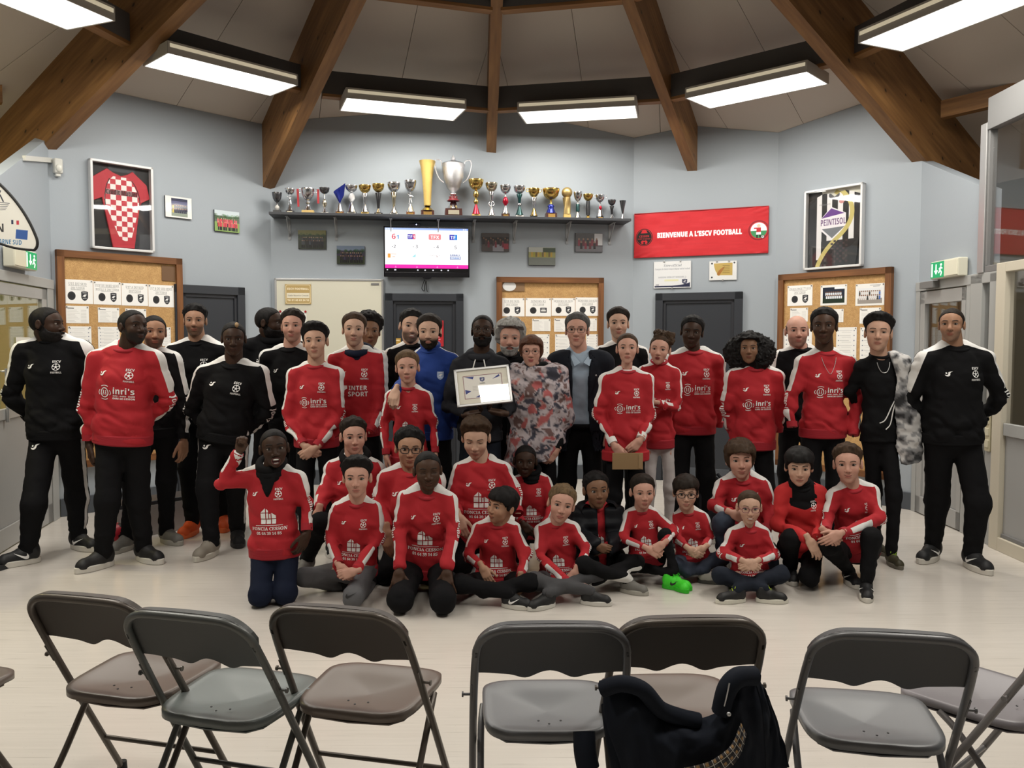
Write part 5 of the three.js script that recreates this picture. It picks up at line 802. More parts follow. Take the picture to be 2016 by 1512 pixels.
// cut a surface in two where s changes sign; crisp edges for panels and stripes
function split(g, s) {
  const p = g.attributes.position, n = g.attributes.normal, ix = g.index.array, sv = new Float32Array(p.count); for (let i = 0; i < p.count; i++) sv[i] = s(p.getX(i), p.getY(i), p.getZ(i), i);
  const out = [[[], []], [[], []]];
  const put = (k, poly) => { for (let i = 1; i < poly.length - 1; i++) for (const q of [poly[0], poly[i], poly[i + 1]]) { out[k][0].push(q[0], q[1], q[2]); out[k][1].push(q[3], q[4], q[5]); } };
  const V = (i) => [p.getX(i), p.getY(i), p.getZ(i), n.getX(i), n.getY(i), n.getZ(i), sv[i]];
  for (let t = 0; t < ix.length; t += 3) {
    const tri = [V(ix[t]), V(ix[t + 1]), V(ix[t + 2])], a = tri.map((q) => q[6] > 0);
    if (a[0] === a[1] && a[1] === a[2]) { put(a[0] ? 1 : 0, tri); continue; }
    const P = [[], []];
    for (let i = 0; i < 3; i++) { const u = tri[i], w = tri[(i + 1) % 3]; P[u[6] > 0 ? 1 : 0].push(u); if ((u[6] > 0) !== (w[6] > 0)) { const f = u[6] / (u[6] - w[6]), m = u.map((x, j) => lerp(x, w[j], f)); P[0].push(m); P[1].push(m); } }
    if (P[0].length > 2) put(0, P[0]); if (P[1].length > 2) put(1, P[1]);
  }
  return out.map(([a, b]) => { if (!a.length) return null; const q = new THREE.BufferGeometry(); q.setAttribute('position', new THREE.Float32BufferAttribute(a, 3)); q.setAttribute('normal', new THREE.Float32BufferAttribute(b, 3)); return q; });
}
// a print lying on the cloth: the cloth's own triangles inside a box, lifted a little
function decal(g, C, X, Y, N, w, h, keep, lift = .0018, depth = .2) {
  const p = g.attributes.position, n = g.attributes.normal, ix = g.index.array, pos = [], nor = [], uv = []; const q = V3(), m = V3();
  const loc = []; for (let i = 0; i < p.count; i++) { q.set(p.getX(i), p.getY(i), p.getZ(i)).sub(C); loc.push([q.dot(X) / w, q.dot(Y) / h, q.dot(N)]); }
  for (let t = 0; t < ix.length; t += 3) {
    let ok = true, any = false;
    for (let k = 0; k < 3 && ok; k++) { const i = ix[t + k], l = loc[i]; if (Math.abs(l[2]) > depth || (keep && !keep(i)) || n.getX(i) * N.x + n.getY(i) * N.y + n.getZ(i) * N.z < .1) ok = false; if (Math.abs(l[0]) < .5 && Math.abs(l[1]) < .5) any = true; }
    if (!ok || !any) continue;
    for (let k = 0; k < 3; k++) { const i = ix[t + k], l = loc[i]; pos.push(p.getX(i) + n.getX(i) * lift, p.getY(i) + n.getY(i) * lift, p.getZ(i) + n.getZ(i) * lift); nor.push(n.getX(i), n.getY(i), n.getZ(i)); uv.push(l[0] + .5, l[1] + .5); }
  }
  if (!pos.length) return null;
  const o = new THREE.BufferGeometry(); o.setAttribute('position', new THREE.Float32BufferAttribute(pos, 3)); o.setAttribute('normal', new THREE.Float32BufferAttribute(nor, 3)); o.setAttribute('uv', new THREE.Float32BufferAttribute(uv, 2)); return o;
}
// the prints
const printOf = (w, h, draw) => { const t = canvasTex(canvas(w, h, draw)); return M(0xffffff, .6, 0, { map: t, alphaTest: .5, polygonOffset: true, polygonOffsetFactor: -1 }); };
const WHT = '#efeeec';
const PR = {
  mark: printOf(128, 96, (g, w, h) => { g.fillStyle = WHT; g.beginPath(); g.moveTo(116, 14); g.quadraticCurveTo(66, 12, 60, 40); g.quadraticCurveTo(58, 60, 40, 64); g.quadraticCurveTo(24, 66, 14, 58); g.quadraticCurveTo(18, 84, 48, 84); g.quadraticCurveTo(80, 80, 82, 46); g.quadraticCurveTo(84, 30, 116, 14); g.fill(); g.beginPath(); g.arc(34, 40, 11, 0, 7); g.fill(); }),
  crest: printOf(160, 224, (g, w, h) => { g.save(); txt(g, 'ESCV', w / 2, 36, 46, WHT, 'sans-serif', 'bold', 'center', 120); g.restore(); drawBall(g, w / 2, 112, 46, WHT); txt(g, 'FOOTBALL', w / 2, 190, 36, WHT, 'sans-serif', 'bold', 'center', 140); }),
  inris: printOf(512, 224, (g, w, h) => {
    g.strokeStyle = WHT; g.fillStyle = WHT; g.lineWidth = 12; g.beginPath(); g.ellipse(110, 112, 48, 60, 0, 0, 7); g.stroke(); g.lineWidth = 9; g.beginPath(); g.arc(110, 112, 92, -2.1, -1.04); g.stroke(); g.beginPath(); g.arc(110, 112, 92, 1.04, 2.1); g.stroke();
    g.beginPath(); g.moveTo(42, 80); g.quadraticCurveTo(12, 112, 42, 144); g.stroke(); g.beginPath(); g.moveTo(178, 80); g.quadraticCurveTo(208, 112, 178, 144); g.stroke();
    for (const x of [94, 126]) { g.beginPath(); g.arc(x, 88, 8, 0, 7); g.fill(); g.fillRect(x - 6, 98, 12, 24); g.fillRect(x - 9, 120, 6, 24); g.fillRect(x + 3, 120, 6, 24); }
    txt(g, "inri's", 352, 84, 112, WHT, 'sans-serif', 'bold', 'center', 280); txt(g, 'auto · moto · école', 356, 146, 32, WHT, 'sans-serif', 'bold', 'center', 270); txt(g, 'GARE DE CESSON', 356, 182, 34, WHT, 'sans-serif', 'bold', 'center', 280);
  }),
  foncia: printOf(512, 420, (g, w, h) => {
    g.fillStyle = WHT; g.save(); g.beginPath(); g.moveTo(150, 248); g.lineTo(150, 84); g.lineTo(216, 20); g.lineTo(258, 60); g.lineTo(258, 112); g.lineTo(306, 92); g.lineTo(356, 130); g.lineTo(356, 248); g.closePath(); g.clip(); g.fillRect(0, 0, w, 260); g.globalCompositeOperation = 'destination-out'; g.fillRect(214, 0, 13, 260); g.fillRect(288, 80, 13, 180); g.fillRect(0, 84, 262, 12); g.fillRect(0, 170, w, 13); g.fillRect(256, 56, 12, 130); g.restore();
    g.fillStyle = WHT; g.fillRect(70, 268, 372, 7); txt(g, 'FONCIA CESSON', w / 2, 316, 62, WHT, 'serif', 'bold', 'center', 490); txt(g, '01 64 39 14 85', w / 2, 380, 54, WHT, 'serif', 'bold', 'center', 350);
  }),
  inter: printOf(384, 200, (g, w, h) => { g.fillStyle = WHT; g.beginPath(); g.moveTo(6, 20); g.lineTo(80, 20); g.lineTo(80, 66); g.lineTo(30, 92); g.lineTo(44, 66); g.lineTo(6, 66); g.fill(); txt(g, 'INTER', 232, 56, 92, WHT, 'sans-serif', 'bold', 'center', 280); txt(g, 'SPORT', 232, 146, 96, WHT, 'sans-serif', 'bold', 'center', 290); }),
  joma: printOf(384, 128, (g, w, h) => txt(g, 'Joma', w / 2, 62, 128, WHT, 'serif', 'bold', 'center', 350)),
  shieldBlue: printOf(128, 160, (g, w, h) => shield(g, w / 2, h / 2, 100, 130, '#9fb4d8')),
  pinGrey: printOf(64, 80, (g, w, h) => shield(g, w / 2, h / 2, 46, 60, '#b9bcc2')),
  tick: printOf(160, 96, (g, w, h) => { g.fillStyle = WHT; g.beginPath(); g.moveTo(150, 14); g.lineTo(56, 74); g.quadraticCurveTo(14, 92, 14, 56); g.quadraticCurveTo(18, 36, 34, 24); g.quadraticCurveTo(26, 56, 58, 48); g.closePath(); g.fill(); }),
  darkTick: printOf(160, 96, (g, w, h) => { g.fillStyle = '#222'; g.beginPath(); g.moveTo(150, 14); g.lineTo(56, 74); g.quadraticCurveTo(14, 92, 14, 56); g.quadraticCurveTo(18, 36, 34, 24); g.quadraticCurveTo(26, 56, 58, 48); g.closePath(); g.fill(); }),
};
// cloth colours (linear)
const cloth = (r, g, b, rough = .85, extra = {}) => M(lin(r, g, b), rough, 0, { ...(Math.max(r, g, b) > .03 ? { sheen: .2, sheenColor: lin(.2, .2, .2), sheenRoughness: .6 } : { specularIntensity: .25 }), ...extra });
const CL = { red: cloth(.40, .010, .018), black: cloth(.0062, .0062, .0070), white: cloth(.70, .69, .67), navy: cloth(.010, .014, .030), blue: cloth(.010, .045, .25), charcoal: cloth(.022, .023, .028), grey: cloth(.105, .105, .112), dgrey: cloth(.05, .05, .054), jeans: cloth(.022, .032, .055), djeans: cloth(.016, .02, .03), offwhite: cloth(.52, .49, .48), polo: cloth(.30, .38, .47), blazer: cloth(.012, .014, .02), puffer: cloth(.010, .011, .014, .5), darkRed: cloth(.33, .01, .02), brightRed: cloth(.52, .02, .022), trackBlack: cloth(.0068, .0068, .0078) };
const skinMat = new THREE.MeshPhysicalMaterial({ color: 0xffffff, vertexColors: true, roughness: .52, specularIntensity: .45, side: THREE.DoubleSide });
const paintedCloth = new THREE.MeshPhysicalMaterial({ color: 0xffffff, vertexColors: true, roughness: .85, side: THREE.DoubleSide });
const hairMats = {}; const hairMat = (c) => hairMats[c.join()] ??= M(lin(...c.map((v) => v * 1.5)), .68, 0, { specularIntensity: .35, vertexColors: true });
const SK = { black: [.042, .021, .013], black2: [.060, .030, .018], brown: [.10, .050, .030], tan: [.34, .185, .115], olive: [.40, .225, .145], fair: [.50, .30, .215], pink: [.52, .29, .22], pale: [.54, .34, .25], mid: [.20, .105, .062] };
const HC = { black: [.008, .007, .007], dark: [.016, .011, .008], brown: [.045, .026, .015], lbrown: [.10, .062, .034], grey: [.26, .255, .24], sand: [.13, .085, .045], auburn: [.075, .03, .016], salt: [.07, .068, .066], stub: [.06, .04, .032] };
// ---------- hands: a palm, four fingers, a thumb; one mesh per pose, in a frame x = thumb side, y = along the fingers, z = palm side ----------
const handCache = {};
function handMesh(pose) {
  if (handCache[pose]) return handCache[pose];
  const P = { relax: { c: [.35, .5, .4], sp: .04, th: .55 }, open: { c: [.08, .12, .1], sp: .10, th: .8 }, fist: { c: [1.45, 1.6, 1.1], sp: .0, th: .2, wrap: 1 }, hold: { c: [.7, .8, .5], sp: .03, th: .3 }, spread: { c: [.22, .2, .15], sp: .17, th: .95 } }[pose];
  const prims = [], fl = [[.027, .088, .040, .026, .020, .0088], [.009, .094, .045, .029, .021, .0092], [-.010, .090, .041, .027, .020, .0088], [-.028, .080, .032, .021, .018, .0078]];
  prims.push([capsule(V3(.022, .012, 0), V3(.026, .08, 0), .0155, .0125), .012], [capsule(V3(.006, .008, 0), V3(.009, .086, 0), .0165, .0130), .012], [capsule(V3(-.01, .008, 0), V3(-.010, .082, 0), .0155, .0125), .012], [capsule(V3(-.022, .012, 0), V3(-.027, .073, 0), .014, .0112), .012], [capsule(V3(0, -.04, 0), V3(0, .015, 0), .024, .023), .015]);
  fl.forEach(([x, y, l1, l2, l3, r], i) => {
    let a = P.c[0] + i * .05, dirx = (1.4 - i) * P.sp, p = V3(x, y, 0);
    const step = (l, ang) => V3(Math.sin(dirx) * Math.cos(ang), Math.cos(dirx) * Math.cos(ang), Math.sin(ang)).multiplyScalar(l).add(p);
    const q1 = step(l1, a); prims.push([capsule(p, q1, r * 1.05, r), .006]); p = q1; a += P.c[1]; const q2 = step(l2, a); prims.push([capsule(p, q2, r, r * .93), .003]); p = q2; a += P.c[2]; const q3 = step(l3, a); prims.push([capsule(p, q3, r * .93, r * .8), .003]);
  });
  const tb = V3(.022, .018, .006), t1 = P.wrap ? V3(.036, .052, .026) : V3(.022 + .05 * Math.sin(P.th), .018 + .05 * Math.cos(P.th), .018), t2 = P.wrap ? V3(.016, .074, .045) : t1.clone().add(V3(.03 * Math.sin(P.th * .75), .034 * Math.cos(P.th * .75), .006)), t3 = P.wrap ? V3(-.006, .078, .048) : t2.clone().add(V3(.018 * Math.sin(P.th * .5), .024 * Math.cos(P.th * .5), .003));
  prims.push([capsule(tb, t1, .0165, .0125), .01], [capsule(t1, t2, .0115, .0105), .004], [capsule(t2, t3, .0105, .0085), .003]);
  const f = (x, y, z) => { let d = 1; for (const [g, k] of prims) d = sminK(d, g(x, y, z), k); return d; };
  return handCache[pose] = meshField(f, V3(-.075, -.06, -.035), V3(.11, .215, .105), .0042);
}
function handGeo(pose, at, dir, palm, side, size, color) {
  const m = handMesh(pose), y = dir.clone().normalize(), z = palm.clone().addScaledVector(y, -palm.dot(y)).normalize(), x = y.clone().cross(z).multiplyScalar(side);
  const M4 = new THREE.Matrix4().makeBasis(x.multiplyScalar(size), y.multiplyScalar(size), z.multiplyScalar(size)).setPosition(at);
  const idx = side < 0 ? m.idx.map((_, i) => m.idx[i % 3 === 0 ? i : i % 3 === 1 ? i + 1 : i - 1]) : m.idx.slice();
  const g = new THREE.BufferGeometry(); g.setAttribute('position', new THREE.BufferAttribute(m.pos.slice(), 3)); g.setIndex(idx); g.applyMatrix4(M4); g.computeVertexNormals();
  const pal = color.map((c, i) => Math.min(.6, c * (color[0] < .15 ? [1.9, 2.1, 2.2][i] : 1.02))), zi = z.clone().normalize(), n = g.attributes.normal;
  return paint(g, (px, py, pz, i) => { const t = smooth(.2, .8, n.getX(i) * zi.x + n.getY(i) * zi.y + n.getZ(i) * zi.z); return color.map((c, k) => lerp(c, pal[k], t)); });
}
// ---------- heads ----------
const headH = .225; // chin to crown of the model
function headField(o) {
  const c = o.child ?? 0, jaw = o.jaw ?? 1, nose = o.nose ?? 1, full = o.full ?? 0;
  const E = [ellipsoid(0, .030, -.012, .0735 + .002 * c, .083, .094), ellipsoid(0, .022, .03, .062, .068, .061), ellipsoid(0, -.026, .030, .0585 + full * .006, .058, .0565), ellipsoid(0, -.062 + .006 * c, .026, (.0505 + full * .008) * jaw, .046, .056 - .004 * c), ellipsoid(0, -.092 + .006 * c, .058 - .004 * c, .022 * jaw, .019, .021)];
  const ck = .022 + .003 * c + full * .003, cks = [-1, 1].map((s) => ellipsoid(s * .038, -.024, .056, ck, ck, ck));
  const nz = capsule(V3(0, .012, .083), V3(0, -.026, .101 + .005 * (nose - 1) - .005 * c), .0085, .0125 * nose * (1 - .12 * c)), wings = [-1, 1].map((s) => ellipsoid(s * .0115 * (o.wide ?? 1), -.031, .091, .0085 * (o.wide ?? 1), .0075, .011));
  const brow = [-1, 1].map((s) => capsule(V3(s * .012, .0255, .082), V3(s * .044, .0245, .064), .0095, .0085)), lip = [ellipsoid(0, -.0545, .081, .022, .0062 * (o.lips ?? 1), .0105), ellipsoid(0, -.0655, .0795, .019, .0072 * (o.lips ?? 1), .0105)];
  const sock = [-1, 1].map((s) => ellipsoid(s * .031, .005, .0975, .0195, .0125, .019)), ear = [-1, 1].map((s) => [ellipsoid(s * (.0765 + .003 * c), .0, -.014, .011 + .003 * c, .031, .019), ellipsoid(s * (.087 + .003 * c), .003, -.010, .006, .02, .011)]);
    return (x, y, z) => {
    let d = E[0](x, y, z); d = sminK(d, E[1](x, y, z), .02); d = sminK(d, E[2](x, y, z), .02); d = sminK(d, E[3](x, y, z), .022); d = sminK(d, E[4](x, y, z), .016);
    if (z > .02) { for (const g of cks) d = sminK(d, g(x, y, z), .02); for (const g of brow) d = sminK(d, g(x, y, z), .010); for (const g of sock) d = smaxK(d, -g(x, y, z), .010); d = sminK(d, nz(x, y, z), .010); for (const g of wings) d = sminK(d, g(x, y, z), .006); for (const g of lip) d = sminK(d, g(x, y, z), .006); }
    if (Math.abs(x) > .055) for (const [g, q] of ear) d = sminK(d, smaxK(g(x, y, z), -q(x, y, z), .004), .006);
    return d;
  };
}
const onFace = (f, x, y) => { let z = .14; for (let i = 0; i < 60; i++) { const d = f(x, y, z); if (d < .0004) break; z -= Math.max(d * .7, .0005); } return z; };
function faceBits(f, o, skin, hair) {
  const list = [], eyeC = o.eye ?? [.02, .011, .007], smile = o.smile ?? .3, dark = skin[0] < .12;
  const gx = o.gaze?.[0] ?? 0, gy = o.gaze?.[1] ?? 0, open = o.lids ?? .84;
  for (const s of [-1, 1]) {
    const ex = s * .0315, ey = .006, z = onFace(f, ex, ey) , r = .0137 * (1 + .12 * (o.child ?? 0));
    if (open > .1) {
      const g = new THREE.SphereGeometry(1, 22, 16).scale(r, r * .58 * open, r * .62).translate(ex, ey, z - r * .62 + .0050);
      list.push(paint(g, (x, y, zz) => { const dx = (x - ex) / r - gx * .45, dy = (y - ey) / r - gy * .2; const q = Math.hypot(dx, dy); return q < .2 ? [.004, .004, .004] : q < .5 ? eyeC : dark ? [.33, .29, .26] : [.40, .37, .345]; }));
      const lash = []; for (let i = 0; i <= 6; i++) { const t = i / 6 * 2 - 1; lash.push(V3(ex + t * r * 1.08, ey + r * .58 * open * Math.sqrt(Math.max(0, 1 - t * t * .92)) + .0004, z + .0044 - Math.abs(t) * .0045)); }
      list.push(paint(tube(lash, .00125, 16, 5), () => [.010, .007, .006]));
      const lid = []; for (let i = 0; i <= 6; i++) { const t = i / 6 * 2 - 1; lid.push(V3(ex + t * r * 1.15, ey + r * .58 * open * Math.sqrt(Math.max(0, 1 - t * t * .9)) + .0034, z + .0030 - Math.abs(t) * .005)); }
      list.push(paint(tube(lid, .0028, 16, 6), () => skin.map((v) => v * .86)));
    } else { const l = []; for (let i = 0; i <= 6; i++) { const t = i / 6 * 2 - 1; l.push(V3(ex + t * r, ey - .004 - .003 * (1 - t * t), onFace(f, ex + t * r, ey - .004) + .0006)); } list.push(paint(tube(l, .0013, 14, 5), () => [.010, .007, .006])); }
    if (!o.noBrow) { const b = [], th = o.browT ?? .0026; for (let i = 0; i <= 6; i++) { const t = i / 6, x = s * lerp(.0135, .047, t), y = .0265 + .0055 * Math.sin(t * 2.3) - .003 * t + (o.browUp ?? 0); b.push(V3(x, y, onFace(f, x, y) + .0002)); } const bg = tube(b, th, 18, 6); list.push(paint(bg, () => hair.map((v, k) => lerp(v, skin[k], .12)))); }
  }
  const mw = o.mw ?? .0225, my = -.0598;
  if (o.shout) { // an open mouth with teeth
    const z = onFace(f, 0, -.062); const m = new THREE.SphereGeometry(1, 20, 14).scale(.021, .0165, .010).translate(0, -.066, z - .004); list.push(paint(m, () => [.03, .006, .006]));
    list.push(paint(new THREE.SphereGeometry(1, 16, 10).scale(.0165, .005, .007).translate(0, -.0575, z + .0012), () => [.6, .58, .54])); list.push(paint(new THREE.SphereGeometry(1, 14, 8).scale(.014, .0035, .005).translate(0, -.0765, z), () => [.5, .48, .45]));
    const ring = []; for (let i = 0; i < 14; i++) { const a = i / 14 * 6.2832; ring.push(V3(.023 * Math.cos(a), -.066 + .0185 * Math.sin(a), z + .001 - .005 * Math.cos(a) ** 2)); } list.push(paint(tube(ring, .0038, 40, 6, true), () => dark ? [.10, .035, .03] : [.36, .12, .1]));
  } else {
    const l = []; for (let i = 0; i <= 8; i++) { const t = i / 8 * 2 - 1, x = t * mw, y = my + smile * .0085 * t * t - .001; l.push(V3(x, y, onFace(f, x, y) + .0003)); }
    list.push(paint(tube(l, .0012, 22, 5), () => dark ? [.012, .006, .005] : [.12, .035, .03]));
    if (o.teeth) { const z = onFace(f, 0, my); list.push(paint(new THREE.SphereGeometry(1, 18, 10).scale(mw * .72, .0042, .006).translate(0, my + .0005, z - .0022), () => [.62, .6, .55])); }
    for (const s of [-1, 1]) { const n = []; for (let i = 0; i <= 4; i++) { const t = i / 4, x = s * lerp(.017, .028, t), y = lerp(-.034, -.055, t); n.push(V3(x, y, onFace(f, x, y) - .0007)); } if ((o.age ?? 0) > 0) list.push(paint(tube(n, .0010, 10, 5), () => skin.map((v) => v * .62))); }
  }
  for (const s of [-1, 1]) list.push(paint(new THREE.SphereGeometry(1, 8, 6).scale(.0034, .002, .003).translate(s * .0062, -.0372, onFace(f, s * .0062, -.0365) - .0012), () => skin.map((v) => v * .25)));
  return list;
}
function headColor(o, skin, hairC) {
  const dark = skin[0] < .12, stub = o.stubble ?? 0, lipC = o.lipC ?? (dark ? [skin[0] * 1.35, skin[1] * 1.05, skin[2] * 1.15] : [skin[0] * .82, skin[1] * .55, skin[2] * .58]);
  return (x, y, z) => {
    let c = skin.slice(); const n = noise3(x * 90 + 5, y * 90, z * 90) * .05; c = c.map((v) => v * (1 + n));
    if (z > .03) {
      const ch = Math.exp(-(((Math.abs(x) - .04) / .02) ** 2) - (((y + .03) / .02) ** 2)), ns = Math.exp(-((x / .014) ** 2) - (((y + .028) / .014) ** 2));
      const b = (ch * .5 + ns * .4) * (dark ? .25 : .7); c = [c[0] * (1 + b * .06), c[1] * (1 - b * .16), c[2] * (1 - b * .16)];
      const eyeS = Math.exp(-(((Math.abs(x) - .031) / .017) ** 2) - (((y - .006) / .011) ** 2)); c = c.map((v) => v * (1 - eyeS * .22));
    }
    if (stub > 0 && z > -.02) { const m = smooth(-.028, -.05, y - (z < .03 ? .03 : 0) + .0 * x) * (1 - Math.exp(-((x / .02) ** 2) - (((y + .06) / .0075) ** 2)) * .9) * smooth(-.02, .02, z) * (Math.abs(x) < .02 && y > -.05 ? .8 : 1); const must = Math.exp(-((x / .022) ** 2) - (((y + .046) / .006) ** 2)) * (z > .05 ? 1 : 0); const a = clamp(Math.max(m, must) * stub, 0, .92); c = c.map((v, k) => lerp(v, hairC[k], a)); }
    if (z > .05 && !o.shout) { const q = Math.max(Math.hypot(x / .0215, (y + .0547) / .0058), 0), q2 = Math.hypot(x / .0185, (y + .0655) / .0068); const a = Math.max(smooth(1.15, .75, q), smooth(1.15, .75, q2)); c = c.map((v, k) => lerp(v, lipC[k], a * .9)); }
    return c;
  };
}
function beardGeo(f, o, th = .006) {
  const n = (x, y, z) => noise3(x * 160, y * 160, z * 160) * .0018;
  const g = (x, y, z) => {
    let d = f(x, y, z) - th * smooth(-.02, -.06, y) - .0012 + n(x, y, z);
    const line = table([[-.03, -.02], [.012, .004], [.022, -.022], [.05, -.044], [.075, -.050], [.12, -.042]])(z); d = smaxK(d, y - line, .003);
    d = smaxK(d, -(Math.hypot(x / .023, (y + .0605) / .0095) - 1) * .009, .002); d = smaxK(d, -.105 - y - .01, .006); d = smaxK(d, -.03 - z, .01); return Math.max(d, -f(x, y, z) - .004);
  };
  return toGeo(meshField(g, V3(-.085, -.13, -.04), V3(.085, .02, .12), .0048));
}
function hairGeo(style, o) {
  const c0 = ellipsoid(0, .030, -.012, .0755, .085, .096), c1 = ellipsoid(0, .024, .03, .064, .069, .062);
  const skull = (x, y, z) => sminK(c0(x, y, z), c1(x, y, z), .02);
  const side = table([[-.11, -.062], [-.06, -.050], [-.03, -.012], [-.012, .022], [.000, .012], [.012, -.012], [.022, -.004], [.034, .044], [.05, .062], [.068, .079], [.09, .082]]);
  let S = { crop: { th: .0045, n: [150, .0018] }, short: { th: .008, top: .012, n: [70, .004] }, quiff: { th: .007, top: .022, front: .016, n: [60, .006] }, spiky: { th: .008, top: .02, front: .008, n: [75, .012] }, curly: { th: .014, top: .012, n: [75, .010] }, afro: { th: .010, top: .008, n: [110, .005] }, fringe: { th: .012, top: .014, dl: -.030, n: [50, .005] }, shag: { th: .016, top: .012, dl: -.028, low: -.05, n: [55, .009] }, slick: { th: .007, top: .018, n: [40, .003] }, pulled: { th: .005, top: .004, n: [120, .002] }, bob: { th: .018, top: .006, low: -.08, dl: -.016, n: [40, .004] }, bald: { th: .0015, n: [150, .0008], hi: .055 }, grey: { th: .022, top: .014, low: -.03, n: [60, .012], dl: .006 }, big: { th: .03, n: [45, .016], big: 1 }, bun: { th: .006, top: .004, n: [90, .003], bun: 1 }, high: { th: .004, top: .026, front: .010, n: [90, .006] }, fade: { th: .0035, top: .020, n: [80, .007] } }[style];
  const mass = S.big ? ellipsoid(0, -.025, -.045, .198, .158, .105) : null, blobs = []; if (S.bun) for (let i = 0; i < 26; i++) blobs.push(ellipsoid((o.bunX ?? .02) + (hash3(i, 1, 1) - .5) * .13, .105 + (hash3(i, 2, 1) - .5) * .07, -.025 + (hash3(i, 3, 1) - .5) * .1, .026, .026, .026));
  if (0) for (let i = 0; i < 150; i++) { const a = hash3(i, 4, 2) * 6.283, e = (hash3(i, 5, 2) - .45) * 2.6, r = .105 + .055 * hash3(i, 6, 2) * (1 + Math.max(0, -e) * .25); const y = .01 + Math.sin(e * .6) * .13 - Math.max(0, -e) * .05, x = Math.cos(a) * r, z = -.035 + Math.sin(a) * r * .6; if (z > .045 && Math.abs(x) < .07 && y < .06) continue; blobs.push(ellipsoid(x, y, Math.min(z, .05), .034, .038, .032)); }
  const f = (x, y, z) => {
    const up = smooth(.02, .09, y), fr = smooth(.0, .07, z) * up; let th = S.th + (S.top ?? 0) * up + (S.front ?? 0) * fr;
    const [fq, am] = S.n; let nz; nz = noise3(x * fq, y * fq * (S.big ? 1 : .6), z * fq) * am; if (style === 'quiff' || style === 'slick') nz += noise3(x * 170, y * 20, z * 20) * .0025;
    let d0 = skull(x, y, z);
    let hl = side(z) + (z > .03 ? (S.dl ?? 0) : 0); if (style === 'bob' || S.low) { const q = S.low ?? 0; if (z < .025) hl = Math.min(hl, q + (z > .0 ? .0 : 0)); else if (z < .05 && S.low) hl = Math.min(hl, lerp(q, hl, smooth(.025, .05, z))); }
    if (S.hi !== undefined) { if (z > -.06) hl = Math.max(hl, Math.min(.02, hl)); }
    if (o.part && z > .03) hl += o.part * x * .5; hl += noise3(x * 70, 3, z * 50) * (S.dl ? .006 : .003); const tp = S.dl || S.low || S.big ? 1 : .18 + .82 * smooth(0, .05, y - hl); let d = d0 - th * tp * (1 + .2 * (o.vol ?? 0)) + nz * tp;
    d = smaxK(d, (hl - y) * .8, .004); d = smaxK(d, -(skull(x, y, z) + .008), .002);
    if (S.low) d = smaxK(d, -(ellipsoid(0, -.02, .085, .058, .085, .075)(x, y, z)), .008);
    if (S.hi !== undefined) d = smaxK(d, y - (.045 - Math.max(0, z) * .5), .004);
    if (mass) { let b = mass(x, y, z) + noise3(x * 34, y * 34, z * 34) * .014 + noise3(x * 85, y * 85, z * 85) * .013 + noise3(x * 180, y * 180, z * 180) * .007; b = smaxK(b, -(ellipsoid(0, -.035, .09, .056, .108, .085)(x, y, z)), .006); b = smaxK(b, -(ellipsoid(0, -.16, .07, .07, .1, .07)(x, y, z)), .01); d = Math.min(d, b); }
    if (blobs.length) { let b = 1; for (const g of blobs) b = sminK(b, g(x, y, z), .012); b += noise3(x * 95, y * 95, z * 95) * .012 + noise3(x * 210, y * 210, z * 210) * .005; if (S.big) b = smaxK(b, -(ellipsoid(0, -.03, .09, .056, .105, .075)(x, y, z)), .008); d = Math.min(d, b); }
    return d;
  };
  const big = S.big || S.bun; return toGeo(meshField(f, big ? V3(-.23, -.24, -.2) : V3(-.125, -.12, -.15), big ? V3(.23, .24, .13) : V3(.125, .18, .14), big ? .0072 : .006));
}
function glassesGeo(f, thick = .0016, round = .6) {
  const L = []; const z = Math.max(onFace(f, .031, .006), onFace(f, 0, .012)) + .006;
  for (const s of [-1, 1]) { const pts = []; for (let i = 0; i < 20; i++) { const a = i / 20 * 6.2832, c = Math.cos(a), q = Math.sin(a); pts.push(V3(s * .033 + Math.sign(c) * Math.abs(c) ** round * .0235, .003 + Math.sign(q) * Math.abs(q) ** round * .017, z - .004 * Math.abs(c))); } L.push(tube(pts, thick, 40, 6, true)); L.push(tube([V3(s * .056, .006, z - .004), V3(s * .072, .008, z - .04), V3(s * .08, .008, -.005), V3(s * .078, -.004, -.022)], thick * .9, 16, 6)); }
  L.push(tube([V3(-.0095, .008, z), V3(0, .011, z + .002), V3(.0095, .008, z)], thick, 8, 6)); return mergeGeometries(L.map(plain));
}
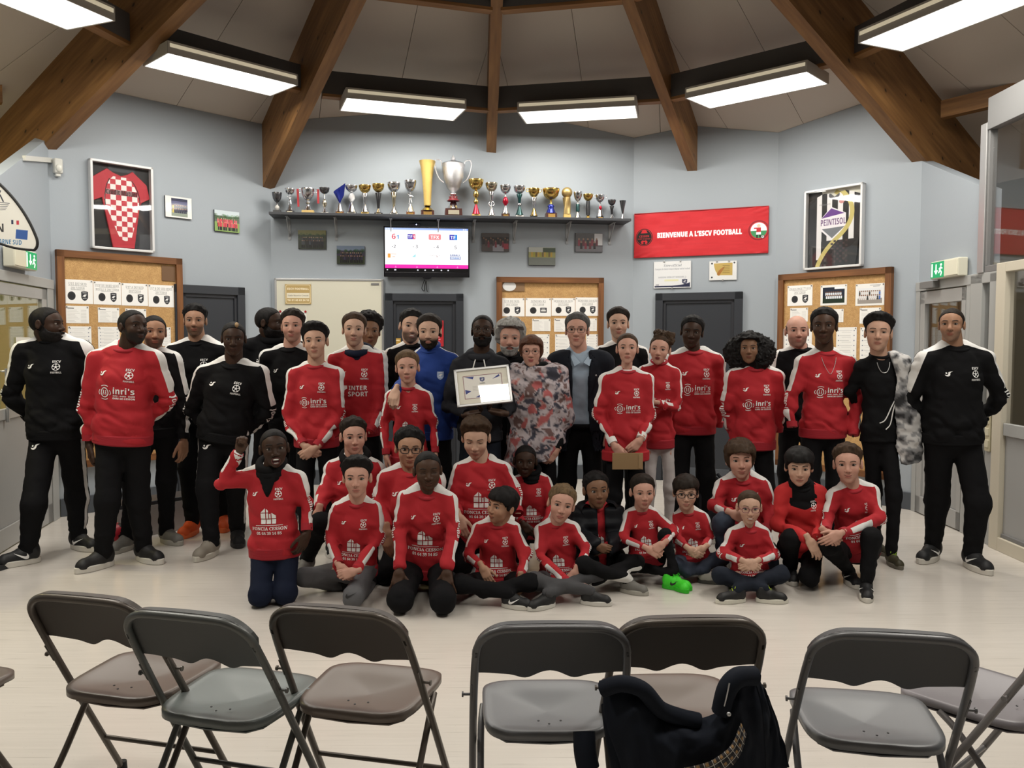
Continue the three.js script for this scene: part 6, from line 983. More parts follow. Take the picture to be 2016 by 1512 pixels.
// ---------- shoes: built once per style; x right, y up, toe towards +z ----------
const shoeCache = {};
function shoeParts() {
  if (shoeCache.g) return shoeCache.g;
  const S = [capsule(V3(0, .052, -.035), V3(0, .045, .04), .040, .041), capsule(V3(0, .045, .04), V3(.004, .034, .145), .041, .033), capsule(V3(0, .075, -.03), V3(0, .11, -.03), .040, .036), ellipsoid(.004, .03, .16, .038, .026, .042)];
  const up = (x, y, z) => { let d = 1; for (const g of S) d = sminK(d, g(x, y, z), .03); d = smaxK(d, .016 - y, .004); return smaxK(d, y - (.108 - Math.max(0, z) * .1), .006); };
  const out = new THREE.Shape(); const P = []; for (let i = 0; i < 28; i++) { const a = i / 28 * 6.2832, s = Math.sin(a), c = Math.cos(a); const z = s > 0 ? .06 + s * .147 : .06 + s * .137; P.push(new THREE.Vector2((c * (z > .02 ? .048 : .040)) * (1 - .12 * Math.exp(-(((z - .03) / .04) ** 2))) + .004 * Math.max(0, s), -z)); }
  out.setFromPoints(P); const sole = new THREE.ExtrudeGeometry(out, { depth: .022, bevelEnabled: true, bevelSize: .004, bevelThickness: .004, bevelSegments: 2 }).rotateX(-Math.PI / 2).translate(0, .004, 0);
  const laces = []; for (let i = 0; i < 5; i++) { const z = .03 + i * .019, y = .098 - i * .0095; laces.push(tube([V3(-.024, y - .006, z), V3(0, y + .004, z + .004), V3(.024, y - .006, z + .008)], .0032, 8, 5)); } for (const s of [-1, 1]) laces.push(tube([V3(0, .1, .025), V3(s * .02, .11, .03), V3(s * .028, .098, .04)], .0025, 8, 5));
  const upg = toGeo(meshField(up, V3(-.07, .0, -.1), V3(.07, .14, .22), .0075));
  const sw = decal(upg, V3(.045, .05, .05), V3(0, 0, 1), V3(0, 1, 0), V3(1, 0, 0), .11, .05, null, .0015, .06), sw2 = decal(upg, V3(-.045, .05, .05), V3(0, 0, 1), V3(0, 1, 0), V3(-1, 0, 0), .11, .05, null, .0015, .06);
  return shoeCache.g = { up: upg, sole, laces: mergeGeometries(laces.map(plain)), sw, sw2 };
}
const shoeMat = (hex, r = .6) => shoeCache[hex] ??= M(hex, r);
const SH = { black: [0x121214, 0xcfccc4, 0x101012], blackDark: [0x101012, 0x1a1a1c, 0x0c0c0d], grey: [0x6d6b66, 0xa7a49b, 0x555350], camo: [0x8a8378, 0xc9c5ba, 0x4a4640], orange: [0xe25a22, 0xe8703a, 0xd04a18], green: [0x3fd629, 0x2fb81e, 0x38c824], olive: [0x37331f, 0x6b675c, 0xa5d13a], lime: [0x141416, 0xd8d5c8, 0xb9d51e], whiteBlack: [0xb9b6ae, 0x4a4844, 0x1a1a1c], blackTick: [0x121316, 0xcfcbc2, 0x18181a] };
function addShoe(parent, kind, at, yaw, size, pitch = 0, roll = 0) {
  const [u, s, l] = SH[kind], P = shoeParts(); const m = mesh('shoe', P.up, shoeMat(u), parent); m.position.copy(at); m.rotation.set(pitch, yaw, roll, 'YXZ'); m.scale.set(size * 1.04, size * 1.26, size * .92);
  mesh('sole', P.sole, shoeMat(s), m); mesh('laces', P.laces, shoeMat(l, .8), m);
  if (['blackTick', 'green'].includes(kind)) { if (P.sw) mesh('side_mark', P.sw, kind === 'green' ? PR.darkTick : PR.tick, m); if (P.sw2) mesh('side_mark', P.sw2, kind === 'green' ? PR.darkTick : PR.tick, m); }
  return m;
}
const J = (a, D) => a[2] === 'h' ? atHeight(a[0], a[1], a[3]) : atDepth(a[0], a[1], D - (a[2] ?? 0));
function person(S) {
  // --- joints ---
  const feetG = S.feet?.map((q) => q && atHeight(q[0], q[1], 0));
  const D = S.D ?? -(feetG[0].z + feetG[1].z) / 2;
  const sa = J([S.sh[0], S.sh[1], S.sh[4] ?? 0], D), sb = J([S.sh[2], S.sh[3], S.sh[5] ?? 0], D);
  const b = (S.b ?? 1) * clamp(sa.distanceTo(sb) / (S.shW ?? .345), .62, 1.12); // build, from the shoulder width
  const lift = (S.lift ?? .024) * b; sa.y += lift; sb.y += lift; const Sm = sa.clone().add(sb).multiplyScalar(.5);
  const hs = S.head[2] * D / FOC / .240, Hc = J([S.head[0], S.head[1], S.head[6] ?? .03], D);
  const tall = (Hc.y + S.head[2] * D / FOC / 2);
  let ha, hb;
  if (S.hip) { ha = J(S.hip[0], D); hb = J(S.hip[1], D); } else {
    const hy = tall * .515, hx = S.hipX !== undefined ? J([S.hipX, 800, 0], D).x : feetG && feetG[0] && feetG[1] ? lerp(Sm.x, (feetG[0].x + feetG[1].x) / 2, .5) : Sm.x;
    const across = sb.clone().sub(sa).setY(0).normalize().multiplyScalar(.080 * b); const m = V3(hx, hy, Sm.z - .01); ha = m.clone().sub(across); hb = m.clone().add(across);
  }
  const Hm = ha.clone().add(hb).multiplyScalar(.5);
  const R = sb.clone().sub(sa).normalize(), U0 = Sm.clone().sub(Hm), L = U0.length(), U = U0.clone().normalize(); R.addScaledVector(U, -R.dot(U)).normalize(); const F = R.clone().cross(U).normalize();
  // arms
  const shoulders = [sa, sb], el = [], wr = [], dirs = [];
  for (const k of [0, 1]) {
    const s = k ? 1 : -1, sh = shoulders[k], a = S.arms?.[k] ?? 'hang';
    if (a === 'behind') { el.push(sh.clone().addScaledVector(R, s * .075 * b).addScaledVector(U, -.27 * b).addScaledVector(F, -.075)); wr.push(Sm.clone().addScaledVector(R, s * .075).addScaledVector(U, -.43 * b).addScaledVector(F, -.16)); }
    else if (a === 'hang') { el.push(sh.clone().addScaledVector(R, s * .035 * b).addScaledVector(U, -.275 * b).addScaledVector(F, -.02)); wr.push(el[k].clone().addScaledVector(R, s * .005).addScaledVector(U, -.235 * b).addScaledVector(F, .045)); }
    else { el.push(J(a[0], D)); wr.push(J(a[1], D)); }
  }
  // legs
  const hips = [ha, hb], kn = [], an = [], yaw = [];
  for (const k of [0, 1]) {
    const q = S.feet?.[k], l = S.legs?.[k], s = k ? 1 : -1;
    if (l) { kn.push(J(l[0], D)); an.push(J(l[1], D)); yaw.push(THREE.MathUtils.degToRad(l[2] ?? 0)); continue; }
    const y = THREE.MathUtils.degToRad(q?.[2] ?? s * 12); yaw.push(y);
    const g = q ? feetG[k].clone() : V3(hips[k].x + s * .03, 0, hips[k].z); const ankle = g.clone().add(V3(-Math.sin(y) * .05, .085 * Math.max(.8, b), -Math.cos(y) * .05)); an.push(ankle);
    kn.push(S.knees?.[k] ? J(S.knees[k], -ankle.z) : hips[k].clone().lerp(ankle, .49).add(V3(s * .012, 0, .035)));
  }
  const base = V3(Hm.x, 0, Hm.z); if (S.base) base.copy(S.base);
  const t = thing('person', S.label, 'person', base);
  const toLocal = (g) => g && g.translate(-base.x, 0, -base.z);
  const P = t; const add = (name, g, m, parent = t) => g && mesh(name, toLocal(g), m, parent);
  const box3 = (pts, pad) => { const lo = V3(9, 9, 9), hi = V3(-9, -9, -99); for (const p of pts) { lo.min(p); hi.max(p); } return [lo.addScalar(-pad), hi.addScalar(pad)]; };
  // --- torso field in its own frame ---
  const shw = sa.distanceTo(sb) / 2, fat = S.fat ?? 0, hw = (S.hipW ?? .150) * b + fat * .03;
  const wT = table([[-.34, hw + .05], [-.14, hw + .024], [-.02, hw + .024], [.12, hw + .030 + fat * .02], [.4, hw + .010 + fat * .025], [.72, Math.max(shw * .93, hw)], [.93, shw * .86], [1.03, shw * .70], [1.12, .085 * b], [1.2, .066 * b]]);
  const dT = table([[-.34, .158 * b + fat * .05], [-.14, .128 * b + fat * .05], [.12, .136 * b + fat * .05], [.4, .118 * b + fat * .06], [.75, .128 * b + fat * .02], [.95, .100 * b], [1.05, .089 * b], [1.12, .078 * b], [1.2, .068 * b]]);
  const lean = S.lean ?? 0;
  const torsoF = (grow, y0, y1) => (x, y, z) => {
    const px = x - Hm.x, py = y - Hm.y, pz = z - Hm.z, lx = px * R.x + py * R.y + pz * R.z, ly = px * U.x + py * U.y + pz * U.z, lz = px * F.x + py * F.y + pz * F.z + .012;
    const q = ly / L, w = wT(q) + grow, d = dT(q) + grow, ax = Math.abs(lx / w), az = Math.abs(lz / d), r = Math.pow(Math.pow(ax, 2.35) + Math.pow(az, 2.35), 1 / 2.35);
    let f = (r - 1) * Math.min(w, d); f = smaxK(f, ly - y1 * L, .02); return smaxK(f, y0 * L - ly, .012);
  };
  const inTorso = (p) => { const q = p.clone().sub(Hm); return [q.dot(R), q.dot(U), q.dot(F)]; };
  const topY = S.neckTop ?? 1.15, hem = S.hem ?? -.10;
  const aR = [.064 * b, .056 * b, .041 * b].map((v) => v * (S.armFat ?? 1));
  const armF = [0, 1].map((k) => { const end = wr[k].clone().addScaledVector(wr[k].clone().sub(el[k]).normalize(), -.012); return [capsule(shoulders[k].clone().addScaledVector(U, -.012), el[k], aR[0], aR[1]), capsule(el[k], end, aR[1] * 1.0, aR[2])]; });
  const yoke = [0, 1].map((k) => capsule(Sm.clone().addScaledVector(R, (k ? 1 : -1) * .055 * b).addScaledVector(U, (.062 + (S.trap ?? 0)) * b).addScaledVector(F, -.012), shoulders[k].clone().addScaledVector(U, -.016), .050 * b, .058 * b));
  const tF = torsoF(0, hem, topY);
  const cutArm = [0, 1].map((k) => { const n = wr[k].clone().sub(el[k]).normalize(), c = wr[k]; return (x, y, z) => (x - c.x) * n.x + (y - c.y) * n.y + (z - c.z) * n.z; });
  const sleeves = S.sleeve ?? [1, 1]; // 1 long, 0 none
  const shirtF = (x, y, z) => {
    let d = tF(x, y, z); d = sminK(d, yoke[0](x, y, z), .03); d = sminK(d, yoke[1](x, y, z), .03);
    for (const k of [0, 1]) if (sleeves[k]) { d = sminK(d, armF[k][0](x, y, z), .030); if (sleeves[k] === 1) { const fo = smaxK(armF[k][1](x, y, z), cutArm[k](x, y, z), .006); d = sminK(d, fo, .010); } }
    return d;
  };
  const pts = [sa, sb, Hm.clone().addScaledVector(U, L * hem), Sm.clone().addScaledVector(U, .1), ...el, ...wr, Hm.clone().addScaledVector(R, hw), Hm.clone().addScaledVector(R, -hw)];
  const [lo, hi] = box3(pts, .17 * b + fat * .05);
  let sg = toGeo(meshField(shirtF, lo, hi, S.cell ?? .0145));
  const sd = (S.head[0] * 7.3) % 50;
  const elW = (x, y, z) => { let w = 0; for (const k of [0, 1]) w = Math.max(w, Math.exp(-((x - el[k].x) ** 2 + (y - el[k].y) ** 2 + (z - el[k].z) ** 2) / .012)); return w; };
  displace(sg, (x, y, z) => { const l = (y - Hm.y) / L; const hemW = Math.exp(-(((l - .1) / .22) ** 2)); const n1 = noise3(x * 9 + sd, y * 15 - x * 5, z * 9), n2 = noise3(x * 20, y * 34 + x * 12 + sd, z * 20), n3 = 1 - Math.abs(noise3(x * 7 + y * 6, y * 11 + sd, z * 7)); return (.0095 * n1 + .005 * n2 - .013 * (n3 ** 4)) * (.6 + hemW * .9 + elW(x, y, z) * 1.2) * Math.min(1, b + .1) * smooth(hem - .02, hem + .12, l); });
  // which piece each vertex belongs to
  const sp = sg.attributes.position, part = new Uint8Array(sp.count);
  for (let i = 0; i < sp.count; i++) { const x = sp.getX(i), y = sp.getY(i), z = sp.getZ(i); let m = tF(x, y, z); for (const k of [0, 1]) { const q = Math.min(armF[k][0](x, y, z), armF[k][1](x, y, z)); if (q < m - .004) { m = q; part[i] = 1 + k; } } }
  const top = CL[S.top] ?? S.top, name = S.topName ?? 'sweatshirt';
  // white panels along shoulder and arm
  const armLen = [0, 1].map((k) => [shoulders[k].distanceTo(el[k]), el[k].distanceTo(wr[k])]);
  const segS = (p, a, c, out, t0, t1, half) => { const d = c.clone().sub(a), l = d.length(); d.normalize(); const q = p.clone().sub(a), u = q.dot(d); const rad = q.addScaledVector(d, -u), rl = rad.length() + 1e-6, o = out.clone().addScaledVector(d, -out.dot(d)).normalize(); const ang = Math.acos(clamp(rad.dot(o) / rl, -1, 1)); return Math.min((half - ang) * rl, u - t0 * l, t1 * l - u); };
  if (S.stripes) {
    const outs = [0, 1].map((k) => R.clone().multiplyScalar(k ? 1 : -1).addScaledVector(F, S.stripeF ?? .28).addScaledVector(U, .25));
    const upS = U.clone().addScaledVector(F, .12), p = V3();
    const s = (x, y, z, i) => {
      p.set(x, y, z); let v = -1;
      for (const k of [0, 1]) {
        const sign = k ? 1 : -1; const nk = Sm.clone().addScaledVector(R, sign * .055 * b).addScaledVector(U, .03 * b), l = p.clone().sub(Sm).dot(R) * sign;
        if (part[i] === 0 || part[i] === 1 + k) { if (l > .0) v = Math.max(v, segS(p, nk, shoulders[k], upS, -.25, 1.0, .66)); }
        if (part[i] === 1 + k || (part[i] === 0 && l > shw * .72)) { v = Math.max(v, segS(p, shoulders[k], el[k], outs[k], -.3, .78, .62)); }
        if (part[i] === 1 + k && S.cuffStripe !== false) v = Math.max(v, segS(p, el[k], wr[k], outs[k], .30, .82, .62));
      }
      return v;
    };
    const [g0, g1] = split(sg, s);
    const body = add(name, g0, top); S._shirt = body;
    if (g1) { const ps = partition(g1, (c) => { const k = c.clone().sub(Sm).dot(R) > 0 ? 1 : 0, d = el[k].clone().sub(shoulders[k]).normalize().add(wr[k].clone().sub(el[k]).normalize()); const q = c.clone().sub(el[k]); const f = wr[k].clone().sub(el[k]); return (q.dot(d) > 0 && c.distanceTo(wr[k]) < f.length() * .95 ? 'cuff_panel' : 'shoulder_panel') + '|' + k; }); for (const key in ps) add(key.split('|')[0], ps[key], CL.white, body); }
  } else if (S.split) { const [g0, g1] = split(sg, (x, y, z, i) => S.split.fn(inTorso(V3(x, y, z)), part[i], { L, b, shw })); const body = add(name, g0, top); body && add(S.split.name, g1, CL[S.split.mat] ?? S.split.mat, body); S._shirt = body; }
  else if (S.paint) { paint(sg, S.paint); S._shirt = add(name, sg.clone(), paintedCloth); }
  else S._shirt = add(name, sg.clone(), top);
  const shirt = S._shirt;
  // collar and cuffs
  const ringAt = (y, w, d, r, tilt, zoff = 0) => { const q = []; for (let i = 0; i < 20; i++) { const a = i / 20 * 6.2832, z = Math.sin(a) * d + zoff; q.push(Hm.clone().addScaledVector(U, L * y - tilt * z).addScaledVector(R, Math.cos(a) * w).addScaledVector(F, z - .012)); } return tube(q, r, 48, 7, true); };
  const cm = S.collarMat ? CL[S.collarMat] : top, ny = topY - .035;
  if (S.collar !== 'none') add('collar', ringAt(S.collar === 'hood' || S.collar === 'snood' ? ny + .004 : topY - .012, .077 * b, .078 * b, S.collar === 'hood' ? .030 * b : S.collar === 'snood' ? .038 * b : .0125, .30), cm, shirt);
  if (S.collar === 'hood') add('hood', ringAt(ny - .03, .098 * b, .085 * b, .028 * b, .55, -.02), cm, shirt);
  if (S.collar === 'stand') add('stand_collar', mergeGeometries([0, .014, .028, .042].map((q) => plain(ringAt(ny + (q + .004) / L, .070 * b, .068 * b, .012, .3)))), cm, shirt);
  if (S.under) add('undershirt_collar', ringAt(ny + .036, .064 * b, .066 * b, .008, .24), CL[S.under], shirt);
  if (S.collar === 'snood') { add('neck_warmer', mergeGeometries([0, .03, .055].map((q) => plain(ringAt(ny + q / L - .02, .08 * b, .08 * b, .032 * b, .5)))), cm, shirt); if (S.bib) { const c = Sm.clone().addScaledVector(F, .10 * b).addScaledVector(U, -.03); const bf = capsule(c.clone().addScaledVector(U, .07), c.clone().addScaledVector(U, -.07), .075 * b, .012), bo = (x, y, z) => smaxK(bf(x, y, z), shirtF(x, y, z) - .016, .006); add('scarf_point', toGeo(meshField(bo, c.clone().addScalar(-.17), c.clone().addScalar(.17), .011)), cm, shirt); } }
  for (const k of [0, 1]) if (sleeves[k] === 1 && !S.noCuff?.[k]) { const n = wr[k].clone().sub(el[k]).normalize(); add('cuff', rod(wr[k].clone().addScaledVector(n, -.045), wr[k].clone().addScaledVector(n, -.004), aR[2] * .98, 14), S.cuffMat ? CL[S.cuffMat] : top, shirt); }
  if (S.hemBand !== false && !S.extraHem) add('hem_band', mergeGeometries([0, .007, .014, .021, .028, .035, .042, .049].map((q) => plain(ringAt(hem + q / L, hw + .016 + Math.max(0, -.1 - hem) * .15, (.123 + Math.max(0, -.1 - hem) * .15) * b + fat * .05, .0125, 0, .0)))), cm === top || S.cuffMat ? (S.cuffMat && S.cuffMat !== 'white' ? CL[S.cuffMat] : top) : top, shirt);
  // prints
  const torsoOnly = (i) => part[i] === 0;
  const dec = (nm, m, x, y, w, h, rot = 0, lift = .0022) => { const C = Hm.clone().addScaledVector(R, x).addScaledVector(U, y * L).addScaledVector(F, .1 * b); const X = R.clone().applyAxisAngle(F, rot), Y = U.clone().applyAxisAngle(F, rot); const g = decal(sg, C, X, Y, F, w, h, torsoOnly, lift, .16 + fat * .1); return add(nm, g, m, shirt); };
  for (const p of S.prints ?? []) {
    if (p === 'mark') dec('brand_mark', PR.mark, -.085 * b, .80, .055 * b, .041 * b); if (p === 'crest') dec('club_crest', PR.crest, .072 * b, .79, .070 * b, .098 * b);
    if (p === 'inris') dec('sponsor_print', PR.inris, .0, .56, .235 * b, .103 * b); if (p === 'foncia') dec('sponsor_print', PR.foncia, 0, S.printY ?? .40, .25 * b, .205 * b); if (p === 'inter') dec('sponsor_print', PR.inter, .0, .55, .2 * b, .104 * b);
    if (p === 'blue') dec('shield_badge', PR.shieldBlue, .085 * b, .78, .065 * b, .08 * b); if (p === 'pin') dec('lapel_pin', PR.pinGrey, .12 * b, .80, .025, .03);
    if (p === 'joma') for (const k of [0, 1]) { const d = el[k].clone().sub(shoulders[k]).normalize(), o = R.clone().multiplyScalar(k ? 1 : -1).addScaledVector(F, .45); o.addScaledVector(d, -o.dot(d)).normalize(); const d2 = wr[k].clone().sub(el[k]).normalize(), dm = d.clone().add(d2).normalize(), o2 = o.clone().addScaledVector(dm, -o.dot(dm)).normalize(); const C = el[k].clone().addScaledVector(d, -.0 * b).addScaledVector(o2, aR[1]); const X = dm.clone().multiplyScalar(k ? 1 : -1), Y = o2.clone().cross(X); const g = decal(sg, C, X, Y, o2, .145 * b, .052 * b, (i) => part[i] === 1 + k, .002, .06); add('sleeve_print', g, PR.joma, shirt); }
  }
  // --- trousers ---
  const tr = CL[S.trousers ?? 'trackBlack'], lr = [.082 * b + fat * .01, .071 * b, .050 * b].map((v) => v * (S.legFat ?? 1));
  const pel = [ellipsoid(Hm.x - F.x * .014, Hm.y - .005, Hm.z - F.z * .014, hw + .002, .13 * b, .100 * b + fat * .04)];
  const legF = [0, 1].map((k) => [capsule(hips[k].clone().add(V3(-F.x * .014, -.02, -F.z * .014)), kn[k], lr[0], lr[1]), capsule(kn[k], an[k].clone().add(V3(0, .0, 0)), lr[1], lr[2])]);
  const trF = (x, y, z) => { let d = pel[0](x, y, z); const u = []; for (const k of [0, 1]) { let l = sminK(legF[k][0](x, y, z), legF[k][1](x, y, z), .035); u.push(l); } d = sminK(d, sminK(u[0], u[1], .018), .05); return smaxK(d, -y + .004, .006); };
  const [l2, h2] = box3([ha, hb, ...kn, ...an], .15 * b + fat * .04);
  let tg = toGeo(meshField(trF, l2, h2, S.legCell ?? .016));
  displace(tg, (x, y, z) => { let w = .5; for (const k of [0, 1]) { w = Math.max(w, 1.6 * Math.exp(-((x - an[k].x) ** 2 + (y - an[k].y - .06) ** 2 + (z - an[k].z) ** 2) / .015), 1.1 * Math.exp(-((x - kn[k].x) ** 2 + (y - kn[k].y) ** 2 + (z - kn[k].z) ** 2) / .015)); } return w * (.007 * noise3(x * 14 + sd, y * 26, z * 14) + .004 * noise3(x * 30, y * 48 + sd, z * 30)); });
  if (S.legStripe) {
    const [g0, g1] = split(tg, (x, y, z) => { const p = V3(x, y, z); let v = -1; for (const k of [0, 1]) { const out = R.clone().multiplyScalar(k ? 1 : -1).addScaledVector(F, .1); v = Math.max(v, segS(p, hips[k], kn[k], out, -.1, 1.02, .24), segS(p, kn[k], an[k], out, -.02, .8, .24)); } return v; });
    const q = add(S.trousersName ?? 'trousers', g0, tr); q && add('side_stripe', g1, CL.white, q);
    const g = decal(tg, hips[0].clone().lerp(kn[0], .22).addScaledVector(F, .08), R, U, F, .075, .055, null, .002, .1); add('brand_mark', g, PR.mark, q);
  } else { const q = add(S.trousersName ?? 'trousers', tg.clone(), tr); if (S.belt) add('belt', ringAt(.06, hw + .018, .13 * b, .016, 0, .012), CL.black, q); if (S.kneeMark) { const g = decal(tg, kn[1].clone().addScaledVector(F, .04).add(V3(0, .03, .03)), R, V3(0, 1, 0), V3(0, .3, 1).normalize(), .07, .042, null, .002, .1); add('brand_mark', g, PR.darkTick, q); } }
  // --- shoes ---
  for (const k of [0, 1]) { const kind = Array.isArray(S.shoes) ? S.shoes[k] : S.shoes; if (!kind) continue; const o = S.shoeRot?.[k] ?? [0, 0]; const sz = .98 * clamp(b, .72, 1.08) * (S.shoeSize ?? 1); const at = an[k].clone().add(S.legs?.[k] ? V3(0, -.06 * sz, 0) : V3(0, -an[k].y + .001, 0)); if (at.y < .001 || (S.legs?.[k]?.[1][2] === 'h' && S.legs[k][1][3] < .105)) at.y = .001; at.sub(base).setY(at.y); addShoe(t, kind, at, yaw[k], sz, o[0], o[1]); }
  // --- body: head, neck, hands and the form under the clothes, one mesh ---
  const skin = SK[S.skin], hairC = HC[S.hairC ?? 'black'], face = S.face ?? {}, hf = headField(face);
  const eul = new THREE.Euler(...[-(S.head[4] ?? 0), S.head[3] ?? 0, -(S.head[5] ?? 0)].map((d) => THREE.MathUtils.degToRad(d)), 'YXZ');
  // the head turns about the neck; its yaw is measured against the direction to the camera
  const toCam = Math.atan2(-Hc.x, -Hc.z); const M4 = new THREE.Matrix4().makeRotationFromEuler(new THREE.Euler(eul.x, eul.y + toCam * .9, eul.z, 'YXZ')).scale(V3(hs, hs, hs)).setPosition(Hc), inv = M4.clone().invert();
  let hg = toGeo(meshField(hf, V3(-.105, -.125, -.125), V3(.105, .13, .13), .0046)); paint(hg, headColor(face, skin, HC[face.stubC ?? S.hairC ?? 'black'].map((v) => v * 1.0)));
  const bits = faceBits(hf, face, skin, face.browC ?? hairC).map((g) => { const o = g.toNonIndexed ? (g.index ? g.toNonIndexed() : g) : g; return o; });
  const headAll = joinColored([hg, ...bits]); headAll.applyMatrix4(M4);
  const nb = Sm.clone().addScaledVector(U, .01 * b).addScaledVector(F, -.012), nt = V3(0, -.045, -.025).applyMatrix4(M4), nr = (S.neckR ?? .058) * Math.min(1.05, hs * .5 + b * .5);
  const neckF = capsule(nb, nt, nr * 1.12, nr), cap = ellipsoid(0, 0, 0, 1, 1, 1);
  const nBox = box3([nb, nt], .09); const ng = paint(toGeo(meshField((x, y, z) => sminK(neckF(x, y, z), capsule(nb, Sm.clone().addScaledVector(U, -.03 * b).addScaledVector(F, -.02), nr * .85, .04 * b)(x, y, z), .015), nBox[0], nBox[1], .009)), (x, y, z) => skin.map((v) => v * .95));
  const coreF = (x, y, z) => { let d = torsoF(-.03, .0, 1.0)(x, y, z); for (const k of [0, 1]) { d = sminK(d, Math.min(capsule(shoulders[k], el[k], .032 * b, .03 * b)(x, y, z), capsule(el[k], wr[k], .028 * b, .022 * b)(x, y, z)), .02); d = sminK(d, Math.min(capsule(hips[k], kn[k], .062 * b, .045 * b)(x, y, z), capsule(kn[k], an[k], .042 * b, .03 * b)(x, y, z)), .03); } return d; };
  const cb = box3([...pts, ...kn, ...an], .09); const cg = paint(toGeo(meshField(coreF, cb[0], cb[1], .034)), () => skin);
  const all = [headAll, ng, cg];
  for (const k of [0, 1]) {
    const hp = S.hands?.[k]; if (!hp) continue; const [pose, dd, pp] = hp; const fd = wr[k].clone().sub(el[k]).normalize(); const dir = dd ? V3(...dd) : fd, pal = pp ? V3(...pp) : R.clone().multiplyScalar(k ? -1 : 1).addScaledVector(F, -.35);
    const sz = clamp(b, .72, 1.05) * (S.handS ?? 1); all.push(handGeo(pose, wr[k].clone().addScaledVector(fd, .018 * b), dir, pal, k ? -1 : 1, sz, skin.map((v) => v * .98)));
    if (sleeves[k] !== 1) { const a = paint(toGeo(meshField((x, y, z) => sminK(capsule(el[k], wr[k], .042 * b, .028 * b)(x, y, z), capsule(shoulders[k].clone().lerp(el[k], .5), el[k], .045 * b, .042 * b)(x, y, z), .02), ...box3([el[k], wr[k], shoulders[k].clone().lerp(el[k], .5)], .08), .011)), () => skin); all.push(a); }
  }
  const body = add('body', joinColored(all), skinMat);
  // --- hair, beard, glasses ---
  if (S.hair) { const h = locks(hairGeo(S.hair, S.hairO ?? {})); h.applyMatrix4(M4); add('hair', h, hairMat(hairC)); if (S.streak) { const q = ellipsoid(.022, .098, .03, .014, .02, .05), hh = toGeo(meshField((x, y, z) => q(x, y, z) + noise3(x * 150, y * 60, z * 60) * .004, V3(-.02, .06, -.04), V3(.06, .14, .1), .005)); locks(hh); hh.applyMatrix4(M4); add('blond_streak', hh, hairMat(HC.sand.map((v) => v * 2.4))); } }
  if (S.beard) { const g = locks(beardGeo(hf, face, S.beard)); g.applyMatrix4(M4); add('beard', g, hairMat(HC[S.beardC ?? S.hairC ?? 'black'])); }
  if (S.glasses) { const g = glassesGeo(hf, S.glasses[0], S.glasses[1]); g.applyMatrix4(M4); add('glasses', g, M(lin(...S.glasses[2]), .3, S.glasses[3] ?? 0)); }
  if (S.tail) { const q = [ellipsoid(0, .02, -.115, .03, .04, .035), ellipsoid(0, -.04, -.12, .026, .07, .028)]; const g = toGeo(meshField((x, y, z) => sminK(q[0](x, y, z), q[1](x, y, z), .03) + noise3(x * 110, y * 30, z * 110) * .005, V3(-.07, -.14, -.19), V3(.07, .09, -.06), .007)); locks(g); g.applyMatrix4(M4); add('ponytail', g, hairMat(hairC)); }
  if (S.chain) { const n = (v) => { const [x, y] = v; const o = Hm.clone().addScaledVector(R, x * b).addScaledVector(U, y * L); let z = .3; for (let i = 0; i < 70; i++) { const q = o.clone().addScaledVector(F, z); const d = Math.min(shirtF(q.x, q.y, q.z), neckF(q.x, q.y, q.z)); if (d < .006) break; z -= Math.max(.6 * d, .001); } return o.addScaledVector(F, z); }; add('necklace', tube(S.chain.map(n), S.chainR ?? .0018, 40, 5), mat.alu); }
  S.ctx = { t, base, Hm, Sm, R, U, F, L, b, shirtF, torsoF, tF, el, wr, kn, an, shoulders, add, box3, M4, hf, hw, shw, D, part, sg, tg, trF, inTorso };
  S.extra?.(S.ctx);
  return S.ctx;
}
// ---------- the standing group ----------
const RED = { top: 'red', stripes: true, collarMat: 'darkRed', cuffMat: 'darkRed' };
const BLK = { top: 'black', stripes: true };
person({ ...BLK, label: 'tall bearded man in black tracksuit at the far left, turning his head to the right', feet: [[40, 1112, -48], [163, 1082, 62]], knees: [[67, 992, .02], [152, 978, 0]], head: [93, 641, 73, 62, 2, 4], sh: [46, 697, 163, 694], hipX: 108, stripeF: .6, skin: 'black', hair: 'crop', beard: .012, face: { lips: 1.2, wide: 1.2, nose: 1.15, jaw: 1.1, gaze: [.4, 0], smile: 0 }, arms: [[[24, 780, -.02], [60, 822, -.15]], 'behind'], prints: ['mark', 'crest', 'joma'], legStripe: true, shoes: 'blackTick', fat: .25, armFat: 1.1, collar: 'crew' });
person({ ...RED, label: 'bearded man in a red sweatshirt with sponsor print at the left, smiling to the right', feet: [[190, 1120, -32], [292, 1106, 58]], knees: [[212, 985, .03], [272, 985, .03]], head: [262, 646, 73, 34, 6, 4], sh: [192, 712, 304, 712], hipX: 238, skin: 'black', hair: 'crop', face: { lips: 1.15, wide: 1.25, nose: 1.1, smile: .8, stubble: .85, lids: .6 }, arms: [[[171, 790, 0], [176, 868, .0]], 'behind'], hands: [['relax'], null], prints: ['mark', 'crest', 'inris', 'joma'], shoes: 'black', fat: .15 });
person({ ...BLK, label: 'man with short dark hair and stubble in black, half hidden behind a man in red', feet: [[243, 1084, -18], [336, 1070, 55]], head: [303, 655, 69, 8, 0, 2], sh: [252, 716, 343, 713], hipX: 305, skin: 'tan', hair: 'crop', face: { stubble: .75, age: 1, lids: .7, nose: 1.1 }, arms: ['behind', [[364, 798, -.02], [362, 864, .02]]], hands: [null, ['relax', [0, -1, .1], [-.7, 0, -.5]]], prints: ['crest', 'mark', 'joma'], shoes: 'grey' });
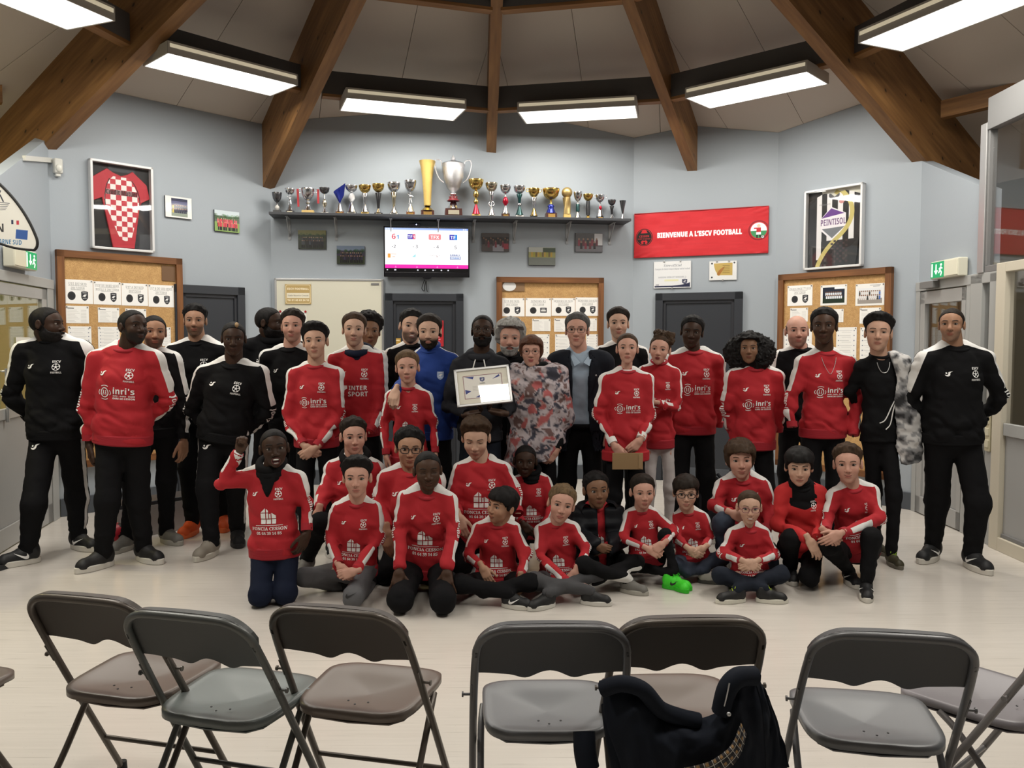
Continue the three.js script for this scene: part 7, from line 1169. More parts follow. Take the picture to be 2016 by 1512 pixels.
person({ ...BLK, label: 'tall young man with trimmed beard in black before the left dark door', feet: [[373, 1054, -8], [443, 1042, 12]], head: [384, 633, 63, -3, 0, 0], sh: [340, 697, 440, 697], skin: 'olive', hair: 'fade', face: { stubble: .6, nose: 1.15, full: .2 }, arms: ['behind', 'behind'], prints: ['mark', 'crest'], shoes: 'orange' });
person({ ...BLK, label: 'young man with a blond streak in his hair, black tracksuit, hands behind him', feet: [[408, 1097, -14], [468, 1072, 20]], head: [460, 668, 69, 0, -4, 0], sh: [403, 741, 513, 741], hipX: 438, skin: 'black', hair: 'crop', streak: true, face: { lips: 1.2, wide: 1.2, smile: -.1 }, arms: ['behind', 'behind'], prints: ['mark', 'crest', 'joma'], legStripe: true, shoes: ['camo', 'blackDark'] });
person({ top: 'black', label: 'bearded man in a black hooded jacket looking right, behind the others at left', D: 6.9, head: [531, 637, 64, 66, 0, 0], sh: [492, 686, 588, 690], skin: 'black', hair: 'crop', beard: .014, collar: 'hood', face: { lips: 1.2, wide: 1.2, smile: 0 }, arms: ['hang', 'hang'], prints: ['mark'], shoes: 'blackDark' });
person({ ...BLK, label: 'clean-cut man with short brown hair in black before the whiteboard', D: 6.45, head: [576, 644, 65, -6, 2, 0], sh: [527, 709, 616, 709], skin: 'pink', hair: 'fade', hairC: 'dark', under: 'white', face: { stubble: .35, smile: .3, browC: HC.dark, nose: 1.1 }, arms: ['behind', 'behind'], prints: ['mark'], shoes: 'grey' });
person({ ...RED, label: 'dark haired boy in red with sponsor print, hands clasped before him', D: 5.95, head: [621, 674, 70, -6, 2, -3], sh: [579, 741, 662, 741], skin: 'fair', hair: 'quiff', face: { child: .4, smile: .3, browT: .0034, eye: [.02, .012, .008] }, arms: [[[567, 828, .02], [598, 876, .17]], [[667, 822, .02], [622, 880, .18]]], hands: [['hold', [.75, -.65, .2], [.2, .1, -1]], ['hold', [-.8, -.6, .2], [0, .1, -1]]], prints: ['mark', 'crest', 'inris', 'joma'], shoes: 'black', hem: -.13 });
person({ ...RED, label: 'smiling man in a red sweatshirt over a navy hood, sports shop print on his chest', D: 6.2, head: [697, 651, 67, 0, 2, 2], sh: [659, 713, 747, 713], skin: 'pale', hair: 'short', hairC: 'brown', collar: 'hood', collarMat: 'navy', face: { stubble: .3, smile: .8, lids: .85, age: 1, browC: HC.brown }, arms: ['hang', [[752, 796, .02], [727, 850, .15]]], prints: ['mark', 'crest', 'inter', 'joma'], shoes: 'black' });
person({ ...BLK, label: 'person with dark curly hair almost hidden behind the smiling man in the navy hood', D: 6.8, head: [726, 654, 66, 8, 0, 0], sh: [683, 706, 752, 704], skin: 'mid', hair: 'curly', hairO: { vol: 3 }, arms: ['hang', 'hang'], shoes: 'black' });
person({ ...BLK, label: 'laughing dark haired man in black leaning behind the man in blue', D: 6.45, head: [809, 645, 66, 10, 0, 8], sh: [773, 702, 856, 700], skin: 'pale', hair: 'fade', face: { stubble: .75, smile: 1.4, teeth: 1, lids: .75, browT: .0034 }, arms: ['hang', 'hang'], collar: 'crew', shoes: 'black' });
person({ top: 'blue', label: 'bearded man in a blue track jacket with his hand on a boy’s shoulder', D: 6.05, head: [845, 655, 69, -4, -2, 0], sh: [805, 714, 890, 712], skin: 'pale', hair: 'short', hairC: 'dark', beard: .004, collar: 'stand', collarMat: 'blue', topName: 'track_jacket', face: { stubble: .7, smile: -.1, age: 1, browT: .003 }, split: { name: 'white_piping', mat: 'white', fn: ([x, y, z], part, q) => part === 0 || 1 ? Math.min(.008 - Math.abs(z - .012 + .0), y - q.L * .93, Math.abs(x) - .06 * q.b) : -1 }, arms: [[[797, 752, .1], [780, 768, .34]], [[897, 786, -.02], [890, 842, .02]]], hands: [['hold', [-.15, -.55, .6], [0, -.8, -.6]], null], prints: ['blue'], shoes: 'black' });
person({ ...RED, label: 'standing fair haired boy in red with a man’s hand on his shoulder', D: 5.75, head: [802, 725, 66, -2, 0, -2], sh: [771, 782, 838, 782], skin: 'pink', hair: 'short', hairC: 'lbrown', face: { child: .7, smile: .2, browC: HC.lbrown }, arms: [[[757, 832, -.02], [760, 896, .05]], [[853, 834, -.02], [857, 892, .05]]], hands: [['relax'], ['relax']], prints: ['mark', 'crest', 'foncia', 'joma'], hem: -.16, printY: .43, shoes: 'black' });
const certMan = person({ top: 'charcoal', label: 'bearded man with glasses in a dark grey hoodie holding the framed certificate', D: 5.95, head: [950, 652, 65, -3, 5, 0], sh: [902, 723, 988, 720], skin: 'black', hair: 'crop', beard: .010, collar: 'hood', topName: 'hoodie', trousers: 'djeans', glasses: [.0014, .75, [.05, .05, .05], .4], face: { lips: 1.15, wide: 1.2, smile: -.1, lids: .7 }, arms: [[[880, 800, .03], [920, 815, .23]], [[1009, 802, .03], [989, 812, .23]]], hands: [['hold', [.75, .15, .3], [0, .8, .5]], ['hold', [-.75, .15, .3], [0, .8, .5]]], shoes: 'black',
  extra: (c) => { for (const s of [-1, 1]) c.add('draw_cord', tube([[.03, 1.06, .078], [.04, .98, .118], [.045, .9, .136], [.03 + .02 * s, .83, .14]].map(([x, y, z]) => c.Hm.clone().addScaledVector(c.R, s * x).addScaledVector(c.U, y * c.L).addScaledVector(c.F, z)), .004, 20, 6), CL.white); } });
person({ top: 'black', label: 'older man with curly grey hair and beard in a black T-shirt', D: 6.45, head: [1004, 668, 70, 0, 0, 2], sh: [962, 722, 1046, 722], skin: 'pink', hair: 'grey', hairC: 'grey', beard: .006, beardC: 'grey', face: { smile: .3, age: 1, nose: 1.15, browC: HC.grey, lids: .7 }, arms: ['hang', 'hang'], topName: 'shirt', hemBand: false, shoes: 'black' });
// the woman's shawl: a printed cloth over shoulders and front
const floral = (x0, y0, z0) => { const w = .035; const x = x0 + w * noise3(x0 * 20, y0 * 20, z0 * 20), y = y0 + w * noise3(x0 * 20 + 7, y0 * 20, z0 * 20 + 3), z = z0; const a = noise3(x * 34, y * 34, z * 16), b2 = noise3(x * 24 + 9, y * 26, z * 12 + 4), d = noise3(x * 70, y * 70, z * 40); if (b2 > .42) return [.40, .10, .10]; if (b2 > .34) return [.46, .25, .23]; if (a > .38) return [.045, .045, .065]; if (a > .22 && d > -.1) return [.13, .12, .15]; if (a < -.42) return [.14, .08, .075]; return d > .25 ? [.33, .29, .305] : [.47, .41, .43]; };
person({ top: 'black', label: 'woman with short auburn hair and glasses, wrapped in a floral shawl', D: 5.95, head: [1046, 694, 62, -2, 2, 0], sh: [1018, 743, 1094, 743], b: 1.08, hipW: .15, skin: 'pink', hair: 'bob', hairC: 'auburn', glasses: [.0013, .6, [.06, .02, .02], .2], neckR: .045, face: { jaw: .92, full: .5, smile: .5, age: 1, lipC: [.30, .07, .07], browC: HC.auburn, browT: .0018 }, arms: ['hang', [[1110, 822, -.02], [1095, 885, .1]]], hands: [null, ['hold', [-.6, -.75, .2], [-.3, 0, -1]]], topName: 'top', hemBand: false, shoes: 'black',
  extra: (c) => {
    const drape = (x, y, z) => { const [lx, ly, lz] = c.inTorso(V3(x, y, z)), q = ly / c.L; let f = c.torsoF(.045 + .02 * smooth(.3, -.2, q), -.30, 1.12)(x, y, z); f = sminK(f, capsule(c.shoulders[0], c.el[0].clone().addScaledVector(c.R, .02), .085, .09)(x, y, z), .05); f = sminK(f, capsule(c.shoulders[1], c.el[1].clone().addScaledVector(c.R, -.0), .085, .085)(x, y, z), .05); const low = -.24 - .12 * smooth(.02, -.12, lx) + .25 * smooth(.05, .18, lx); f = smaxK(f, low * c.L - ly, .01); return smaxK(f, -(c.torsoF(.012, -.5, 1.3)(x, y, z)), .006); };
    const [lo, hi] = c.box3([c.shoulders[0], c.shoulders[1], c.Hm.clone().addScaledVector(c.U, -c.L * .4), c.Sm.clone().addScaledVector(c.U, .1), ...c.el], .2); const g = toGeo(meshField(drape, lo, hi, .0095));
    displace(g, (x, y, z) => .012 * noise3(x * 9 + y * 12, y * 9 - x * 8, z * 9) + .008 * Math.sin((y * 38 + x * 22 + noise3(x * 5, y * 5, z * 5) * 4)) * smooth(.2, .9, (y - c.Hm.y) / c.L) + .005 * noise3(x * 28, y * 28, z * 28)); paint(g, floral); const sh = c.add('shawl', g, paintedCloth);
    const col = []; for (let i = 0; i < 18; i++) { const a = i / 18 * 6.283; col.push(c.Hm.clone().addScaledVector(c.U, c.L * 1.08 - Math.sin(a) * .05).addScaledVector(c.R, Math.cos(a) * .088).addScaledVector(c.F, Math.sin(a) * .088)); } const cg = tube(col, .034, 50, 10, true); displace(cg, (x, y, z) => .009 * noise3(x * 30, y * 30, z * 30)); paint(cg, floral); c.add('shawl_collar', cg, paintedCloth, sh);
  } });
person({ top: 'polo', label: 'man with glasses in an open dark blazer over a pale blue polo shirt', D: 6.15, head: [1136, 652, 68, -4, 2, 1], sh: [1098, 716, 1188, 716], skin: 'pink', hair: 'short', hairC: 'salt', glasses: [.0016, .55, [.03, .03, .03], .2], belt: true, hemBand: false, topName: 'polo_shirt', hem: .03, collar: 'none', face: { jaw: .94, smile: .5, age: 1, nose: 1.1, browC: HC.brown }, arms: ['hang', 'hang'], hands: [['relax'], ['relax']], sleeve: [1, 1], shoes: 'black',
  extra: (c) => {
    const bl = (x, y, z) => { const [lx, ly, lz] = c.inTorso(V3(x, y, z)), q = ly / c.L; let f = sminK(c.torsoF(.016, -.32, .96)(x, y, z), c.shirtF(x, y, z) - .016, .02); const open = table([[-.35, .10], [.1, .062], [.45, .050], [.8, .056], [1.05, .066]])(q); if (lz > 0) f = smaxK(f, (open - Math.abs(lx + .01)) , .006); f = smaxK(f, ly - c.L * 1.16, .01); f = smaxK(f, -.32 * c.L - ly, .006); return smaxK(f, -(c.torsoF(.003, -.6, 1.4)(x, y, z)), .004); };
    const pts = [...c.shoulders, ...c.el, ...c.wr, c.Hm.clone().addScaledVector(c.U, -c.L * .3), c.Sm]; const [lo, hi] = c.box3(pts, .2); const g = toGeo(meshField(bl, lo, hi, .013)); displace(g, (x, y, z) => .004 * noise3(x * 14, y * 20, z * 14)); const bz = c.add('blazer', g, CL.blazer);
    for (const s of [-1, 1]) { const at = (x, y, dz) => { const o = c.Hm.clone().addScaledVector(c.R, s * x - .01).addScaledVector(c.U, y * c.L); let z = .4; for (let i = 0; i < 60; i++) { const q = o.clone().addScaledVector(c.F, z), d = bl(q.x, q.y, q.z); if (d < .002) break; z -= Math.max(d * .6, .002); if (z < 0) break; } return o.addScaledVector(c.F, Math.max(z, .1) + dz); };
      const L2 = [[at(.066, .5, .002), at(.072, .5, .006)], [at(.068, .72, .004), at(.105, .74, .008)], [at(.072, .86, .004), at(.118, .86, .008)], [at(.074, .98, .003), at(.1, .98, .006)]]; const q = []; for (let i = 0; i < 3; i++) q.push(slab([L2[i][0], L2[i][1], L2[i + 1][1], L2[i + 1][0]], c.F.clone().multiplyScalar(.006), () => [0, 0])); c.add('lapel', mergeGeometries(q), CL.blazer, bz); }
    const pin = c.Hm.clone().addScaledVector(c.R, .1).addScaledVector(c.U, c.L * .8).addScaledVector(c.F, .16); c.add('lapel_pin', new THREE.SphereGeometry(.007, 10, 8).translate(pin.x, pin.y, pin.z), mat.alu, bz);
    for (const s of [-1, 1]) { const p = (x, y, z) => c.Hm.clone().addScaledVector(c.R, s * x).addScaledVector(c.U, y * c.L).addScaledVector(c.F, z); c.add('polo_collar', slab([p(.012, .98, .115), p(.055, .93, .118), p(.078, 1.06, .06), p(.06, 1.1, .05)], c.F.clone().multiplyScalar(.008), () => [0, 0]), CL.polo); }
  } });
person({ ...BLK, label: 'young man with slicked dark hair in black beside the middle cork board', D: 6.85, head: [1217, 639, 62, 2, 2, 0], sh: [1183, 699, 1264, 701], skin: 'pale', hair: 'slick', hairC: 'dark', face: { smile: .6, full: .2, browT: .003, stubble: .2 }, arms: ['hang', 'hang'], prints: ['mark'], shoes: 'black', neckR: .055 });
const girl = person({ ...RED, label: 'girl with tied back hair in red holding a brown envelope', D: 5.8, head: [1235, 688, 63, 0, 4, 0], sh: [1194, 751, 1273, 751], skin: 'pink', hair: 'pulled', hairC: 'brown', tail: true, under: 'white', neckR: .042, face: { jaw: .9, smile: -.25, lids: .8, child: .2, browC: HC.dark, browT: .003 }, arms: [[[1179, 818, 0], [1208, 874, .14]], [[1279, 820, 0], [1261, 864, .14]]], hands: [['hold', [.55, -.8, .25], [.2, .2, -1]], ['hold', [-.6, -.75, .25], [-.2, .2, -1]]], prints: ['mark', 'crest', 'inris', 'joma'], cuffMat: 'white', hem: -.22, trousers: 'trackBlack', shoes: 'black' });
person({ ...RED, label: 'girl with curly hair piled up, red sweatshirt, folded arms and white trousers', D: 6.1, head: [1299, 690, 61, -8, 2, 6], sh: [1266, 734, 1330, 736], skin: 'pink', hair: 'bun', hairC: 'brown', neckR: .04, hipX: 1300, hipW: .12, face: { jaw: .88, smile: -.1, lipC: [.14, .012, .02], lids: .8, browC: HC.brown }, arms: [[[1262, 800, .02], [1310, 800, .17]], [[1333, 800, .05], [1290, 792, .2]]], hands: [null, ['relax', [-.9, .1, .1], [0, 0, -1]]], prints: ['crest', 'inris', 'joma'], trousers: 'offwhite', shoes: 'black', legFat: .88, S: 1 });
person({ ...RED, label: 'tall young man in red standing before the right dark door', D: 6.4, head: [1362, 655, 64, -2, -2, 6], sh: [1322, 714, 1411, 714], skin: 'black', hair: 'afro', face: { lips: 1.2, wide: 1.2, smile: -.1, lids: .6, full: .2 }, arms: ['hang', [[1421, 786, -.03], [1413, 840, -.08]]], prints: ['mark', 'crest', 'inris'], shoes: 'black', neckR: .055 });
person({ ...RED, label: 'young woman with a great cloud of curly black hair, in red', D: 6.1, head: [1475, 688, 60, -3, 3, 0], sh: [1441, 746, 1528, 746], skin: 'mid', hair: 'big', neckR: .043, face: { jaw: .92, lips: 1.15, smile: .1, lids: .75, full: .3, browT: .0028 }, arms: [[[1430, 804, -.02], [1442, 850, -.1]], [[1537, 804, -.02], [1531, 850, -.06]]], prints: ['mark', 'crest', 'inris', 'joma'], hem: -.13, shoes: 'black' });
person({ ...BLK, label: 'bald man with a short beard in black, behind the youth with the necklace', D: 6.65, head: [1569, 653, 66, 6, 0, 0], sh: [1536, 708, 1620, 708], skin: 'pink', hair: 'bald', hairC: 'stub', face: { stubble: .5, stubC: 'stub', full: .5, smile: 0, browC: HC.brown, jaw: 1.08 }, arms: ['hang', 'hang'], shoes: 'black', fat: .3 });
person({ ...RED, label: 'tall youth in red with a thin necklace and hands in his pockets', D: 5.95, head: [1622, 644, 73, -4, 2, 0], sh: [1580, 717, 1669, 717], skin: 'black2', hair: 'afro', face: { lips: 1.25, wide: 1.2, smile: -.1, jaw: .92, lids: .75 }, arms: [[[1556, 790, 0], [1560, 842, .05]], [[1687, 796, 0], [1680, 858, .08]]], prints: ['mark', 'crest', 'inris', 'joma'], chain: [[-.055, 1.06], [-.045, .98], [-.02, .87], [0, .82], [.02, .87], [.045, .98], [.055, 1.06]], shoes: 'black' });
person({ top: 'black', label: 'youth with thick black hair in a black T-shirt, camouflage jacket over one shoulder', feet: [[1735, 1092, 25], [1762, 1116, 2]], head: [1729, 657, 74, -3, 2, 2], sh: [1697, 722, 1768, 724], hipX: 1735, skin: 'fair', hair: 'high', face: { smile: -.1, lids: .5, full: .35, nose: .95, browT: .003 }, arms: ['behind', [[1790, 806, -.02], [1778, 880, .03]]], topName: 'shirt', hemBand: false, shoes: 'olive', chainR: .003, chain: [[-.06, 1.04], [-.05, .97], [-.02, .9], [.02, .9], [.05, .97], [.06, 1.04]],
  extra: (c) => {
    const a = c.shoulders[1], e = c.el[1], w = c.wr[1]; const q0 = a.clone().addScaledVector(c.R, -.005).addScaledVector(c.U, .03), q1 = atDepth(1786, 912, c.D - .02), ax = q1.clone().sub(q0), len = ax.length(); ax.normalize();
    const cp = capsule(c.Sm.clone().addScaledVector(c.R, .085).addScaledVector(c.U, .05), a.clone().addScaledVector(c.U, .01), .05, .075);
    const f = (x, y, z) => { const px = x - q0.x, py = y - q0.y, pz = z - q0.z, t = px * ax.x + py * ax.y + pz * ax.z, rx = px - ax.x * t, rz = pz - ax.z * t, u = clamp(t / len, 0, 1), wx = lerp(.078, .118, smooth(0, .5, u)), wz = lerp(.085, .088, u); let d = (Math.hypot(rx / wx, rz / wz) - 1) * Math.min(wx, wz); d = smaxK(d, t - len, .012); d = smaxK(d, -t - .03, .05); d = sminK(d, cp(x, y, z), .05); d += .012 * Math.abs(noise3(x * 8, y * 12, 4)); return smaxK(d, -(c.torsoF(.004, -.5, 1.3)(x, y, z)), .006); };
    const [lo, hi] = c.box3([a, e, q1, c.Sm], .15), g = toGeo(meshField(f, lo, hi, .0115)); displace(g, (x, y, z) => .008 * noise3(x * 16, y * 22, z * 16) + .006 * noise3(x * 34, y * 40, z * 34));
    paint(g, (x, y, z) => { const n = noise3(x * 20, y * 24, z * 18) + .5 * noise3(x * 44, y * 50, z * 40); return n > .42 ? [.02, .02, .022] : n > .1 ? [.10, .10, .105] : n > -.25 ? [.24, .24, .245] : [.50, .49, .48]; }); c.add('camouflage_jacket', g, paintedCloth);
    const q = (x, y) => { const o = c.Hm.clone().addScaledVector(c.R, x).addScaledVector(c.U, y * c.L); let z = .3; for (let i = 0; i < 60; i++) { const p = o.clone().addScaledVector(c.F, z); const d = c.shirtF(p.x, p.y, p.z); if (d < .006) break; z -= Math.max(d * .7, .001); } return o.addScaledVector(c.F, z); };
    for (const L2 of [[[.09, .56], [.05, .42], [-.01, .22], [-.04, .19]], [[.09, .53], [.06, .36], [.03, .16], [.0, .1]]]) c.add('white_cord', tube(L2.map((v) => q(...v)), .004, 24, 6), CL.white);
  } });
person({ ...BLK, label: 'man in a black sweatshirt standing before the glass door at the far right', feet: [[1829, 1104, -52], [1922, 1122, 4]], knees: [[1845, 985, .02], [1925, 990, .02]], head: [1873, 641, 69, -8, 2, 0], sh: [1822, 712, 1936, 710], hipX: 1880, skin: 'tan', hair: 'crop', hairC: 'dark', face: { stubble: .3, stubC: 'salt', age: 1, nose: 1.15, smile: 0, lids: .75, browT: .0032 }, stripeF: .5, arms: ['behind', [[1967, 784, -.02], [1928, 828, -.15]]], prints: ['mark', 'crest', 'joma'], shoes: 'blackTick', fat: .2 });
// ---------- the children in front ----------
const KID = { shW: .295, lift: .004, neckTop: 1.11 };
const G = (x, y, h) => [x, y, 'h', h];
person({ ...RED, ...KID, label: 'shouting boy kneeling with his fist raised, black scarf', D: 4.92, head: [540, 884, 80, 4, 4, -4], sh: [482, 938, 586, 942], b: .8, hip: [[517, 1078, 0], [563, 1078, 0]], legs: [[G(512, 1172, .07), [512, 1150, -.40], 0], [G(562, 1168, .07), [560, 1148, -.40], 0]], skin: 'black', hair: 'crop', collar: 'snood', collarMat: 'black', bib: true, face: { child: .8, shout: 1, lips: 1.2, wide: 1.25, browUp: .003 }, arms: [[[438, 950, .05], [470, 890, .08]], [[604, 992, .0], [604, 1046, .06]]], hands: [['fist', [.25, .95, .1], [.2, 0, 1]], ['relax', [-.3, -.9, .2], [-.6, 0, -.6]]], prints: ['mark', 'crest', 'foncia', 'joma'], trousers: 'navy', printY: .42 });
person({ ...RED, ...KID, label: 'boy with short dark hair and black neck warmer kneeling behind the boy in grey trousers', D: 5.5, head: [696, 861, 73, 8, 0, 0], sh: [656, 922, 740, 922], hip: [[672, 1052, 0], [722, 1052, 0]], legs: [[[632, 1030, .25], G(604, 1100, .10), -10], [G(722, 1120, .07), [730, 1100, -.3], 0]], skin: 'pink', hair: 'fade', hairC: 'dark', collar: 'snood', collarMat: 'black', face: { child: .8, smile: -.1 }, arms: [[[640, 972, .08], [628, 1004, .22]], 'hang'], hands: [['relax', [-.2, -.9, .3], [.3, 0, -1]], null], prints: ['mark', 'foncia'], shoes: ['grey', null] });
person({ ...RED, ...KID, label: 'boy with black framed glasses and wavy hair, behind the boy in front', D: 5.4, head: [806, 884, 78, 4, 0, 2], sh: [762, 942, 856, 942], hip: [[785, 1070, 0], [840, 1070, 0]], legs: [[G(765, 1128, .07), [770, 1100, -.3], 0], [G(850, 1128, .07), [850, 1100, -.3], 0]], skin: 'olive', hair: 'curly', glasses: [.0024, .55, [.01, .01, .012], 0], face: { child: .8, smile: .5, full: .4 }, arms: [[[745, 992, .02], [760, 1042, .2]], 'hang'], hands: [['relax', [.1, -.9, .3], [.4, 0, -1]], null], prints: ['mark', 'foncia', 'joma'] });
person({ ...RED, ...KID, label: 'boy in grey trousers kneeling in front, hands folded on his thigh', D: 5.0, head: [703, 942, 79, -4, 2, 0], sh: [667, 1002, 738, 998], b: 1, hip: [[676, 1118, -.05], [722, 1116, -.05]], legs: [[G(600, 1136, .11), [672, 1158, -.12], 80], [G(694, 1176, .08), [738, 1150, -.32], 0]], skin: 'pink', hair: 'quiff', face: { child: .8, smile: -.1, eye: [.10, .09, .06], browT: .003 }, arms: [[[650, 1058, .0], [668, 1112, .2]], [[742, 1062, .0], [700, 1122, .24]]], hands: [['hold', [.6, -.6, .4], [.1, -.4, -1]], ['hold', [-.9, -.25, .25], [0, -.3, -1]]], prints: ['mark', 'crest', 'foncia', 'joma'], trousers: 'grey', kneeMark: true, printY: .38, shoes: ['blackDark', 'blackDark'] });
person({ ...RED, ...KID, label: 'smiling boy kneeling at the front centre with hands spread on his knees', D: 4.98, head: [842, 928, 80, 4, 0, -2], sh: [799, 981, 884, 984], b: 1, hip: [[812, 1112, -.1], [866, 1112, -.1]], legs: [[G(788, 1180, .085), [800, 1150, -.32], 0], [G(872, 1182, .085), [866, 1150, -.32], 0]], skin: 'black2', hair: 'crop', face: { child: .8, lids: 0, smile: 1, full: .7, lips: 1.2, wide: 1.25, nose: 1.1 }, arms: [[[786, 1044, .05], [786, 1120, .20]], [[892, 1044, .05], [880, 1120, .20]]], hands: [['spread', [-.15, -.85, .5], [0, -.45, -.9]], ['spread', [.15, -.85, .5], [0, -.45, -.9]]], prints: ['mark', 'crest', 'foncia', 'joma'], printY: .44, legFat: 1.12 });
person({ ...RED, ...KID, label: 'boy with spiky brown hair looking down, kneeling behind the cross-legged boys', D: 5.55, head: [937, 864, 79, -4, -16, 0], sh: [907, 925, 990, 925], hip: [[920, 1052, 0], [978, 1052, 0]], legs: [[G(910, 1110, .07), [915, 1090, -.3], 0], [G(985, 1110, .07), [985, 1090, -.3], 0]], skin: 'pale', hair: 'quiff', hairC: 'brown', under: 'white', face: { child: .8, lids: .15, smile: -.2, browC: HC.brown, full: .4 }, arms: [[[892, 985, .02], [902, 1014, .16]], [[1012, 975, .02], [1020, 1012, .15]]], hands: [['relax', [.3, -.9, .3], [.3, 0, -1]], null], prints: ['mark', 'crest', 'foncia', 'joma'], printY: .5 });
person({ ...RED, ...KID, label: 'boy with very short hair and black neck warmer, seated behind near the middle', D: 5.75, head: [1034, 909, 66, 0, 0, 2], sh: [1018, 946, 1074, 946], b: 1, hip: [[1025, 1045, 0], [1068, 1045, 0]], legs: [[[1020, 1062, .3], G(1020, 1100, .08), 0], [[1078, 1062, .3], G(1078, 1100, .08), 0]], skin: 'black', hair: 'crop', collar: 'snood', collarMat: 'black', face: { child: .9, lips: 1.15, wide: 1.2 }, arms: [[[1006, 990, .05], [1030, 1030, .22]], [[1086, 992, .05], [1072, 1034, .2]]], hands: [['hold', [.5, -.6, .4], [0, 0, -1]], ['hold', [-.5, -.6, .4], [0, 0, -1]]], prints: ['crest', 'foncia', 'joma'], printY: .38 });
const cross = (ka, kb, aa, ab, ya, yb) => [[G(ka[0], ka[1], ka[2] ?? .13), G(aa[0], aa[1], .085), ya], [G(kb[0], kb[1], kb[2] ?? .13), G(ab[0], ab[1], .085), yb]];
person({ ...RED, ...KID, label: 'cross-legged boy with black hair gazing to the left, hand hanging over his shoe', D: 5.2, head: [988, 998, 72, -46, 6, 8], sh: [944, 1040, 1012, 1042], b: 1, hip: [[955, 1138, -.02], [1002, 1138, -.02]], legs: cross([906, 1150], [1044, 1146], [1004, 1168], [952, 1166], 70, -70), skin: 'olive', hair: 'fringe', hairO: { part: 0 }, face: { child: .8, smile: -.1, browT: .0034 }, arms: [[[921, 1094, .08], [948, 1116, .28]], [[1034, 1094, .1], [1025, 1136, .30]]], hands: [['relax', [.45, -.75, .4], [.2, -.4, -1]], ['relax', [-.05, -.95, .3], [-.6, 0, -.8]]], prints: ['mark', 'crest', 'foncia', 'joma'], printY: .34, shoes: ['blackTick', null] });
person({ ...RED, ...KID, label: 'cross-legged boy with curly light brown hair and dark grey trousers, head tilted', D: 5.2, head: [1105, 994, 76, 4, 2, 12], sh: [1064, 1042, 1128, 1040], b: 1, hip: [[1076, 1136, -.02], [1126, 1136, -.02]], legs: cross([1050, 1144], [1176, 1128], [1160, 1162], [1078, 1168], 78, -60), skin: 'pink', hair: 'curly', hairC: 'sand', hairO: { vol: -1.5 }, face: { child: .8, smile: -.1, browC: HC.brown, wide: 1.05 }, arms: [[[1064, 1098, .12], [1122, 1150, .33]], [[1154, 1082, .08], [1134, 1122, .26]]], hands: [['relax', [.85, -.35, .3], [0, -.5, -1]], ['relax', [-.3, -.85, .3], [0, -.3, -1]]], prints: ['crest', 'foncia', 'joma'], printY: .34, trousers: 'dgrey', shoes: ['black', 'black'], stripeF: .7 });
person({ ...KID, top: 'red', label: 'boy in an open black puffer jacket over red, eyebrows raised', D: 5.45, head: [1174, 966, 72, 12, 2, -3], sh: [1144, 1008, 1206, 1008], b: 1, hip: [[1150, 1100, 0], [1205, 1100, 0]], legs: cross([1150, 1112, .2], [1252, 1108, .16], [1236, 1140], [1170, 1142], 60, -40), skin: 'mid', hair: 'afro', face: { child: .8, smile: -.3, browUp: .004, lids: 1.15, lips: 1.1, mw: .016 }, arms: [[[1134, 1054, .08], [1172, 1074, .26]], [[1220, 1058, .05], [1192, 1078, .24]]], hands: [['hold', [.8, -.3, .2], [0, 0, -1]], ['hold', [-.8, -.3, .2], [0, 0, -1]]], prints: ['foncia'], shoes: ['grey', null], legStripe: true,
  extra: (c) => { const f = (x, y, z) => { const [lx, ly, lz] = c.inTorso(V3(x, y, z)); let d = c.shirtF(x, y, z) - .030 - .006 * Math.sin(ly * 80); if (lz > 0) d = smaxK(d, .022 - Math.abs(lx - .02), .012); d = smaxK(d, ly - c.L * 1.12, .01); return smaxK(d, -(c.tF(x, y, z) - .006), .004); }; const [lo, hi] = c.box3([...c.shoulders, ...c.el, ...c.wr, c.Hm, c.Sm], .2); const g = toGeo(meshField(f, lo, hi, .013)); const j = c.add('puffer_jacket', g, CL.puffer); const q = []; for (let i = 0; i < 16; i++) { const a = .9 + i / 15 * 4.5 + Math.PI / 2 - .1 - .0; q.push(c.Hm.clone().addScaledVector(c.U, c.L * 1.08).addScaledVector(c.R, Math.cos(a) * .1).addScaledVector(c.F, Math.sin(a) * .1)); } c.add('jacket_collar', tube(q, .042, 40, 10), CL.puffer, j); } });
person({ ...RED, ...KID, label: 'seated boy with bright green shoes, hands clasped over his knee', D: 5.4, head: [1265, 970, 68, 10, 0, 0], sh: [1238, 1014, 1290, 1014], b: 1, hip: [[1250, 1100, 0], [1298, 1100, 0]], legs: [[G(1236, 1112, .12), G(1320, 1128, .10), 70], [[1310, 1054, .18], G(1328, 1130, .09), 25]], skin: 'pink', hair: 'short', hairC: 'dark', face: { child: 1, smile: -.3, browC: HC.brown, mw: .017 }, arms: [[[1226, 1062, .1], [1274, 1080, .32]], [[1326, 1046, .1], [1306, 1070, .32]]], hands: [['hold', [.8, -.4, .2], [0, -.3, -1]], ['hold', [-.7, -.5, .2], [0, -.3, -1]]], prints: ['mark', 'crest', 'foncia', 'joma'], printY: .38, shoes: ['green', 'green'], stripeF: .7, legFat: .86 });
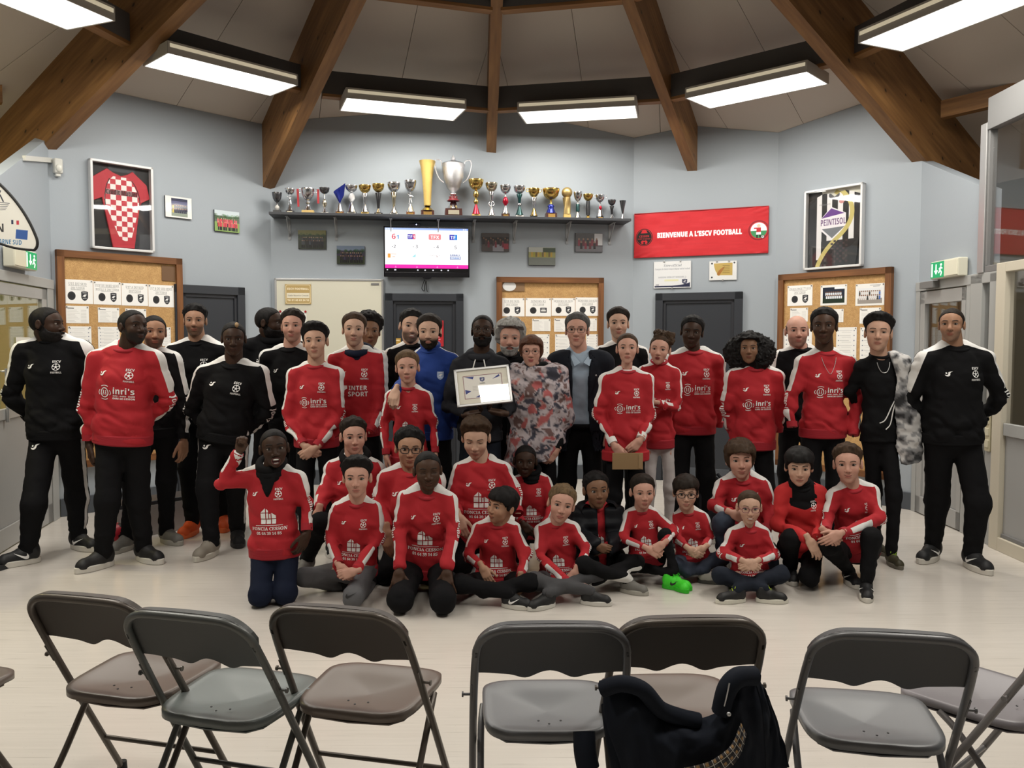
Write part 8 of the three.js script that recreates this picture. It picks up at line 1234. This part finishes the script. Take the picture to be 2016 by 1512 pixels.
person({ ...RED, ...KID, label: 'seated boy with round dark glasses and black hair, hands together', D: 5.45, head: [1350, 972, 68, 2, 0, 0], sh: [1328, 1018, 1382, 1016], b: 1, hip: [[1340, 1102, 0], [1390, 1100, 0]], legs: cross([1330, 1112], [1420, 1100], [1390, 1122], [1350, 1128], 80, -60), skin: 'pale', hair: 'fringe', hairC: 'dark', hairO: { part: .3 }, glasses: [.0026, .85, [.012, .01, .01], 0], face: { child: 1, smile: .1 }, arms: [[[1330, 1060, .08], [1356, 1080, .26]], [[1400, 1058, .06], [1386, 1078, .26]]], hands: [['hold', [.7, -.5, .2], [.3, 0, -1]], ['hold', [-.7, -.5, .2], [-.3, 0, -1]]], prints: ['mark', 'crest', 'foncia', 'joma'], printY: .36, trousers: 'jeans', shoes: ['whiteBlack', null] });
person({ ...RED, ...KID, label: 'boy with longish brown hair in red and jeans, crouching behind the girl', D: 5.65, head: [1457, 907, 76, 4, 2, -2], sh: [1423, 954, 1500, 954], hip: [[1440, 1060, -.05], [1490, 1060, -.05]], legs: [[[1424, 1028, .28], G(1424, 1104, .09), -10], [G(1512, 1110, .10), [1500, 1095, -.25], 0]], skin: 'pink', hair: 'shag', hairC: 'brown', face: { child: .6, smile: .7, browC: HC.brown }, arms: [[[1408, 996, .1], [1440, 1010, .3]], [[1516, 1008, .05], [1508, 1046, .15]]], hands: [['relax', [.8, -.4, .2], [0, -.2, -1]], null], prints: ['mark', 'crest', 'foncia'], trousers: 'jeans', shoes: ['grey', null], noCuff: [1, 0] });
person({ ...RED, ...KID, label: 'smiling girl with glasses sitting cross-legged in shoes with lime laces', D: 5.2, head: [1475, 1000, 68, 4, 0, 0], sh: [1443, 1050, 1506, 1050], b: 1, hip: [[1452, 1140, -.02], [1502, 1140, -.02]], legs: cross([1420, 1132], [1538, 1130], [1506, 1158], [1452, 1158], 82, -82), skin: 'pale', hair: 'pulled', hairC: 'brown', hairO: { part: 0 }, tail: true, glasses: [.0018, .7, [.16, .02, .06], 0], neckR: .042, face: { child: 1, smile: 1, teeth: 1, browC: HC.brown, browT: .0018, eye: [.09, .10, .09] }, arms: [[[1425, 1092, .08], [1466, 1106, .30]], [[1526, 1092, .08], [1488, 1106, .30]]], hands: [['hold', [.8, -.4, .2], [0, -.2, -1]], ['hold', [-.8, -.4, .2], [0, -.2, -1]]], prints: ['mark', 'foncia', 'joma'], printY: .34, trousers: 'djeans', shoes: ['lime', 'lime'], stripeF: .5 });
person({ ...KID, top: 'brightRed', label: 'crouching boy with straight black hair in a red jacket with a black yoke', D: 5.35, head: [1573, 921, 74, 2, -4, 0], sh: [1540, 968, 1612, 968], hip: [[1550, 1075, -.05], [1604, 1075, -.05]], legs: [[[1556, 1062, .22], G(1556, 1118, .08), -10], [G(1594, 1134, .09), [1600, 1110, -.28], 0]], skin: 'pale', hair: 'fringe', hairC: 'black', topName: 'track_jacket', collar: 'stand', collarMat: 'black', face: { child: .6, smile: -.1, browT: .003 }, split: { name: 'black_yoke', mat: 'black', fn: ([x, y, z], part, q) => part === 0 ? y - q.L * (.74 + Math.abs(x) * .9) : -1 }, arms: [[[1533, 1032, .06], [1590, 1062, .30]], [[1616, 1034, .05], [1608, 1060, .24]]], hands: [['relax', [.4, -.8, .3], [0, -.2, -1]], null], prints: ['crest'], shoes: ['blackTick', null] });
person({ ...RED, ...KID, label: 'smiling boy with short brown hair crouching at the right end of the front row', D: 5.3, head: [1669, 915, 77, -2, 2, -3], sh: [1642, 974, 1714, 966], b: 1, hip: [[1662, 1082, -.08], [1716, 1078, -.08]], legs: [[[1628, 1074, .25], G(1672, 1122, .085), 0], [[1716, 1058, .28], G(1706, 1142, .10), -22]], skin: 'pink', hair: 'fade', hairC: 'brown', face: { child: .6, smile: 1, browC: HC.brown }, arms: [[[1628, 1024, .08], [1626, 1046, .30]], [[1730, 1022, .1], [1656, 1050, .34]]], hands: [['hold', [.6, -.6, .3], [0, -.2, -1]], ['relax', [-.85, -.35, .25], [0, -.3, -1]]], prints: ['mark', 'crest', 'foncia', 'joma'], printY: .42, shoes: ['blackTick', 'blackTick'], stripeF: .6 });
// ---------- things held ----------
{
  const d = certMan.D - .33, P = (x, y) => atDepth(x, y, d), tl = P(892, 727), tr = P(1001, 716), br = P(1011, 793), bl = P(901, 804);
  const c = tl.clone().add(tr).add(br).add(bl).multiplyScalar(.25), w = tl.distanceTo(tr), h = tl.distanceTo(bl), x = tr.clone().sub(tl).normalize(), y = tl.clone().sub(bl).normalize(); y.addScaledVector(x, -y.dot(x)).normalize(); const z = x.clone().cross(y);
  const t = thing('framed_certificate', 'silver framed certificate with blue triangles held by the man with glasses', 'certificate', c); t.setRotationFromMatrix(new THREE.Matrix4().makeBasis(x, y, z)); t.rotateY(.068); t.rotateX(-.345);
  mesh('frame', [box(w, .018, .022, 0, h / 2 - .009, 0, .004), box(w, .018, .022, 0, -h / 2 + .009, 0, .004), box(.018, h, .022, -w / 2 + .009, 0, 0, .004), box(.018, h, .022, w / 2 - .009, 0, 0, .004)], mat.alu, t); mesh('backing', box(w - .02, h - .02, .008, 0, 0, -.006), mat.board, t);
  const cc = cell(360, 250, (g, W_, H_) => { g.fillStyle = '#efebdc'; g.fillRect(0, 0, W_, H_); g.fillStyle = '#f4f1ea'; g.fillRect(44, 40, W_ - 88, H_ - 80); g.strokeStyle = '#8a5560'; g.lineWidth = 4; g.strokeRect(44, 40, W_ - 88, H_ - 80); g.fillStyle = '#3a4890'; for (const q of [[[52, 46], [120, 46], [112, 66]], [[50, 140], [92, 156], [52, 176]], [[W_ - 60, 46], [W_ - 56, 62], [W_ - 110, 78]], [[120, H_ - 46], [150, H_ - 62], [150, H_ - 44]]]) { g.beginPath(); q.forEach(([a, b]) => g.lineTo(a, b)); g.fill(); } shield(g, 178, 74, 34, 34, '#323c78'); txt(g, 'LABEL', 178, 102, 14, '#554', 'sans-serif', 'bold'); g.fillStyle = '#b9b6b0'; for (let i = 0; i < 4; i++) g.fillRect(104, 120 + i * 11, 150, 2); g.fillRect(150, 168, 60, 2); });
  mesh('print', sheetGeo(cc, w - .034, h - .034, .002), printMat, t); mesh('glass_pane', box(w - .034, h - .034, .003, 0, 0, .006), mat.glass, t);
}
{
  const d = girl.D - .19, P = (x, y) => atDepth(x, y, d), tl = P(1207, 893), tr = P(1267, 889), bl = P(1204, 923), br = P(1264, 927);
  const c = tl.clone().add(tr).add(bl).add(br).multiplyScalar(.25), w = tl.distanceTo(tr), h = tl.distanceTo(bl) * 1.08, t = thing('envelope', 'brown paper envelope held by the girl with tied back hair', 'envelope', c); t.rotation.z = -.0;
  mesh('body', box(w, h, .006, 0, 0, 0, .002), M(lin(.30, .19, .09), .8), t); mesh('flap', slab([V3(w / 2, h / 2, .004), V3(w / 2 - .03, h / 2 - .01, .004), V3(w / 2 - .03, -h / 2 + .01, .004), V3(w / 2, -h / 2, .004)], V3(0, 0, .002), () => [0, 0]), M(lin(.34, .22, .11), .8), t);
}
// dark rucksack on the floor behind the girls
{
  const p = atHeight(1340, 1000, 0), t = thing('backpack', 'dark rucksack with straps standing behind the girl in white trousers', 'bag', V3(p.x, 0, -6.5));
  const f = (x, y, z) => ellipsoid(0, .24, 0, .15, .26, .1)(x, y, z) + .006 * noise3(x * 16, y * 16, z * 16); mesh('body', toGeo(meshField((x, y, z) => smaxK(f(x, y, z), .005 - y, .01), V3(-.2, -.02, -.15), V3(.2, .55, .15), .014)), CL.black, t);
  mesh('front_pocket', toGeo(meshField(ellipsoid(0, .16, .085, .11, .12, .05), V3(-.14, .01, 0), V3(.14, .31, .16), .014)), CL.charcoal, t); for (const s of [-1, 1]) mesh('strap', tube([V3(s * .06, .5, -.02), V3(s * .1, .42, .1), V3(s * .11, .2, .12), V3(s * .1, .06, .08)], .012, 24, 8), CL.charcoal, t); mesh('top_loop', tube([V3(-.04, .49, 0), V3(0, .56, 0), V3(.04, .49, 0)], .008, 12, 6), CL.charcoal, t);
}
renderer.render(scene, camera);
